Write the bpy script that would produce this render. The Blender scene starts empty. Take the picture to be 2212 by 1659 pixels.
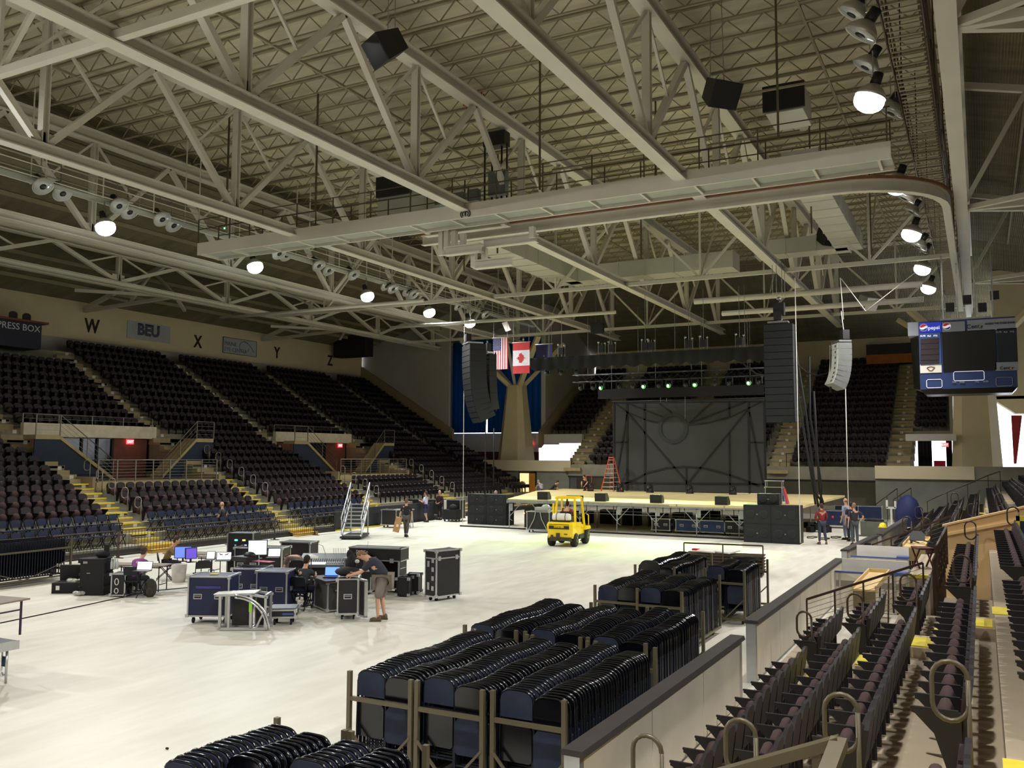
import bpy, bmesh, math, random
from mathutils import Vector, Matrix, Euler
random.seed(7)
SC = bpy.context.scene
COL = SC.collection
PI = math.pi
R = math.radians

# ---------------------------------------------------------------- camera
FPX, YAW, PIT, ROL, CAMH = 1922.0, R(27.75), R(4.57), R(-.25), 4.0
def _basis():
    cy, sy = math.cos(YAW), math.sin(YAW)
    f = Vector((-sy*math.cos(PIT), cy*math.cos(PIT), math.sin(PIT)))
    r = Vector((cy, sy, 0)); d = -r.cross(f)
    return r*math.cos(ROL)+d*math.sin(ROL), d*math.cos(ROL)-r*math.sin(ROL), f
_r, _d, _f = _basis()
cam = bpy.data.cameras.new('camera'); camo = bpy.data.objects.new('camera', cam); COL.objects.link(camo)
cam.sensor_width = 36; cam.lens = FPX/2212*36; cam.clip_end = 400; cam.clip_start = .05
m = Matrix.Identity(4)
for i in range(3):
    m[i][0] = _r[i]; m[i][1] = -_d[i]; m[i][2] = -_f[i]
m[2][3] = CAMH
camo.matrix_world = m
SC.camera = camo
def at(px, py, X=None, Y=None, Z=None):
    """a pixel of the 2212 x 1659 photo read back to the place it shows, on one known plane of the hall"""
    v = _r*(px-1106)+_d*(py-829.5)+_f*FPX
    t = X/v.x if X is not None else (Y/v.y if Y is not None else (Z-CAMH)/v.z)
    return Vector((0, 0, CAMH))+v*t
def fl(px, py, z=0.0): return at(px, py, Z=z)

# ---------------------------------------------------------------- world, exposure, render-neutral settings
w = bpy.data.worlds.new('daylight'); SC.world = w; w.use_nodes = True
w.node_tree.nodes['Background'].inputs[0].default_value = (.82, .88, 1, 1)
w.node_tree.nodes['Background'].inputs[1].default_value = 4.5
SC.view_settings.view_transform = 'Standard'; SC.view_settings.look = 'None'
SC.view_settings.gamma = 1; SC.view_settings.use_curve_mapping = False
SC.view_settings.exposure = 0.0
cy = SC.cycles
cy.max_bounces = 4; cy.diffuse_bounces = 3; cy.glossy_bounces = 2; cy.transmission_bounces = 3
cy.transparent_max_bounces = 4; cy.caustics_reflective = False; cy.caustics_refractive = False
cy.sample_clamp_indirect = 4; cy.use_denoising = True
try: cy.denoiser = 'OPENIMAGEDENOISE'
except Exception: pass

# the hall's own high-bay lamps: two rows along the rink (their housings are built further down)
LAMP_L = [(-31.5, y) for y in (23.9, 32.4, 41.5, 48.1, 53.3)]
LAMP_R = [(-2.15, y) for y in (24.1, 32.3, 39.8, 47.5, 53.2)]
LAMP_NEAR = [(-31.5, 14.5), (-31.5, 5.5), (-2.1, 5.0), (-31.5, -4.0), (-2.1, -5.0), (-17, -9.0)]
LAMP_Z = 13.4
def lamp_light(x, y, tx=-17.0, e=4300, deg=132, col=(1, .985, .95)):
    l = bpy.data.lights.new('lamp_beam', 'SPOT'); l.energy = e; l.spot_size = R(deg); l.spot_blend = .8
    l.shadow_soft_size = .2; l.color = col
    o = bpy.data.objects.new('lamp_beam', l); COL.objects.link(o); o.location = (x, y, LAMP_Z-.72)
    o.rotation_euler = Vector((tx-x, 0, -LAMP_Z)).to_track_quat('-Z', 'Y').to_euler()
    return o
_cols = [(1, .97, .93), (.86, .96, 1), (.97, .99, .97), (.97, .99, .97), (1, .97, .9)]
for i, (x, y) in enumerate(LAMP_L): lamp_light(x, y, tx=-23, col=_cols[i])
for i, (x, y) in enumerate(LAMP_R): lamp_light(x, y, tx=-9, e=3000, col=(1, .97, .95))
for i, (x, y) in enumerate(LAMP_NEAR): lamp_light(x, y, tx=-12 if x < -20 else (-8 if x > -5 else -17), e=5000 if x > -5 else 4000)
LAMP_FILL = [(6.5, 3.0), (6.5, 15.0), (6.5, 27.0)]  # added row out of view, brightens the right stand and rink boards
for x, y in LAMP_FILL: lamp_light(x, y, tx=0, e=1900, deg=140)

# ---------------------------------------------------------------- materials
_M = {}
def mat(name, col, rough=.6, metal=0., var=.12, scale=3., bump=0., spec=.5, emit=0., ecol=None, vscale=None, coat=0.):
    if name in _M: return _M[name]
    mt = bpy.data.materials.new(name); mt.use_nodes = True; nt = mt.node_tree; N = nt.nodes; L = nt.links
    b = N['Principled BSDF']; b.inputs['Roughness'].default_value = rough; b.inputs['Metallic'].default_value = metal
    b.inputs['Specular IOR Level'].default_value = spec
    if coat: b.inputs['Coat Weight'].default_value = coat
    c = tuple(col)+(1,)
    b.inputs['Base Color'].default_value = c
    if var > 0:
        tc = N.new('ShaderNodeTexCoord'); n = N.new('ShaderNodeTexNoise'); n.inputs['Scale'].default_value = scale
        n.inputs['Detail'].default_value = 4
        if vscale:
            mp = N.new('ShaderNodeMapping'); mp.inputs['Scale'].default_value = vscale
            L.new(tc.outputs['Object'], mp.inputs[0]); L.new(mp.outputs[0], n.inputs['Vector'])
        else: L.new(tc.outputs['Object'], n.inputs['Vector'])
        r = N.new('ShaderNodeValToRGB'); r.color_ramp.elements[0].position = .3; r.color_ramp.elements[1].position = .72
        r.color_ramp.elements[0].color = tuple(x*(1-var) for x in col)+(1,)
        r.color_ramp.elements[1].color = tuple(min(1, x*(1+var)) for x in col)+(1,)
        L.new(n.outputs['Fac'], r.inputs[0]); L.new(r.outputs[0], b.inputs['Base Color'])
        if bump > 0:
            bp = N.new('ShaderNodeBump'); bp.inputs['Strength'].default_value = bump; bp.inputs['Distance'].default_value = .02
            L.new(n.outputs['Fac'], bp.inputs['Height']); L.new(bp.outputs[0], b.inputs['Normal'])
    if emit:
        b.inputs['Emission Color'].default_value = tuple(ecol or col)+(1,); b.inputs['Emission Strength'].default_value = emit
    _M[name] = mt
    return mt
def S(r, g, b):
    f = lambda v: (v/255/12.92) if v/255 <= .04045 else ((v/255+.055)/1.055)**2.4
    return (f(r), f(g), f(b))

# ---------------------------------------------------------------- mesh builder
class MB:
    def __init__(s): s.v = []; s.f = []; s.m = []; s.sm = []; s.mats = []; s.cur = 0; s.smooth = False
    def mat(s, m):
        if m not in s.mats: s.mats.append(m)
        s.cur = s.mats.index(m); return s
    def add(s, vs, fs, smooth=None):
        o = len(s.v); s.v += [tuple(v) for v in vs]
        for f in fs: s.f.append(tuple(i+o for i in f)); s.m.append(s.cur); s.sm.append(s.smooth if smooth is None else smooth)
        return s
    def box(s, c, d, rz=0., M=None):
        x, y, z = d[0]/2, d[1]/2, d[2]/2
        P = [Vector((a*x, b*y, e*z)) for e in (-1, 1) for b in (-1, 1) for a in (-1, 1)]
        T = Matrix.Translation(Vector(c))@Matrix.Rotation(rz, 4, 'Z')
        if M is not None: T = Matrix.Translation(Vector(c))@M
        return s.add([T@p for p in P], [(0, 2, 3, 1), (4, 5, 7, 6), (0, 1, 5, 4), (2, 6, 7, 3), (0, 4, 6, 2), (1, 3, 7, 5)], False)
    def bx(s, x0, x1, y0, y1, z0, z1): return s.box(((x0+x1)/2, (y0+y1)/2, (z0+z1)/2), (abs(x1-x0), abs(y1-y0), abs(z1-z0)))
    def bar(s, a, b, w=.05, h=None, up=(0, 0, 1)):
        a, b = Vector(a), Vector(b); h = h or w; d = (b-a)
        if d.length < 1e-6: return s
        d.normalize(); u = Vector(up)
        if abs(d.dot(u)) > .98: u = Vector((0, 1, 0))
        r = d.cross(u).normalized(); u = r.cross(d).normalized()
        P = [p+r*(i*w/2)+u*(j*h/2) for p in (a, b) for (i, j) in ((-1, -1), (1, -1), (1, 1), (-1, 1))]
        return s.add(P, [(0, 1, 2, 3), (7, 6, 5, 4), (0, 4, 5, 1), (1, 5, 6, 2), (2, 6, 7, 3), (3, 7, 4, 0)], False)
    def ibeam(s, a, b, w=.25, h=.35, t=.03, up=(0, 0, 1)):
        a, b = Vector(a), Vector(b); d = (b-a).normalized(); u = Vector(up)
        if abs(d.dot(u)) > .98: u = Vector((0, 1, 0))
        r = d.cross(u).normalized(); u = r.cross(d).normalized()
        for k in (-1, 1): s.bar(a+u*k*(h-t)/2, b+u*k*(h-t)/2, w, t, up)
        return s.bar(a, b, t, h-2*t, up)
    def tube(s, pts, r=.02, seg=6, closed=False, smooth=True, caps=True):
        pts = [Vector(p) for p in pts]; n = len(pts); rs = r if isinstance(r, (list, tuple)) else [r]*n
        V = []; pu = None
        for i, p in enumerate(pts):
            if closed: d = pts[(i+1) % n]-pts[i-1]
            else: d = pts[min(i+1, n-1)]-pts[max(i-1, 0)]
            if d.length < 1e-9: d = Vector((0, 0, 1))
            d.normalize()
            if pu is None:
                u = Vector((0, 0, 1)) if abs(d.z) < .9 else Vector((1, 0, 0))
            else: u = pu
            x = d.cross(u)
            if x.length < 1e-5: x = d.cross(Vector((1, 0, 0)) if abs(d.x) < .9 else Vector((0, 1, 0)))
            x.normalize(); u = x.cross(d).normalized(); pu = u
            for k in range(seg):
                a = 2*PI*k/seg; V.append(p+(x*math.cos(a)+u*math.sin(a))*rs[i])
        F = []
        for i in range(n if closed else n-1):
            for k in range(seg):
                j = (i+1) % n
                F.append((i*seg+k, i*seg+(k+1) % seg, j*seg+(k+1) % seg, j*seg+k))
        if not closed and caps: F += [tuple(range(seg-1, -1, -1)), tuple((n-1)*seg+k for k in range(seg))]
        return s.add(V, F, smooth)
    def lathe(s, prof, c=(0, 0, 0), seg=16, M=None, smooth=True):
        T = Matrix.Translation(Vector(c)) @ (M if M is not None else Matrix.Identity(4))
        V = [T@Vector((r*math.cos(2*PI*k/seg), r*math.sin(2*PI*k/seg), z)) for r, z in prof for k in range(seg)]
        F = [(i*seg+k, i*seg+(k+1) % seg, (i+1)*seg+(k+1) % seg, (i+1)*seg+k) for i in range(len(prof)-1) for k in range(seg)]
        F += [tuple(range(seg-1, -1, -1)), tuple((len(prof)-1)*seg+k for k in range(seg))]
        return s.add(V, F, smooth)
    def ball(s, c, r, seg=10, rings=6, M=None):
        r = r if isinstance(r, (tuple, list)) else (r, r, r)
        T = Matrix.Translation(Vector(c)) @ (M if M is not None else Matrix.Identity(4))
        V = [T@Vector((0, 0, -r[2]))]
        for i in range(1, rings):
            a = PI*i/rings
            for k in range(seg): V.append(T@Vector((r[0]*math.sin(a)*math.cos(2*PI*k/seg), r[1]*math.sin(a)*math.sin(2*PI*k/seg), -r[2]*math.cos(a))))
        V.append(T@Vector((0, 0, r[2]))); F = []
        for k in range(seg): F.append((0, 1+(k+1) % seg, 1+k))
        for i in range(rings-2):
            for k in range(seg): F.append((1+i*seg+k, 1+i*seg+(k+1) % seg, 1+(i+1)*seg+(k+1) % seg, 1+(i+1)*seg+k))
        e = len(V)-1
        for k in range(seg): F.append((e, e-seg+k, e-seg+(k+1) % seg))
        return s.add(V, F, True)
    def prism(s, poly, d, o=(0, 0, 0), ax=(1, 0, 0), ay=(0, 0, 1), smooth=False):
        """poly in the plane ax,ay through o, pushed along ax x ay by d (centred)"""
        ax, ay, o = Vector(ax), Vector(ay), Vector(o); n = ax.cross(ay).normalized(); k = len(poly)
        V = [o+ax*x+ay*y+n*(e*d/2) for e in (-1, 1) for x, y in poly]
        F = [tuple(range(k-1, -1, -1)), tuple(range(k, 2*k))]+[(i, (i+1) % k, k+(i+1) % k, k+i) for i in range(k)]
        return s.add(V, F, smooth)
    def mesh(s, name):
        me = bpy.data.meshes.new(name); me.from_pydata(s.v, [], s.f)
        for mt in s.mats: me.materials.append(mt)
        me.polygons.foreach_set('material_index', s.m); me.polygons.foreach_set('use_smooth', s.sm)
        me.update(); return me
    def build(s, name, parent=None, mt=None, loc=None):
        if mt is not None and not s.mats: s.mats.append(mt)
        o = bpy.data.objects.new(name, s.mesh(name)); COL.objects.link(o)
        if parent is not None: o.parent = parent
        if loc is not None: o.location = loc
        return o
def N(mt): return MB().mat(mt)
def tag(o, label=None, cat=None, group=None, kind=None):
    if label: o['label'] = label
    if cat: o['category'] = cat
    if group: o['group'] = group
    if kind: o['kind'] = kind
    return o
def struct(o): o['kind'] = 'structure'; return o
def thing(name, label, cat, loc=(0, 0, 0), rz=0., group=None):
    o = bpy.data.objects.new(name, None); COL.objects.link(o); o.location = loc; o.rotation_euler = (0, 0, rz)
    o.empty_display_size = .1
    return tag(o, label, cat, group)
CH = {}
def copy_tree(o, parent=None):
    c = o.copy(); COL.objects.link(c)
    if parent is not None: c.parent = parent
    for ch in list(o.children): copy_tree(ch, c)
    return c
def place(proto, n, loc, rz=0., label=None, group=None):
    """first use moves the original, later uses copy it"""
    o = proto if n == 0 else copy_tree(proto)
    o.location = loc; o.rotation_euler = (0, 0, rz)
    if label: o['label'] = label
    if group: o['group'] = group
    return o
def text(body, size, mt, loc, rot, parent=None, name='lettering', depth=.01, align='CENTER', sx=1., bold=0.):
    c = bpy.data.curves.new(name, 'FONT'); c.body = body; c.size = size; c.extrude = depth; c.align_x = align; c.align_y = 'CENTER'
    c.offset = bold; c.resolution_u = 3
    o = bpy.data.objects.new(name, c); COL.objects.link(o); c.materials.append(mt)
    o.location = loc; o.rotation_euler = rot; o.scale = (sx, 1, 1)
    if parent is not None: o.parent = parent
    return o

# palette
m_floor = mat('painted concrete floor', S(222, 218, 204), .38, 0, .05, .35, 0, .4)
m_conc = mat('bare concrete', S(150, 145, 128), .85, 0, .12, 1.2, .2)
m_cream = mat('cream painted wall', S(216, 204, 170), .8, 0, .05, .8)
m_grey = mat('pale grey wall', S(178, 174, 166), .85, 0, .05, .7)
m_tan = mat('tan stair wall', S(150, 134, 106), .85, 0, .06, .8)
m_brick = mat('red brown wall', S(120, 72, 58), .85, 0, .15, 3)
m_steel = mat('painted white steel', S(214, 211, 198), .55, 0, .05, .6)
m_galv = mat('galvanised metal', S(170, 172, 172), .35, .85, .12, 6)
m_alu = mat('aluminium edging', S(196, 197, 198), .35, .75, .06, 8)
m_black = mat('black laminate', S(26, 26, 27), .5, 0, .2, 4)
m_blk2 = mat('black rubber', S(20, 20, 21), .8, 0, .1, 10)
m_bluecase = mat('blue case laminate', S(24, 32, 66), .5, 0, .1, 5)
m_rail = mat('dark bronze rail', S(72, 56, 46), .38, .3, .06, 8)
m_railp = mat('olive grey rail', S(92, 84, 64), .4, .2, .05, 8)
m_yel = mat('yellow step paint', S(226, 206, 60), .6, 0, .08, 4)
m_white = mat('white plastic', S(226, 224, 216), .45, 0, .04, 3)
m_wood = mat('pale plywood', S(214, 186, 130), .6, 0, .1, 2, vscale=(1, 9, 1))
m_stair = mat('cream painted step', S(178, 162, 118), .75, 0, .1, 3)
# ================================================================ setting: floor, walls, roof
XC = -17.0
def floor_mat():
    mt = bpy.data.materials.new('rink floor'); mt.use_nodes = True; nt = mt.node_tree; Nn = nt.nodes; L = nt.links
    b = Nn['Principled BSDF']; tc = Nn.new('ShaderNodeTexCoord')
    def noise(sc, vs, det=5):
        mp = Nn.new('ShaderNodeMapping'); mp.inputs['Scale'].default_value = vs; mp.inputs['Rotation'].default_value = (0, 0, .5)
        n = Nn.new('ShaderNodeTexNoise'); n.inputs['Scale'].default_value = sc; n.inputs['Detail'].default_value = det
        L.new(tc.outputs['Object'], mp.inputs[0]); L.new(mp.outputs[0], n.inputs['Vector']); return n
    a = noise(.5, (1, .35, 1)); c = noise(2.2, (1.6, .35, 1)); d = noise(30, (1, 1, 1), 2)
    r = Nn.new('ShaderNodeValToRGB'); e = r.color_ramp.elements
    e[0].position = .3; e[0].color = S(200, 195, 180)+(1,); e[1].position = .7; e[1].color = S(230, 227, 214)+(1,)
    mx = Nn.new('ShaderNodeMath'); mx.operation = 'MULTIPLY_ADD'; mx.inputs[1].default_value = .45
    L.new(c.outputs['Fac'], mx.inputs[0]); 
    m2 = Nn.new('ShaderNodeMath'); m2.operation = 'MULTIPLY'; m2.inputs[1].default_value = .55
    L.new(a.outputs['Fac'], m2.inputs[0]); L.new(m2.outputs[0], mx.inputs[2]); L.new(mx.outputs[0], r.inputs[0])
    L.new(r.outputs[0], b.inputs['Base Color'])
    rr = Nn.new('ShaderNodeMapRange'); rr.inputs['To Min'].default_value = .32; rr.inputs['To Max'].default_value = .6
    L.new(c.outputs['Fac'], rr.inputs[0]); L.new(rr.outputs[0], b.inputs['Roughness'])
    b.inputs['Specular IOR Level'].default_value = .35
    return mt
struct(N(floor_mat()).bx(-56, 24, -24, 90, -.3, 0).build('floor'))

# roof deck over the hall
def deck_mat(name, c0, c1, wave=None):
    mt = bpy.data.materials.new(name); mt.use_nodes = True; nt = mt.node_tree; Nn = nt.nodes; L = nt.links
    b = Nn['Principled BSDF']; b.inputs['Roughness'].default_value = .9; tc = Nn.new('ShaderNodeTexCoord')
    mp = Nn.new('ShaderNodeMapping'); mp.inputs['Scale'].default_value = (.25, 1.5, 1)
    n = Nn.new('ShaderNodeTexNoise'); n.inputs['Scale'].default_value = 1.2; n.inputs['Detail'].default_value = 4
    L.new(tc.outputs['Object'], mp.inputs[0]); L.new(mp.outputs[0], n.inputs['Vector'])
    r = Nn.new('ShaderNodeValToRGB'); r.color_ramp.elements[0].position = .35; r.color_ramp.elements[1].position = .65
    r.color_ramp.elements[0].color = c0+(1,); r.color_ramp.elements[1].color = c1+(1,)
    L.new(n.outputs['Fac'], r.inputs[0]); L.new(r.outputs[0], b.inputs['Base Color'])
    if wave:
        wv = Nn.new('ShaderNodeTexWave'); wv.bands_direction = 'X'; wv.inputs['Scale'].default_value = wave
        L.new(tc.outputs['Object'], wv.inputs['Vector'])
        bp = Nn.new('ShaderNodeBump'); bp.inputs['Strength'].default_value = .8; bp.inputs['Distance'].default_value = .05
        L.new(wv.outputs['Fac'], bp.inputs['Height']); L.new(bp.outputs[0], b.inputs['Normal'])
    return mt
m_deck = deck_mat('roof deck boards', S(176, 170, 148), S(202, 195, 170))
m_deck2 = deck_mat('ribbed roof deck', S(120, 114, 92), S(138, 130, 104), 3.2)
ZD = 18.75
struct(N(m_deck).bx(-33.9, -.2, -22, 67, ZD, ZD+.2).build('ceiling'))
# deck slopes down over the side stands and the end stand
def slab(name, pts, th, mt):
    a = [Vector(p) for p in pts]; V = a+[p+Vector((0, 0, th)) for p in a]
    F = [(3, 2, 1, 0), (4, 5, 6, 7)]+[(i, (i+1) % 4, 4+(i+1) % 4, 4+i) for i in range(4)]
    return struct(N(mt).add(V, F, False).build(name))
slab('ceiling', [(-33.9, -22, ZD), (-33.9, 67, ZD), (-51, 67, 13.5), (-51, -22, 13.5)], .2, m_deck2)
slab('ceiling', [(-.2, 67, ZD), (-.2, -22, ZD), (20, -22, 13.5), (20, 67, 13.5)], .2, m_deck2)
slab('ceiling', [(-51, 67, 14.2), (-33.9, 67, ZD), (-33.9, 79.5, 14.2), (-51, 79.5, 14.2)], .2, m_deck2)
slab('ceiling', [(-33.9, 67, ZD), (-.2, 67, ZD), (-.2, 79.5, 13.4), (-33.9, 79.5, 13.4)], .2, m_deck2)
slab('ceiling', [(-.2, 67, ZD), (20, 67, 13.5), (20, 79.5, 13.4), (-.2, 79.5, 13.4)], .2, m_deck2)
# walls
WL, WE = -50.6, 78.6
struct(N(m_grey).bx(WL-.3, WL, -22, 66.5, 0, 11.2).build('wall_left'))
struct(N(m_cream).bx(WL-.3, WL+.02, -22, 66.2, 11.2, 13.9).build('wall_left'))
struct(N(m_grey).bx(-51, 21, -22.3, -22, 0, 19).build('wall_back'))
struct(N(m_grey).bx(19.2, 19.5, -22, 66, 0, 14).build('wall_right'))
struct(N(m_cream).bx(-32.3, -5.2, WE, WE+.3, 0, 14.4).build('wall_end'))
struct(N(m_cream).bx(-5.2, -1.6, WE, WE+.3, 5.3, 14.4).build('wall_end'))
# left corner: grey wall standing behind the end of the left stand, with the tan sloping band at its foot
struct(N(m_grey).bx(-51, -44.6, 66.4, 66.7, 0, 17.5).build('wall_corner'))
struct(N(m_grey).bx(-44.6, -41.2, 66.4, 66.7, 5.4, 17.5).build('wall_corner'))
def band(name, X0, z0, X1, z1, y, h, mt):
    return struct(N(mt).add([(X0, y, z0), (X1, y, z1), (X1, y, z1+h), (X0, y, z0+h), (X0, y+.35, z0), (X1, y+.35, z1), (X1, y+.35, z1+h), (X0, y+.35, z0+h)],
        [(0, 1, 2, 3), (7, 6, 5, 4), (3, 2, 6, 7), (0, 4, 5, 1), (1, 5, 6, 2), (0, 3, 7, 4)], False).build(name))
band('trim_corner', -50.6, 10.2, -40.6, 4.3, 66.05, 1.9, m_tan)
# side of the end stand (its left flank) : grey wall above, tan band
def flank(name, X, y0, z0, y1, z1, h, mt, t=.3):
    return struct(N(mt).add([(X, y0, z0), (X, y1, z1), (X, y1, z1+h), (X, y0, z0+h), (X+t, y0, z0), (X+t, y1, z1), (X+t, y1, z1+h), (X+t, y0, z0+h)],
        [(3, 2, 1, 0), (4, 5, 6, 7), (3, 7, 6, 2), (0, 1, 5, 4), (1, 2, 6, 5), (0, 4, 7, 3)], False).build(name))
flank('trim_end', -32.75, 67.0, 4.6, 78.6, 11.4, 1.4, m_tan)
struct(N(m_grey).bx(-33.2, -32.8, 68.5, 90, 5.3, 17).build('wall_end_flank'))
struct(N(m_grey).bx(-33.2, -32.8, 68.5, 90, 0, 3.3).build('wall_end_flank'))
# corner lobby behind the left corner: white band, brown wall, daylight windows, back wall closes it
struct(N(m_white).bx(-51, -33.2, 72.0, 72.2, 4.95, 6.0).build('wall_lobby'))
struct(N(m_white).bx(-44.3, -35.2, 72.0, 72.2, 4.3, 4.95).build('wall_lobby'))
struct(N(m_white).bx(-51, -46.3, 72.0, 72.2, 4.3, 4.95).build('wall_lobby'))
struct(N(mat('maroon lobby wall', S(96, 58, 62), .8)).bx(-51, -35.2, 72.0, 72.2, 0, 4.3).build('wall_lobby'))
struct(N(m_grey).bx(-51, -44.15, 72.0, 72.2, 6.0, 17.5).build('wall_lobby'))
struct(N(m_grey).bx(-51.2, -51, 66.4, 79.5, 0, 17.5).build('wall_lobby'))
struct(N(m_grey).bx(-44.6, -33.2, 72.05, 72.2, 14.6, 17.9).build('wall_lobby'))

# ---- roof trusses
TX = [-42.2, -33.8, -25.4, -17.0, -8.6, -.35]
ZB, ZT = 13.35, 17.75
def roof_z(x): return ZD if -33.9 <= x <= -.2 else (ZD-(-33.9-x)*.307 if x < 0 else ZD-(x+.2)*.26)
NODES = [.92+8.04*k for k in range(9)]
def make_truss(X, label, first):
    zt = min(ZT, roof_z(X)-1.0)
    root = thing('roof_truss', label, 'truss', (X, 0, 0), 0, 'long roof trusses over the arena')
    y0, y1 = -7.1, 66.6
    N(m_steel).ibeam((0, y0, ZB), (0, y1, ZB), .42, .36, .04).build('bottom_chord', root)
    N(m_steel).ibeam((0, y0, zt), (0, y1, zt), .5, .5, .05).build('top_chord', root)
    for i, y in enumerate(NODES):
        N(m_steel).ibeam((0, y, ZB+.15), (0, y, zt-.2), .26, .22, .03, (0, 1, 0)).build('upright', root)
        N(m_steel).bar((0, y-.4, ZB+.32), (0, y+.4, ZB+.32), .03, .5).build('gusset_plate', root)
        if i < len(NODES)-1:
            ym = y+4.02
            N(m_steel).bar((0, y+.15, ZB+.2), (0, ym, zt-.2), .22, .2).build('diagonal', root)
            N(m_steel).bar((0, ym, zt-.2), (0, y+8.04-.15, ZB+.2), .22, .2).build('diagonal', root)
            N(m_steel).bar((0, y, zt-.2), (0, y+2.0, (ZB+zt)/2), .09, .09).build('sub_brace', root)
            N(m_steel).bar((0, y+8.04, zt-.2), (0, y+6.04, (ZB+zt)/2), .09, .09).build('sub_brace', root)
    return root
_tl = ['white steel roof truss farthest left, low over the dark left stand', 'white steel roof truss beside the left row of arena lamps',
       'white steel roof truss running left of the middle one, above the folding stairs', 'middle white steel roof truss, crossing above the stage backdrop',
       'white steel roof truss with its bright chord, right of the middle one', 'white steel roof truss farthest right, beyond the right row of lamps']
for i, X in enumerate(TX): make_truss(X, _tl[i], i)
# outriggers carrying the right side roof
def cross_truss(Y, label):
    root = thing('cross_brace_truss', label, 'truss', (0, Y, 0), 0, 'cross bracing between the long trusses')
    N(m_steel).bar((-42.2, 0, ZB), (-.35, 0, ZB), .2, .2).build('strut', root)
    for a, b in zip(TX[:-1], TX[1:]):
        mx = (a+b)/2; za, zb = min(ZT, roof_z(a)-.9), min(ZT, roof_z(b)-.9)
        N(m_steel).bar((mx, 0, ZB), (a, 0, za), .12).build('diagonal', root)
        N(m_steel).bar((mx, 0, ZB), (b, 0, zb), .12).build('diagonal', root)
        N(m_steel).bar((mx, 0, ZB), (mx, 0, roof_z(mx)-.9), .1).build('upright', root)
        N(m_steel).bar((mx, -.0, ZB), (mx, 4.02, ZT), .08).build('sub_brace', root)
    return root
cross_truss(12.95, 'cross bracing truss nearest the camera, high at the top left')
cross_truss(45.6, 'cross bracing truss in front of the stage, above the left lamps')
cross_truss(61.4, 'farthest cross bracing truss, above the stage backdrop')
for X, sgn, xs in ((-.35, 1, (7.5, 14.5)), (-42.2, -1, (-48.5,))):
    for j, y in enumerate((21.0, 37.1, 53.1)):
        lab = (('white steel side truss carrying the %s roof, ' % ('right' if sgn > 0 else 'left'))
               + ('nearest the camera' if j == 0 else ('second one from the camera' if j == 1 else 'farthest of its three')))
        root = thing('side_truss', lab, 'truss', (X, y, 0), 0, 'side roof trusses')
        ex = (18.5+.35) if sgn > 0 else -8.2
        N(m_steel).bar((0, 0, ZB), (ex, 0, ZB-.3), .22, .2).build('bottom_chord', root)
        n = 4 if sgn > 0 else 2
        for k in range(n):
            xa, xb = ex*k/n, ex*(k+1)/n
            zt_ = roof_z(X+(xa+xb)/2)-.5
            N(m_steel).bar((xa, 0, ZB), ((xa+xb)/2, 0, zt_), .16).build('diagonal', root)
            N(m_steel).bar(((xa+xb)/2, 0, zt_), (xb, 0, ZB-.2), .16).build('diagonal', root)
        N(m_steel).bar((0, 0, ZB), (ex*.45, -4, ZB), .18).build('wind_brace', root)
        N(m_steel).bar((0, 0, ZB), (ex*.45, 4, ZB), .18).build('wind_brace', root)
        N(m_steel).bar((0, 0, roof_z(X)-.6), (ex, 0, roof_z(X+ex)-.5), .22, .25).build('top_chord', root)

# ---- open web joists under the deck
m_joist = mat('dull painted joist steel', S(150, 142, 118), .7, 0, .08, 2)
def joist_bm(x0, x1, zt, d, step):
    b = N(m_joist); b.bar((x0, 0, zt), (x1, 0, zt), .13, .06); b.bar((x0, 0, zt-d), (x1, 0, zt-d), .09, .05)
    n = int((x1-x0)/step); up = True
    for k in range(n):
        xa, xb = x0+k*step, x0+(k+1)*step
        b.bar((xa, 0, zt if k % 2 else zt-d), (xb, 0, zt-d if k % 2 else zt), .035)
    return b
j0 = None
ys = [7.6+1.34*k for k in range(44)]
for i, y in enumerate(ys):
    if j0 is None:
        j0 = joist_bm(-33.8, -.35, ZD-.05, .62, .62).build('roof_joist')
        tag(j0, 'thin open web steel joist spanning under the beige roof deck', 'joist', 'open web joists under the roof deck')
        j0.location = (0, y, 0)
    else:
        c = j0.copy(); COL.objects.link(c); c.location = (0, y, 0)
for i, x in enumerate((-29.6, -21.2, -12.8, -4.6)):
    o = N(m_joist).bar((0, 6, ZD-.66), (0, 66, ZD-.66), .09, .09).build('bridging_bar'); o.location = (x, 0, 0)
    tag(o, 'thin steel bridging bar under the joists, %s' % ('above the left lamps', 'between the middle and left trusses', 'between the middle and right trusses', 'above the right lamps')[i], 'bar')
s0 = None
for i in range(9):
    x = 2.0+i*2.0
    o = N(m_joist).bar((0, 6, 0), (0, 66, 0), .1, .22).build('roof_purlin'); o.location = (x, 0, roof_z(x)-.15)
    tag(o, 'dark purlin under the ribbed deck on the right side', 'purlin', 'purlins under the ribbed side roof')
for i in range(6):
    x = -36.0-i*2.5
    o = N(m_joist).bar((0, 6, 0), (0, 66, 0), .1, .22).build('roof_purlin'); o.location = (x, 0, roof_z(x)-.15)
    tag(o, 'dark purlin under the ribbed deck above the left stand', 'purlin', 'purlins under the left side roof')
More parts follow.
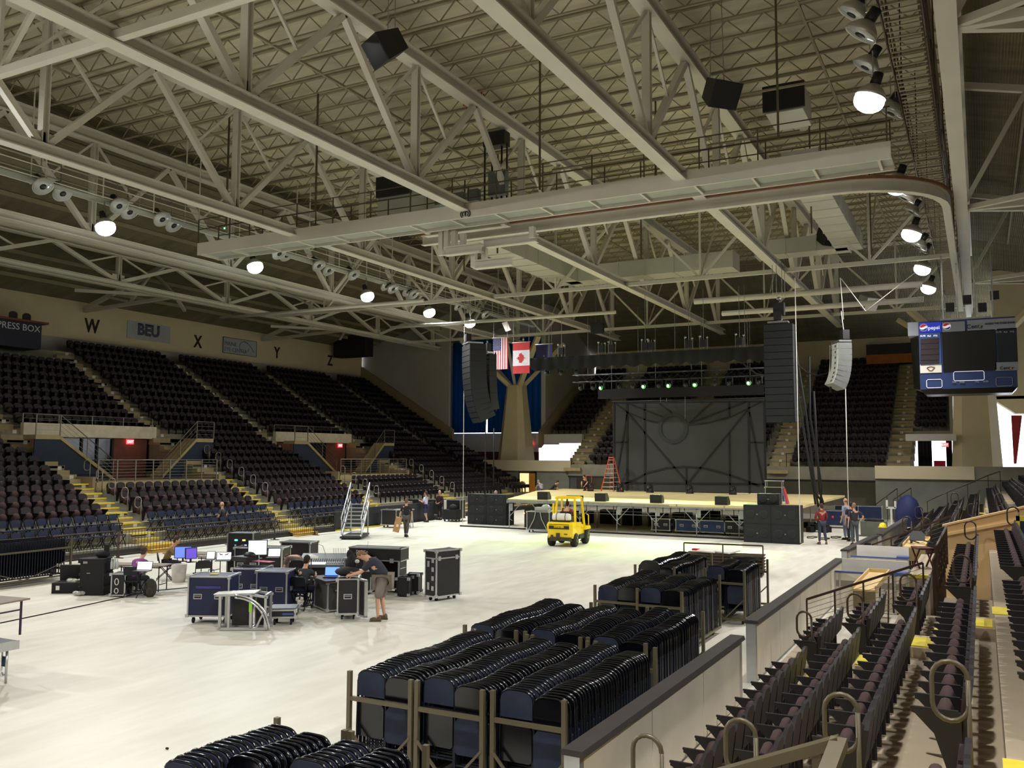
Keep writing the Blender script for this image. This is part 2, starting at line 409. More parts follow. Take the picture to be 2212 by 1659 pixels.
# ================================================================ left stand, end stand, right stand
DL, RISE, RISU = .85, .39, .5
def lrow(n):
    if n < 12: return -30.2-DL*n, .3+RISE*n
    m = n-12; return -40.4-DL*m, 5.1+RISU*m
AISL = [8.9, 17.5, 26.0, 34.6, 43.1, 51.8, 60.3]
PLAT = [(26.7, 33.9), (43.8, 51.1)]
VOMX = -40.4
def steps_strip(b, x0, x1, y0, y1, z, zlow):     # tread slab plus its riser, in world axes
    b.bx(min(x0, x1), max(x0, x1), y0, y1, zlow, z)
def terrace_left():
    b = N(m_conc)
    for n in range(23):
        x, z = lrow(n); zl = max(0, z-1.0) if n > 0 else 0
        if n == 12: zl = z-.28
        segs = [(-20, 66)]
        if 5 <= n < 12:
            segs = [(-20, PLAT[0][0]-.15), (PLAT[0][1]+.15, PLAT[1][0]-.15), (PLAT[1][1]+.15, 66)]
        for a, c in segs: steps_strip(b, x, x-DL, a, c, z, zl)
    return struct(b.build('floor_terrace'))
terrace_left()
# aisle steps, pale with yellow edges low down, numbered markers at each row
def aisle_left(Y, n0, n1, w=1.15, label=''):
    b = N(m_stair); yb = MB().mat(m_yel); wb = MB().mat(m_white)
    for n in range(n0, n1):
        x, z = lrow(n); r = RISE if n < 12 else RISU
        b.bx(x-DL-.02, x+.0, Y-w/2, Y+w/2, z-.1, z+.012)
        b.bx(x-.0, x+.36, Y-w/2, Y+w/2, z-r, z-r/2)
        if n < 7: yb.bx(x-.0, x+.06, Y-w/2, Y+w/2, z-.05, z+.02); yb.bx(x+.32, x+.37, Y-w/2, Y+w/2, z-r/2-.05, z-r/2+.01)
        wb.bx(x-.01, x+.005, Y+w/2-.36, Y+w/2-.16, z-.02-.16, z-.02)
    b.build('floor_aisle')['kind'] = 'structure'
    if yb.f: yb.build('trim_nosing')['kind'] = 'structure'
    wb.build('trim_row_marker')['kind'] = 'structure'
for i, Y in enumerate(AISL):
    aisle_left(Y, 0, 23)
# yellow portable steps at the foot of the aisles
def foot_steps(x, Y, label):
    b = N(mat('mustard painted step', S(196, 156, 74), .7)); 
    for k in range(2): b.bx(x, x+.32*(2-k), Y-.75, Y+.75, 0, .15*(k+1))
    yb = N(m_yel)
    o = b.build('portable_steps'); tag(o, label, 'steps')
    for k in range(2): yb.bx(x+.32*(2-k)-.05, x+.32*(2-k)+.005, Y-.75, Y+.75, .15*(k+1)-.03, .15*(k+1)+.006)
    yb.build('step_nosing', o)
foot_steps(-30.18, 26.0, 'mustard yellow portable steps at the aisle left of the man walking by')
foot_steps(-30.18, 34.6, 'mustard yellow portable steps at the aisle left of the folding metal stairs')

# wheelchair platforms with their walls, voms, stairs
m_dkblue = mat('dark blue under-stair wall', S(44, 56, 74), .85, 0, .06, 2)
m_glassd = mat('dark door glass', S(34, 38, 44), .15, 0, .05, 2, spec=.6)
m_cable = mat('brushed rail steel', S(138, 134, 122), .4, .5, .05, 5)
def railing(label, pts, h=1.0, post=1.5, cables=5, top=.045, m=None, group=None, cat='railing', name='guard_railing'):
    m = m or m_cable; P = [Vector(p) for p in pts]
    root = thing(name, label, cat, P[0], 0, group); o = P[0]
    q = [p-o for p in P]; up = Vector((0, 0, h))
    N(m).tube([p+up for p in q], top/2, 6, smooth=True).build('top_rail', root)
    b = N(m)
    for a, c in zip(q[:-1], q[1:]):
        L_ = (c-a).length; k = max(1, round(L_/post))
        for i in range(k+1): 
            p = a+(c-a)*(i/k)
            N(m).bar(p, p+up, .045).build('post', root) if (i < k or c == q[-1]) else None
        for j in range(1, cables+1): b.bar(a+up*(j/(cables+1)), c+up*(j/(cables+1)), .012)
    if b.f: b.build('cable', root)
    return root
for i, (ya, yb) in enumerate(PLAT):
    w_ = ('left', 'right')[i]
    struct(N(m_stair).bx(-34.95, VOMX, ya, yb, 2.35, 2.7).build('floor_platform'))
    struct(N(m_conc).bx(-35.0, -34.9, ya, yb, 0, 2.35).build('wall_platform'))
    struct(N(m_tan).bx(-34.98, VOMX, ya-.18, ya-.03, .6, 2.95).build('wall_platform'))
    struct(N(m_tan).bx(-34.98, VOMX, yb+.03, yb+.18, .6, 2.95).build('wall_platform'))
    railing('grey cable railing along the front of the %s open platform of the left stand' % w_, [(-35.02, ya+.1, 2.7), (-35.02, yb-.1, 2.7)], 1.0, 1.05, 6)
    # vom face: brown wall, dark doors, cream lintel
    struct(N(m_brick).bx(VOMX-.2, VOMX, ya, ya+1.9, 2.7, 4.8).build('wall_vomitory'))
    struct(N(m_brick).bx(VOMX-.2, VOMX, yb-2.1, yb, 2.7, 4.8).build('wall_vomitory'))
    d = N(m_glassd).bx(VOMX-.18, VOMX-.1, ya+1.9, yb-2.1, 2.7, 4.8).build('door_%d' % (i+1)); struct(d)
    fr = N(m_black)
    for yy in (ya+1.95, (ya+yb)/2-.35, (ya+yb)/2+.55, yb-2.15): fr.bx(VOMX-.1, VOMX-.02, yy-.05, yy+.05, 2.7, 4.8)
    fr.bx(VOMX-.1, VOMX-.02, ya+1.9, yb-2.1, 3.6, 3.67)
    fr.build('door_frame', d)
    struct(N(mat('pale cream lintel', S(232, 222, 196), .7)).bx(VOMX-.0, VOMX+.25, ya-.1, yb+.4, 4.8, 5.45).build('wall_lintel'))
    struct(N(m_conc).bx(VOMX-.9, VOMX-.05, ya-.1, yb+.4, 4.75, 5.2).build('wall_lintel'))
    railing('thin railing on top of the cream lintel over the %s doorway of the left stand' % w_, [(VOMX, ya, 5.45), (VOMX, yb+.3, 5.45)], .45, 1.8, 1, .04)
    # side stairs
    for s, yl, yr in ((1, ya, ya+2.9), (-1, yb+.9, yb-1.3)):
        side = 'left' if s > 0 else 'right'
        root = thing('side_stair', 'narrow %s side stair beside the %s doorway of the left stand' % (side, w_), 'stair', (-37.6, yl, 2.7), 0, 'side stairs by the doorways')
        run = (yr-yl); L1 = -.9*s if s > 0 else .9
        land = -1.2*s
        N(m_stair).add([(0, 0, 1.95), (0, run, -.0), (0, run, .18), (0, 0, 2.12), (-.9, 0, 1.95), (-.9, run, 0), (-.9, run, .18), (-.9, 0, 2.12)],
                       [(0, 1, 2, 3), (7, 6, 5, 4), (3, 2, 6, 7), (0, 4, 5, 1), (0, 3, 7, 4), (1, 5, 6, 2)], False).build('stringer', root)
        N(m_stair).bx(-.9, 0, min(0, land), max(0, land), 1.93, 2.13).build('landing', root)
        N(m_dkblue).add([(-.06, 0, 1.93), (-.06, run*.93, .02), (-.06, land, .02), (-.06, land, 1.93), (-.12, 0, 1.93), (-.12, run*.93, .02), (-.12, land, .02), (-.12, land, 1.93)],
                        [(3, 2, 1, 0), (4, 5, 6, 7), (0, 1, 5, 4), (1, 2, 6, 5), (2, 3, 7, 6), (3, 0, 4, 7)], False).build('side_panel', root)
        b = N(m_cable); b.tube([(0, land, 3.05), (0, 0, 3.05), (0, run, 1.0)], .022, 6)
        for p in ((land, 2.1), (0, 2.1), (run*.5, 1.05), (run, .05)): b.bar((0, p[0], p[1]), (0, p[0], p[1]+.95), .04)
        for k in range(1, 4): b.bar((0, land, 2.13+k*.22), (0, 0, 2.13+k*.22), .012); b.bar((0, 0, 2.13+k*.22), (0, run, .1+k*.22), .012)
        b.build('handrail', root)
# end wall of the last block, sloping stair wall towards the corner
flank('wall_stand_side', -34.6, 66.0, 0, 66.3, 0, 3.6, m_tan, -6)

# ---- end stand
EY = lambda m: 64.0+DL*m
EZ = lambda m: 3.3+RISU*m
b = N(m_conc)
for m in range(17):
    x0 = -32.3 if m > 4 else -28.9
    b.bx(x0, -1.6 if m > 4 else -4.0, EY(m), EY(m)+DL, EZ(m)-.6, EZ(m))
struct(b.build('floor_terrace_end'))
AISE = [-28.2, -20.4, -12.6, -4.9]
for X in AISE:
    b = N(m_stair); wb = N(m_white)
    for m in range(0, 17):
        b.bx(X-.7, X+.7, EY(m)-.01, EY(m)+DL, EZ(m)-.1, EZ(m)+.012); b.bx(X-.7, X+.7, EY(m)-.36, EY(m), EZ(m)-.5, EZ(m)-.25)
        wb.bx(X-.1, X+.1, EY(m)-.02, EY(m)-.005, EZ(m)-.2, EZ(m)-.03)
    struct(b.build('floor_aisle_end')); struct(wb.build('trim_row_marker'))
m_wall2 = mat('stained concrete block', S(128, 130, 118), .85, 0, .16, .9, .15)
# stage end wall and parapets
struct(N(m_wall2).bx(-37.6, -28.6, 64.0, 64.3, 0, 2.75).build('wall_end_low'))
struct(N(m_cream).bx(-37.6, -28.4, 63.85, 64.3, 2.75, 3.6).build('wall_end_parapet'))
struct(N(m_conc).bx(-28.6, -6.1, 63.9, 64.2, 2.4, 3.3).build('wall_end_low'))
struct(N(m_conc).bx(-28.6, -6.1, 65.5, 65.7, 0, 2.4).build('wall_end_low'))
struct(N(m_black).bx(-28.6, -6.1, 63.8, 64.0, 2.28, 2.42).build('trim_end'))
struct(N(m_wall2).bx(-6.1, 3.6, 62.0, 62.3, 0, 2.6).build('wall_end_low'))
struct(N(m_cream).bx(-6.1, -.4, 61.85, 62.3, 2.6, 3.42).build('wall_end_parapet'))
struct(N(m_conc).bx(-.4, 3.6, 61.95, 62.3, 2.6, 3.42).build('wall_end_parapet'))
struct(N(m_conc).bx(-6.1, 5, 62.3, 72, 2.5, 2.65).build('floor_corner'))
struct(N(m_conc).bx(-40, -28.6, 64.3, 72, 2.9, 3.05).build('floor_corner'))
struct(N(m_white).bx(-33.2, -29.0, 67.5, 67.9, 5.0, 5.75).build('wall_lintel_end'))
struct(N(m_white).bx(-45.2, -41.0, 66.1, 66.4, 5.35, 5.9).build('wall_lintel_end'))
struct(N(m_white).bx(-4.4, -1.4, 64.4, 64.7, 5.05, 5.5).build('wall_lintel_end'))
# right flank of the end stand and lobby behind the right corner
struct(N(m_conc).bx(-1.8, -1.6, 66.5, 78.6, 5.4, 13).build('wall_end_flank'))
# dark curtains and daylight in the small doorway under the end stand
for k, (xa, xb) in enumerate(((1982, 2014), (2043, 2058))):
    pa, pb = at(xa, 955, Y=66.5), at(xb, 1003, Y=66.5)
    b = N(mat('black drape cloth', S(16, 16, 20), .9, 0, .2, 6))
    nn = 12; V = []
    for i in range(nn+1):
        x = pa.x+(pb.x-pa.x)*i/nn; yy = 66.5+.06*math.sin(i*2.1)
        V += [(x, yy, 2.65), (x, yy, 5.1), (x, yy+.03, 2.65), (x, yy+.03, 5.1)]
    F = []
    for i in range(nn):
        a = i*4; F += [(a, a+4, a+5, a+1), (a+2, a+3, a+7, a+6), (a+1, a+5, a+7, a+3)]
    b.add(V, F, True)
    tag(b.build('drape'), ('wide black drape hanging in the small doorway right of the end stand', 'narrow black drape beside the big right concrete column')[k], 'drape')
pr_ = at(2017, 995, Y=69); pq = at(2043, 1010, Y=69)
tag(N(mat('red cloth', S(190, 40, 60), .8)).bx(pr_.x, pq.x, 69, 69.05, 2.65, pr_.z).build('banner'), 'red panel low in the bright doorway between the black drapes', 'banner')

# railing on the front of the end stand
railing('thin dark railing along the front edge of the end stand, right of the backdrop', [(-12.0, 63.85, 3.3), (-6.2, 63.85, 3.3)], .9, 2.0, 2, .05, m_rail)
railing('thin dark railing on the front edge of the end stand, left of the backdrop', [(-28.3, 63.85, 3.3), (-23.5, 63.85, 3.3)], .9, 2.0, 2, .05, m_rail)

# ---- corner columns with branching tops
m_col = mat('cream corner column', S(216, 202, 164), .8, 0, .05, 1)
def column(X, Y, zt, label, wb_, wt_):
    root = thing('corner_column', label, 'column', (X, Y, 2.6), 0, 'branching corner columns'); root['kind'] = 'structure'
    h = zt-2.6
    def sec(a, z): 
        c = a*.4
        return [(-a+c, -a, z), (a-c, -a, z), (a, -a+c, z), (a, a-c, z), (a-c, a, z), (-a+c, a, z), (-a, a-c, z), (-a, -a+c, z)]
    P = [(wb_, 0), (wb_+(wt_-wb_)*.33, h*.33), (wb_+(wt_-wb_)*.7, h*.7), (wt_, h)]; V = []
    for a, z in P: V += sec(a, z)
    F = [(i*8+k, i*8+(k+1) % 8, (i+1)*8+(k+1) % 8, (i+1)*8+k) for i in range(3) for k in range(8)]+[tuple(range(24, 32))]
    N(m_col).add(V, F, False).build('shaft', root)
    for dx, dy in ((-3.6, -3.2), (3.6, -3.2), (-4.6, 1.2), (3.2, 2.6), (0.1, -2.0)):
        w_ = .4 if dy != -2.0 else .2
        N(m_col if dy != -2.0 else m_steel).bar((dx*.08, dy*.08, h-.3), (dx, dy, ZB+.2-2.6), w_, w_*.8).build('branch', root)
    return root
column(-34.6, 66.6, 9.85, 'tall cream branching column in front of the blue curtains', 1.42, .72)
column(-.25, 66.0, 10.6, 'tall cream column beside the bright window, under the scoreboard', 1.5, 1.1)

# ---- blue curtains of the left corner windows
def curtain(x0, x1, y, z0, z1, name, label, mt, folds=9, group=None):
    V = []; nn = folds*4
    for i in range(nn+1):
        x = x0+(x1-x0)*i/nn; yy = y+.09*math.sin(i*PI/2)
        V += [(x, yy, z0), (x, yy, z1), (x, yy+.04, z0), (x, yy+.04, z1)]
    F = []
    for i in range(nn):
        a = i*4; F += [(a, a+1, a+5, a+4), (a+2, a+6, a+7, a+3), (a+1, a+3, a+7, a+5), (a, a+4, a+6, a+2)]
    F += [(0, 2, 3, 1), (nn*4, nn*4+1, nn*4+3, nn*4+2)]
    return tag(N(mt).add(V, F, True).build(name), label, 'curtain', group)
m_bluec = mat('blue window curtain', S(26, 92, 140), .85, 0, .1, 1.5)
_nt = m_bluec.node_tree; _tr = _nt.nodes.new('ShaderNodeBsdfTranslucent'); _tr.inputs[0].default_value = S(6, 92, 132)+(1,); _mx = _nt.nodes.new('ShaderNodeMixShader'); _mx.inputs[0].default_value = .42
_nt.links.new(_nt.nodes['Principled BSDF'].outputs[0], _mx.inputs[1]); _nt.links.new(_tr.outputs[0], _mx.inputs[2]); _nt.links.new(_mx.outputs[0], _nt.nodes['Material Output'].inputs[0])
cuts = [(978, 1050), (1054, 1128), (1132, 1171)]
labs = ['blue window curtain behind the left hanging speaker column', 'blue window curtain behind the tall cream branching column', 'narrow blue window curtain right of the tall cream branching column']
for i, (a, c) in enumerate(cuts):
    curtain(at(a, 800, Y=71.7).x, at(c, 800, Y=71.7).x, 71.7, 6.05, 14.7, 'window_curtain', labs[i], m_bluec, 8 if i < 2 else 3)
# right corner window bright with daylight, its beige soffit
struct(N(m_cream).bx(1.0, 20, 70, 70.3, 8.0, 17).build('wall_corner_right'))
struct(N(m_cream).add([(.6, 70, 8.2), (2.2, 70, 7.0), (20, 70, 7.0), (20, 70, 8.2), (.6, 72, 8.2), (2.2, 72, 7.0), (20, 72, 7.0), (20, 72, 8.2)],
    [(0, 1, 2, 3), (7, 6, 5, 4), (0, 4, 5, 1), (1, 5, 6, 2), (2, 6, 7, 3), (3, 7, 4, 0)], False).build('wall_soffit'))
p0, p1 = at(2184, 897, Y=70), at(2208, 897, Y=70); p2, p3 = at(2190, 1002, Y=70), at(2196, 1002, Y=70)
tag(N(mat('dark red banner cloth', S(150, 36, 40), .8)).add([tuple(p0), tuple(p1), tuple(p3), tuple(p2), (p0.x, 70.05, p0.z), (p1.x, 70.05, p1.z), (p3.x, 70.05, p3.z), (p2.x, 70.05, p2.z)],
    [(0, 3, 2, 1), (4, 5, 6, 7), (0, 1, 5, 4), (2, 3, 7, 6), (1, 2, 6, 5), (0, 4, 7, 3)], False).build('pennant'), 'tapering dark red pennant hanging in the bright right window', 'banner')
struct(N(m_conc).bx(5.0, 20, 66, 66.3, 0, 3.0).build('wall_right_low'))

# ---- right stand (the camera stands in it)
RX = lambda n: -3.3+DL*n
RZ = lambda n: RISE*n
m_walk = mat('worn tan concrete walkway', S(176, 160, 136), .75, 0, .06, 1.6, .1)
b = N(m_walk)
for n in range(0, 25):
    ya, yb = (-20, 62) if n > 3 else (-20, 20.3)
    z = RZ(n)
    if n == 0: b.bx(-3.55, RX(1), -20, 20.3, .0, .05); continue
    b.bx(RX(n), RX(n)+DL, ya, yb, max(0, z-1.0), z)
    if n <= 3: b.bx(RX(n), RX(n)+DL, 27.6, 62, max(0, z-1.0), z)
struct(b.build('floor_terrace_right'))
# yellow step marks of the right aisles
AISR = [8.2, 16.5, 29.0, 38.5, 48.0]
yb = N(m_yel)
for A in AISR:
    for n in range(1, 6):
        if 17.4 < A < 27.6 and n < 4: continue
        z = RZ(n); yy = A-.15
        yb.bx(RX(n)-.03, RX(n)+.30, yy-.38, yy+.38, z+.002, z+.012)
        yb.bx(RX(n)-.36, RX(n)-.03, yy-.38, yy+.38, z-RISE/2-.02, z-RISE/2)
        yb.bx(RX(n)-.375, RX(n)-.35, yy-.38, yy+.38, z-RISE/2-.2, z-RISE/2)
struct(yb.build('trim_step_mark'))
sb = N(m_walk)
for A in AISR:
    for n in range(1, 6): sb.bx(RX(n)-.36, RX(n), A-.6, A+.5, RZ(n-1), RZ(n)-RISE/2-.021)
struct(sb.build('floor_half_step'))
# ================================================================ seats
m_seat = mat('maroon seat plastic', S(40, 25, 30), .55, 0, .12, 6)
m_cush = mat('brown seat cushion', S(62, 42, 40), .8, 0, .12, 8)
m_sdark = mat('near black seat shell', S(23, 19, 23), .5, 0, .1, 6)
# facing -x; origin on the tread
def seat_back_mesh():
    b = N(m_sdark); nn = 7; V = []
    prof = [(-.215, .36), (-.22, .72), (-.18, .81), (-.07, .855), (.07, .855), (.18, .81), (.22, .72), (.215, .36)]
    k = len(prof); x0 = .12
    def lean(z): return x0+(z-.4)*.14
    b.add([(lean(z)-.02, y, z) for y, z in prof]+[(lean(z)+.022, y, z) for y, z in prof],
          [tuple(range(k)), tuple(range(2*k-1, k-1, -1))]+[(i, k+i, k+(i+1) % k, (i+1) % k) for i in range(k)], False)
    b.mat(m_seat).box((lean(.6)-.035, 0, .6), (.03, .40, .34), 0, Matrix.Rotation(.14, 4, 'Y'))
    return b
def cushion_mesh(lo=False): return N(m_cush).ball((-.03, 0, .47), (.085, .205, .19), 10 if not lo else 6, 6 if not lo else 4)
def arm_mesh():
    b = N(m_sdark)
    P = [(-.30, .60), (.10, .60), (.10, .02), (0, .02), (-.12, .40), (-.27, .555), (-.30, .565)]
    b.prism(P, .035, (0, -.2475, 0), (1, 0, 0), (0, 0, 1)); b.bx(-.31, .08, -.265, -.23, .595, .615); return b
def stad_seat(label, group):
    t = thing('stadium_seat', label, 'seat', (0, 0, 0), 0, group)
    seat_back_mesh().build('backrest', t); cushion_mesh().build('seat_cushion', t); arm_mesh().build('armrest', t); return t
seatp = None
def put_seat(x, y, z, rz, label, group):
    global seatp
    if seatp is None: seatp = stad_seat(label, group); s = seatp
    else: s = copy_tree(seatp); s['label'] = label; s['group'] = group
    s.location = (x, y, z); s.rotation_euler = (0, 0, rz); return s
# merged low-detail seats for the thousands farther away
def bank(name, spots, label, group=None):
    lo = MB().mat(m_sdark)
    prof = [(-.235, .36), (-.235, .76), (-.13, .85), (.13, .85), (.235, .76), (.235, .36)]
    lo.add([(.12+(z-.4)*.14-.02, y, z) for y, z in prof]+[(.12+(z-.4)*.14+.02, y, z) for y, z in prof],
           [tuple(range(6)), tuple(range(11, 5, -1))]+[(i, 6+i, 6+(i+1) % 6, (i+1) % 6) for i in range(6)], False)
    lo.mat(m_seat).bx(.06, .10, -.20, .20, .42, .74)
    lo.mat(m_seat).ball((-.03, 0, .47), (.085, .205, .19), 6, 4)
    lo.mat(m_sdark).bx(-.34, .1, -.27, -.235, .35, .61); lo.bx(-.02, .08, -.26, -.24, .0, .36)
    V = []; F = []; Mi = []; Sm = []; nv = len(lo.v)
    for i, (x, y, z, rz) in enumerate(spots):
        c, s = math.cos(rz), math.sin(rz); o = i*nv
        V += [(x+a*c-b_*s, y+a*s+b_*c, z+h) for a, b_, h in lo.v]
        F += [tuple(k+o for k in f) for f in lo.f]; Mi += lo.m; Sm += lo.sm
    B = MB(); B.v, B.f, B.m, B.sm, B.mats = V, F, Mi, Sm, lo.mats
    return tag(B.build(name), label, 'seats', group, 'stuff')
# right stand, seat by seat nearest the camera
PITCH = .495
farR = []; cntR = 0
rown = ['front row behind the rink boards', 'second row from the rink boards', 'third row from the rink boards', 'fourth row beside the tan walkway', 'fifth row right of the walkway', 'sixth row at the right edge']
def inaisle(y, A, w=.62): return any(abs(y-a) < w for a in A)
for n in range(0, 22):
    y = 3.2
    while y < 61:
        if not inaisle(y, AISR):
            x, z = RX(n)+.42, RZ(n)
            cut = (n < 3 and 20.1 < y < 29.5) or (n >= 3 and 26.2 < y < 30.6)
            vis = not cut
            if vis:
                if (n <= 3 and 5 < y < 26.5) or (n == 4 and 7.5 < y < 26.5) or (n == 5 and 12 < y < 20):
                    side = 'nearest the camera' if y < 7.9 else ('before the next aisle' if y < 17.2 else 'past the second aisle')
                    put_seat(x, y, z, 0, 'maroon seat in the %s, %s' % (rown[n], side), 'seats in the %s, %s' % (rown[n], side)); cntR += 1
                elif y > 8: farR.append((x, y, z, 0))
        y += PITCH
bank('stadium_seats', farR, 'dark maroon seats filling the rest of the right stand beyond the first blocks')
# left stand
farL = []; cntL = 0
seat1 = None
for n in range(2, 23):
    y = 9.5
    while y < 65.5:
        blocked = inaisle(y, AISL, .82)
        if 5 <= n < 12 and any(a-.3 < y < c+.3 for a, c in PLAT): blocked = True
        if 9 <= n < 12 and any(a-2.0 < y < c+2.2 for a, c in PLAT): blocked = True
        if n > 19 and y < 33.5: blocked = True
        if not blocked:
            x, z = lrow(n); x -= .42
            if n in (2, 3, 4) and 18.2 < y < 42.3 and cntL < 300-cntR:
                blk = 0 if y < 26 else (1 if y < 34.6 else 2)
                lab = 'maroon seat %s, %s' % (('right behind the blue chairs', 'second row behind the blue chairs', 'third row behind the blue chairs')[n-2],
                       ('left of the first yellow steps', 'below the left platform', 'between the two platforms')[blk])
                if seat1 is None:
                    bb = seat_back_mesh(); c2 = cushion_mesh(True); a2 = arm_mesh()
                    for q in (c2, a2):
                        for mt_ in q.mats: bb.mat(mt_); 
                        off = len(bb.v); bb.v += q.v; bb.f += [tuple(i+off for i in f) for f in q.f]; bb.m += [bb.mats.index(q.mats[k]) for k in q.m]; bb.sm += q.sm
                    seat1 = bb.build('stadium_seat'); o = seat1
                else: o = seat1.copy(); COL.objects.link(o)
                tag(o, lab, 'seat', lab.replace('seat ', 'seats ', 1)); o.location = (x, y, z); o.rotation_euler = (0, 0, PI); cntL += 1
            else: farL.append((x, y, z, PI))
        y += .51
bank('stadium_seats', farL, 'dark maroon seats filling the left stand up to the lettered wall')
farE = []
for m in range(17):
    x = -31.9
    while x < -2.0:
        if not inaisle(x, AISE, .95) and not (m < 5 and (x < -29 or x > -4.2)): farE.append((x, EY(m)+.42, EZ(m), PI/2*-1+PI))
        x += .51
bank('stadium_seats', farE, 'dark seats filling the end stand behind the stage')
print('seats individually', cntR, cntL, 'banked', len(farL)+len(farE)+len(farR))

# open blue folding chairs on the two front rows of the left stand
m_navy = mat('navy chair fabric', S(34, 44, 72), .7, 0, .15, 8)
m_navyf = mat('dark chair frame', S(24, 28, 40), .35, .4, .1, 8)
def open_chair_bm(seatm, framem):
    b = N(seatm); b.add([], [])
    b.prism([(-.2, .0), (.2, .0), (.2, .2), (.13, .27), (-.13, .27), (-.2, .2)], .04, (-.19, 0, .55), (0, 1, 0), (-.12, 0, 1))
    b.bx(-.18, .22, -.2, .2, .43, .47); b.mat(framem)
    for s in (-1, 1):
        b.bar((-.24, s*.21, .82), (.2, s*.21, 0), .025); b.bar((.2, s*.19, .44), (-.22, s*.19, 0), .025)
    b.bar((.14, -.21, .12), (.14, .21, .12), .02); b.bar((-.15, -.2, .12), (-.15, .2, .12), .02)
    return b
chairp = None; k = 0
for n, (ya, yb) in [(0, (18.3, 24.9)), (1, (18.3, 25.1)), (0, (27.2, 33.6)), (1, (27.0, 33.8)), (0, (35.8, 41.2)), (1, (35.8, 41.6))]:
    x, z = lrow(n); y = ya
    blk = 'left of the first yellow steps' if yb < 26 else ('between the two yellow steps' if yb < 35 else 'past the second yellow steps')
    lab = 'blue folding chair, %s row of left stand, %s' % (('lowest', 'second')[n], blk)
    while y < yb:
        if chairp is None: chairp = open_chair_bm(m_navy, m_navyf).build('folding_chair'); o = chairp
        else: o = chairp.copy(); COL.objects.link(o)
        o.location = (x-.5, y, z); o.rotation_euler = (0, 0, random.uniform(-.06, .06)); tag(o, lab, 'chair', lab.replace('chair', 'chairs')); k += 1
        y += .52
print('blue chairs', k)

# crowd barrier at the foot of the left stand
def barrier(x0, y0, x1, y1, label):
    root = thing('crowd_barrier', label, 'barrier', (x0, y0, 0)); d = Vector((x1-x0, y1-y0, 0)); L_ = d.length; u = d/L_
    N(m_rail).tube([(0, 0, .05), (0, 0, .95)]+[tuple(u*.12+Vector((0, 0, 1.05)))]+[tuple(u*(L_-.12)+Vector((0, 0, 1.05))), tuple(u*L_+Vector((0, 0, .95))), tuple(u*L_+Vector((0, 0, .05)))], .02, 6).build('frame', root)
    b = N(m_rail); n = int(L_/.14); b.bar((0, 0, .02), (0, 0, .15), .05); b.bar(u*L_+Vector((0, 0, .02)), u*L_+Vector((0, 0, .15)), .05); b.bx(-.25, .25, -.03, .03, 0, .03)
    for i in range(1, n): p = u*(L_*i/n); b.bar(p+Vector((0, 0, .15)), p+Vector((0, 0, 1.04)), .012)
    b.bar(Vector((0, 0, .15)), u*L_+Vector((0, 0, .15)), .025); b.build('bars', root); return root
yy = 15.0
for i in range(8):
    w_ = ['behind the left chair rack', 'just right of the left chair rack', 'left of the first yellow steps', 'right of the first yellow steps', 'behind the crew tables', 'beside the man walking by', 'left of the second yellow steps', 'beside the folding metal stairs'][i]
    barrier(-29.4, yy, -29.35, yy+2.75, 'dark barred crowd barrier below the left stand, '+w_)
    yy += 2.85
tag(N(m_black).bx(-30.25, -30.0, 14, 64, 0, .22).build('kick_board'), 'long black kick board along the foot of the left stand', 'board')

# stair rail loops beside the aisles
def loop_post(label, loc, h, w=.26, hh=.46, mt=None, group=None):
    root = thing('aisle_rail', label, 'handrail', loc, 0, group); mt = mt or m_rail
    r = w/2; P = []
    for i in range(9): a = i*PI/8; P.append((-r+r*math.cos(a), 0, h-r+r*math.sin(a)))
    for i in range(9): a = PI+i*PI/8; P.append((-r+r*math.cos(a), 0, h-hh+r+r*math.sin(a)))
    N(mt).tube(P, .021, 6, closed=True).build('loop', root)
    N(mt).tube([(0, 0, 0), (0, 0, h-r)], .021, 6).build('post', root)
    return root
loops_near = [((1398, 1640), 0, 7.6), ((1600, 1606), 1, 7.9), ((1817, 1553), 2, 7.9), ((2052, 1484), 3, 8.0)]
lw = ['lowest', 'second', 'third', 'fourth', 'fifth', 'sixth']
m_rail_near = m_railp
def place_loops(lst, aisle, mt, wscale=1):
    for i, (p, n, Y) in enumerate(lst):
        c = at(p[0], p[1], Y=Y); z = max(0, RZ(n) if n > 0 else .05)
        h = c.z+.2-z
        loop_post('looped aisle handrail, %s from the rink, %s' % (lw[i], aisle), (c.x+.13, Y, z), h, mt=mt, group='looped aisle rails '+aisle)
place_loops(loops_near, 'closest to the camera', m_railp)
place_loops([((1737, 1345), 0, 17.35), ((1847, 1307), 1, 17.35), ((1962, 1265), 2, 17.35), ((2078, 1225), 3, 17.35)], 'before the rink box', m_rail)
place_loops([((2096, 1143), 3, 26.0), ((2188, 1112), 4, 26.0), ((2000, 1133), 2, 31.0), ((1959, 1130), 1, 31.0)], 'by the cream stair wall', m_rail)
place_loops([((2099, 1100), 3, 38.5), ((2158, 1078), 4, 38.5), ((2062, 1076), 2, 38.5), ((1985, 1106), 1, 38.5)], 'farther off past the cream stair wall', m_rail)
lp = None
for A, ns in ((26.0, (2, 3, 4, 5, 6)), (34.6, (3, 4, 5, 6, 7, 8)), (43.1, (2, 3, 4, 5)), (51.8, (2, 3, 4, 5, 6))):
    for n in ns:
        x, z = lrow(n); wh = {26.0: 'left of the left platform', 34.6: 'right of the left platform', 43.1: 'left of the right platform', 51.8: 'right of the right platform'}[A]
        lab = 'small looped handrail in the left stand aisle %s' % wh
        if lp is None: lp = loop_post(lab, (0, 0, 0), 1.05, mt=m_cable); q = lp
        else: q = copy_tree(lp)
        q['label'] = lab; q['group'] = 'looped handrails '+wh; q.location = (x-.2, A+.75, z); q.rotation_euler = (0, 0, .6)
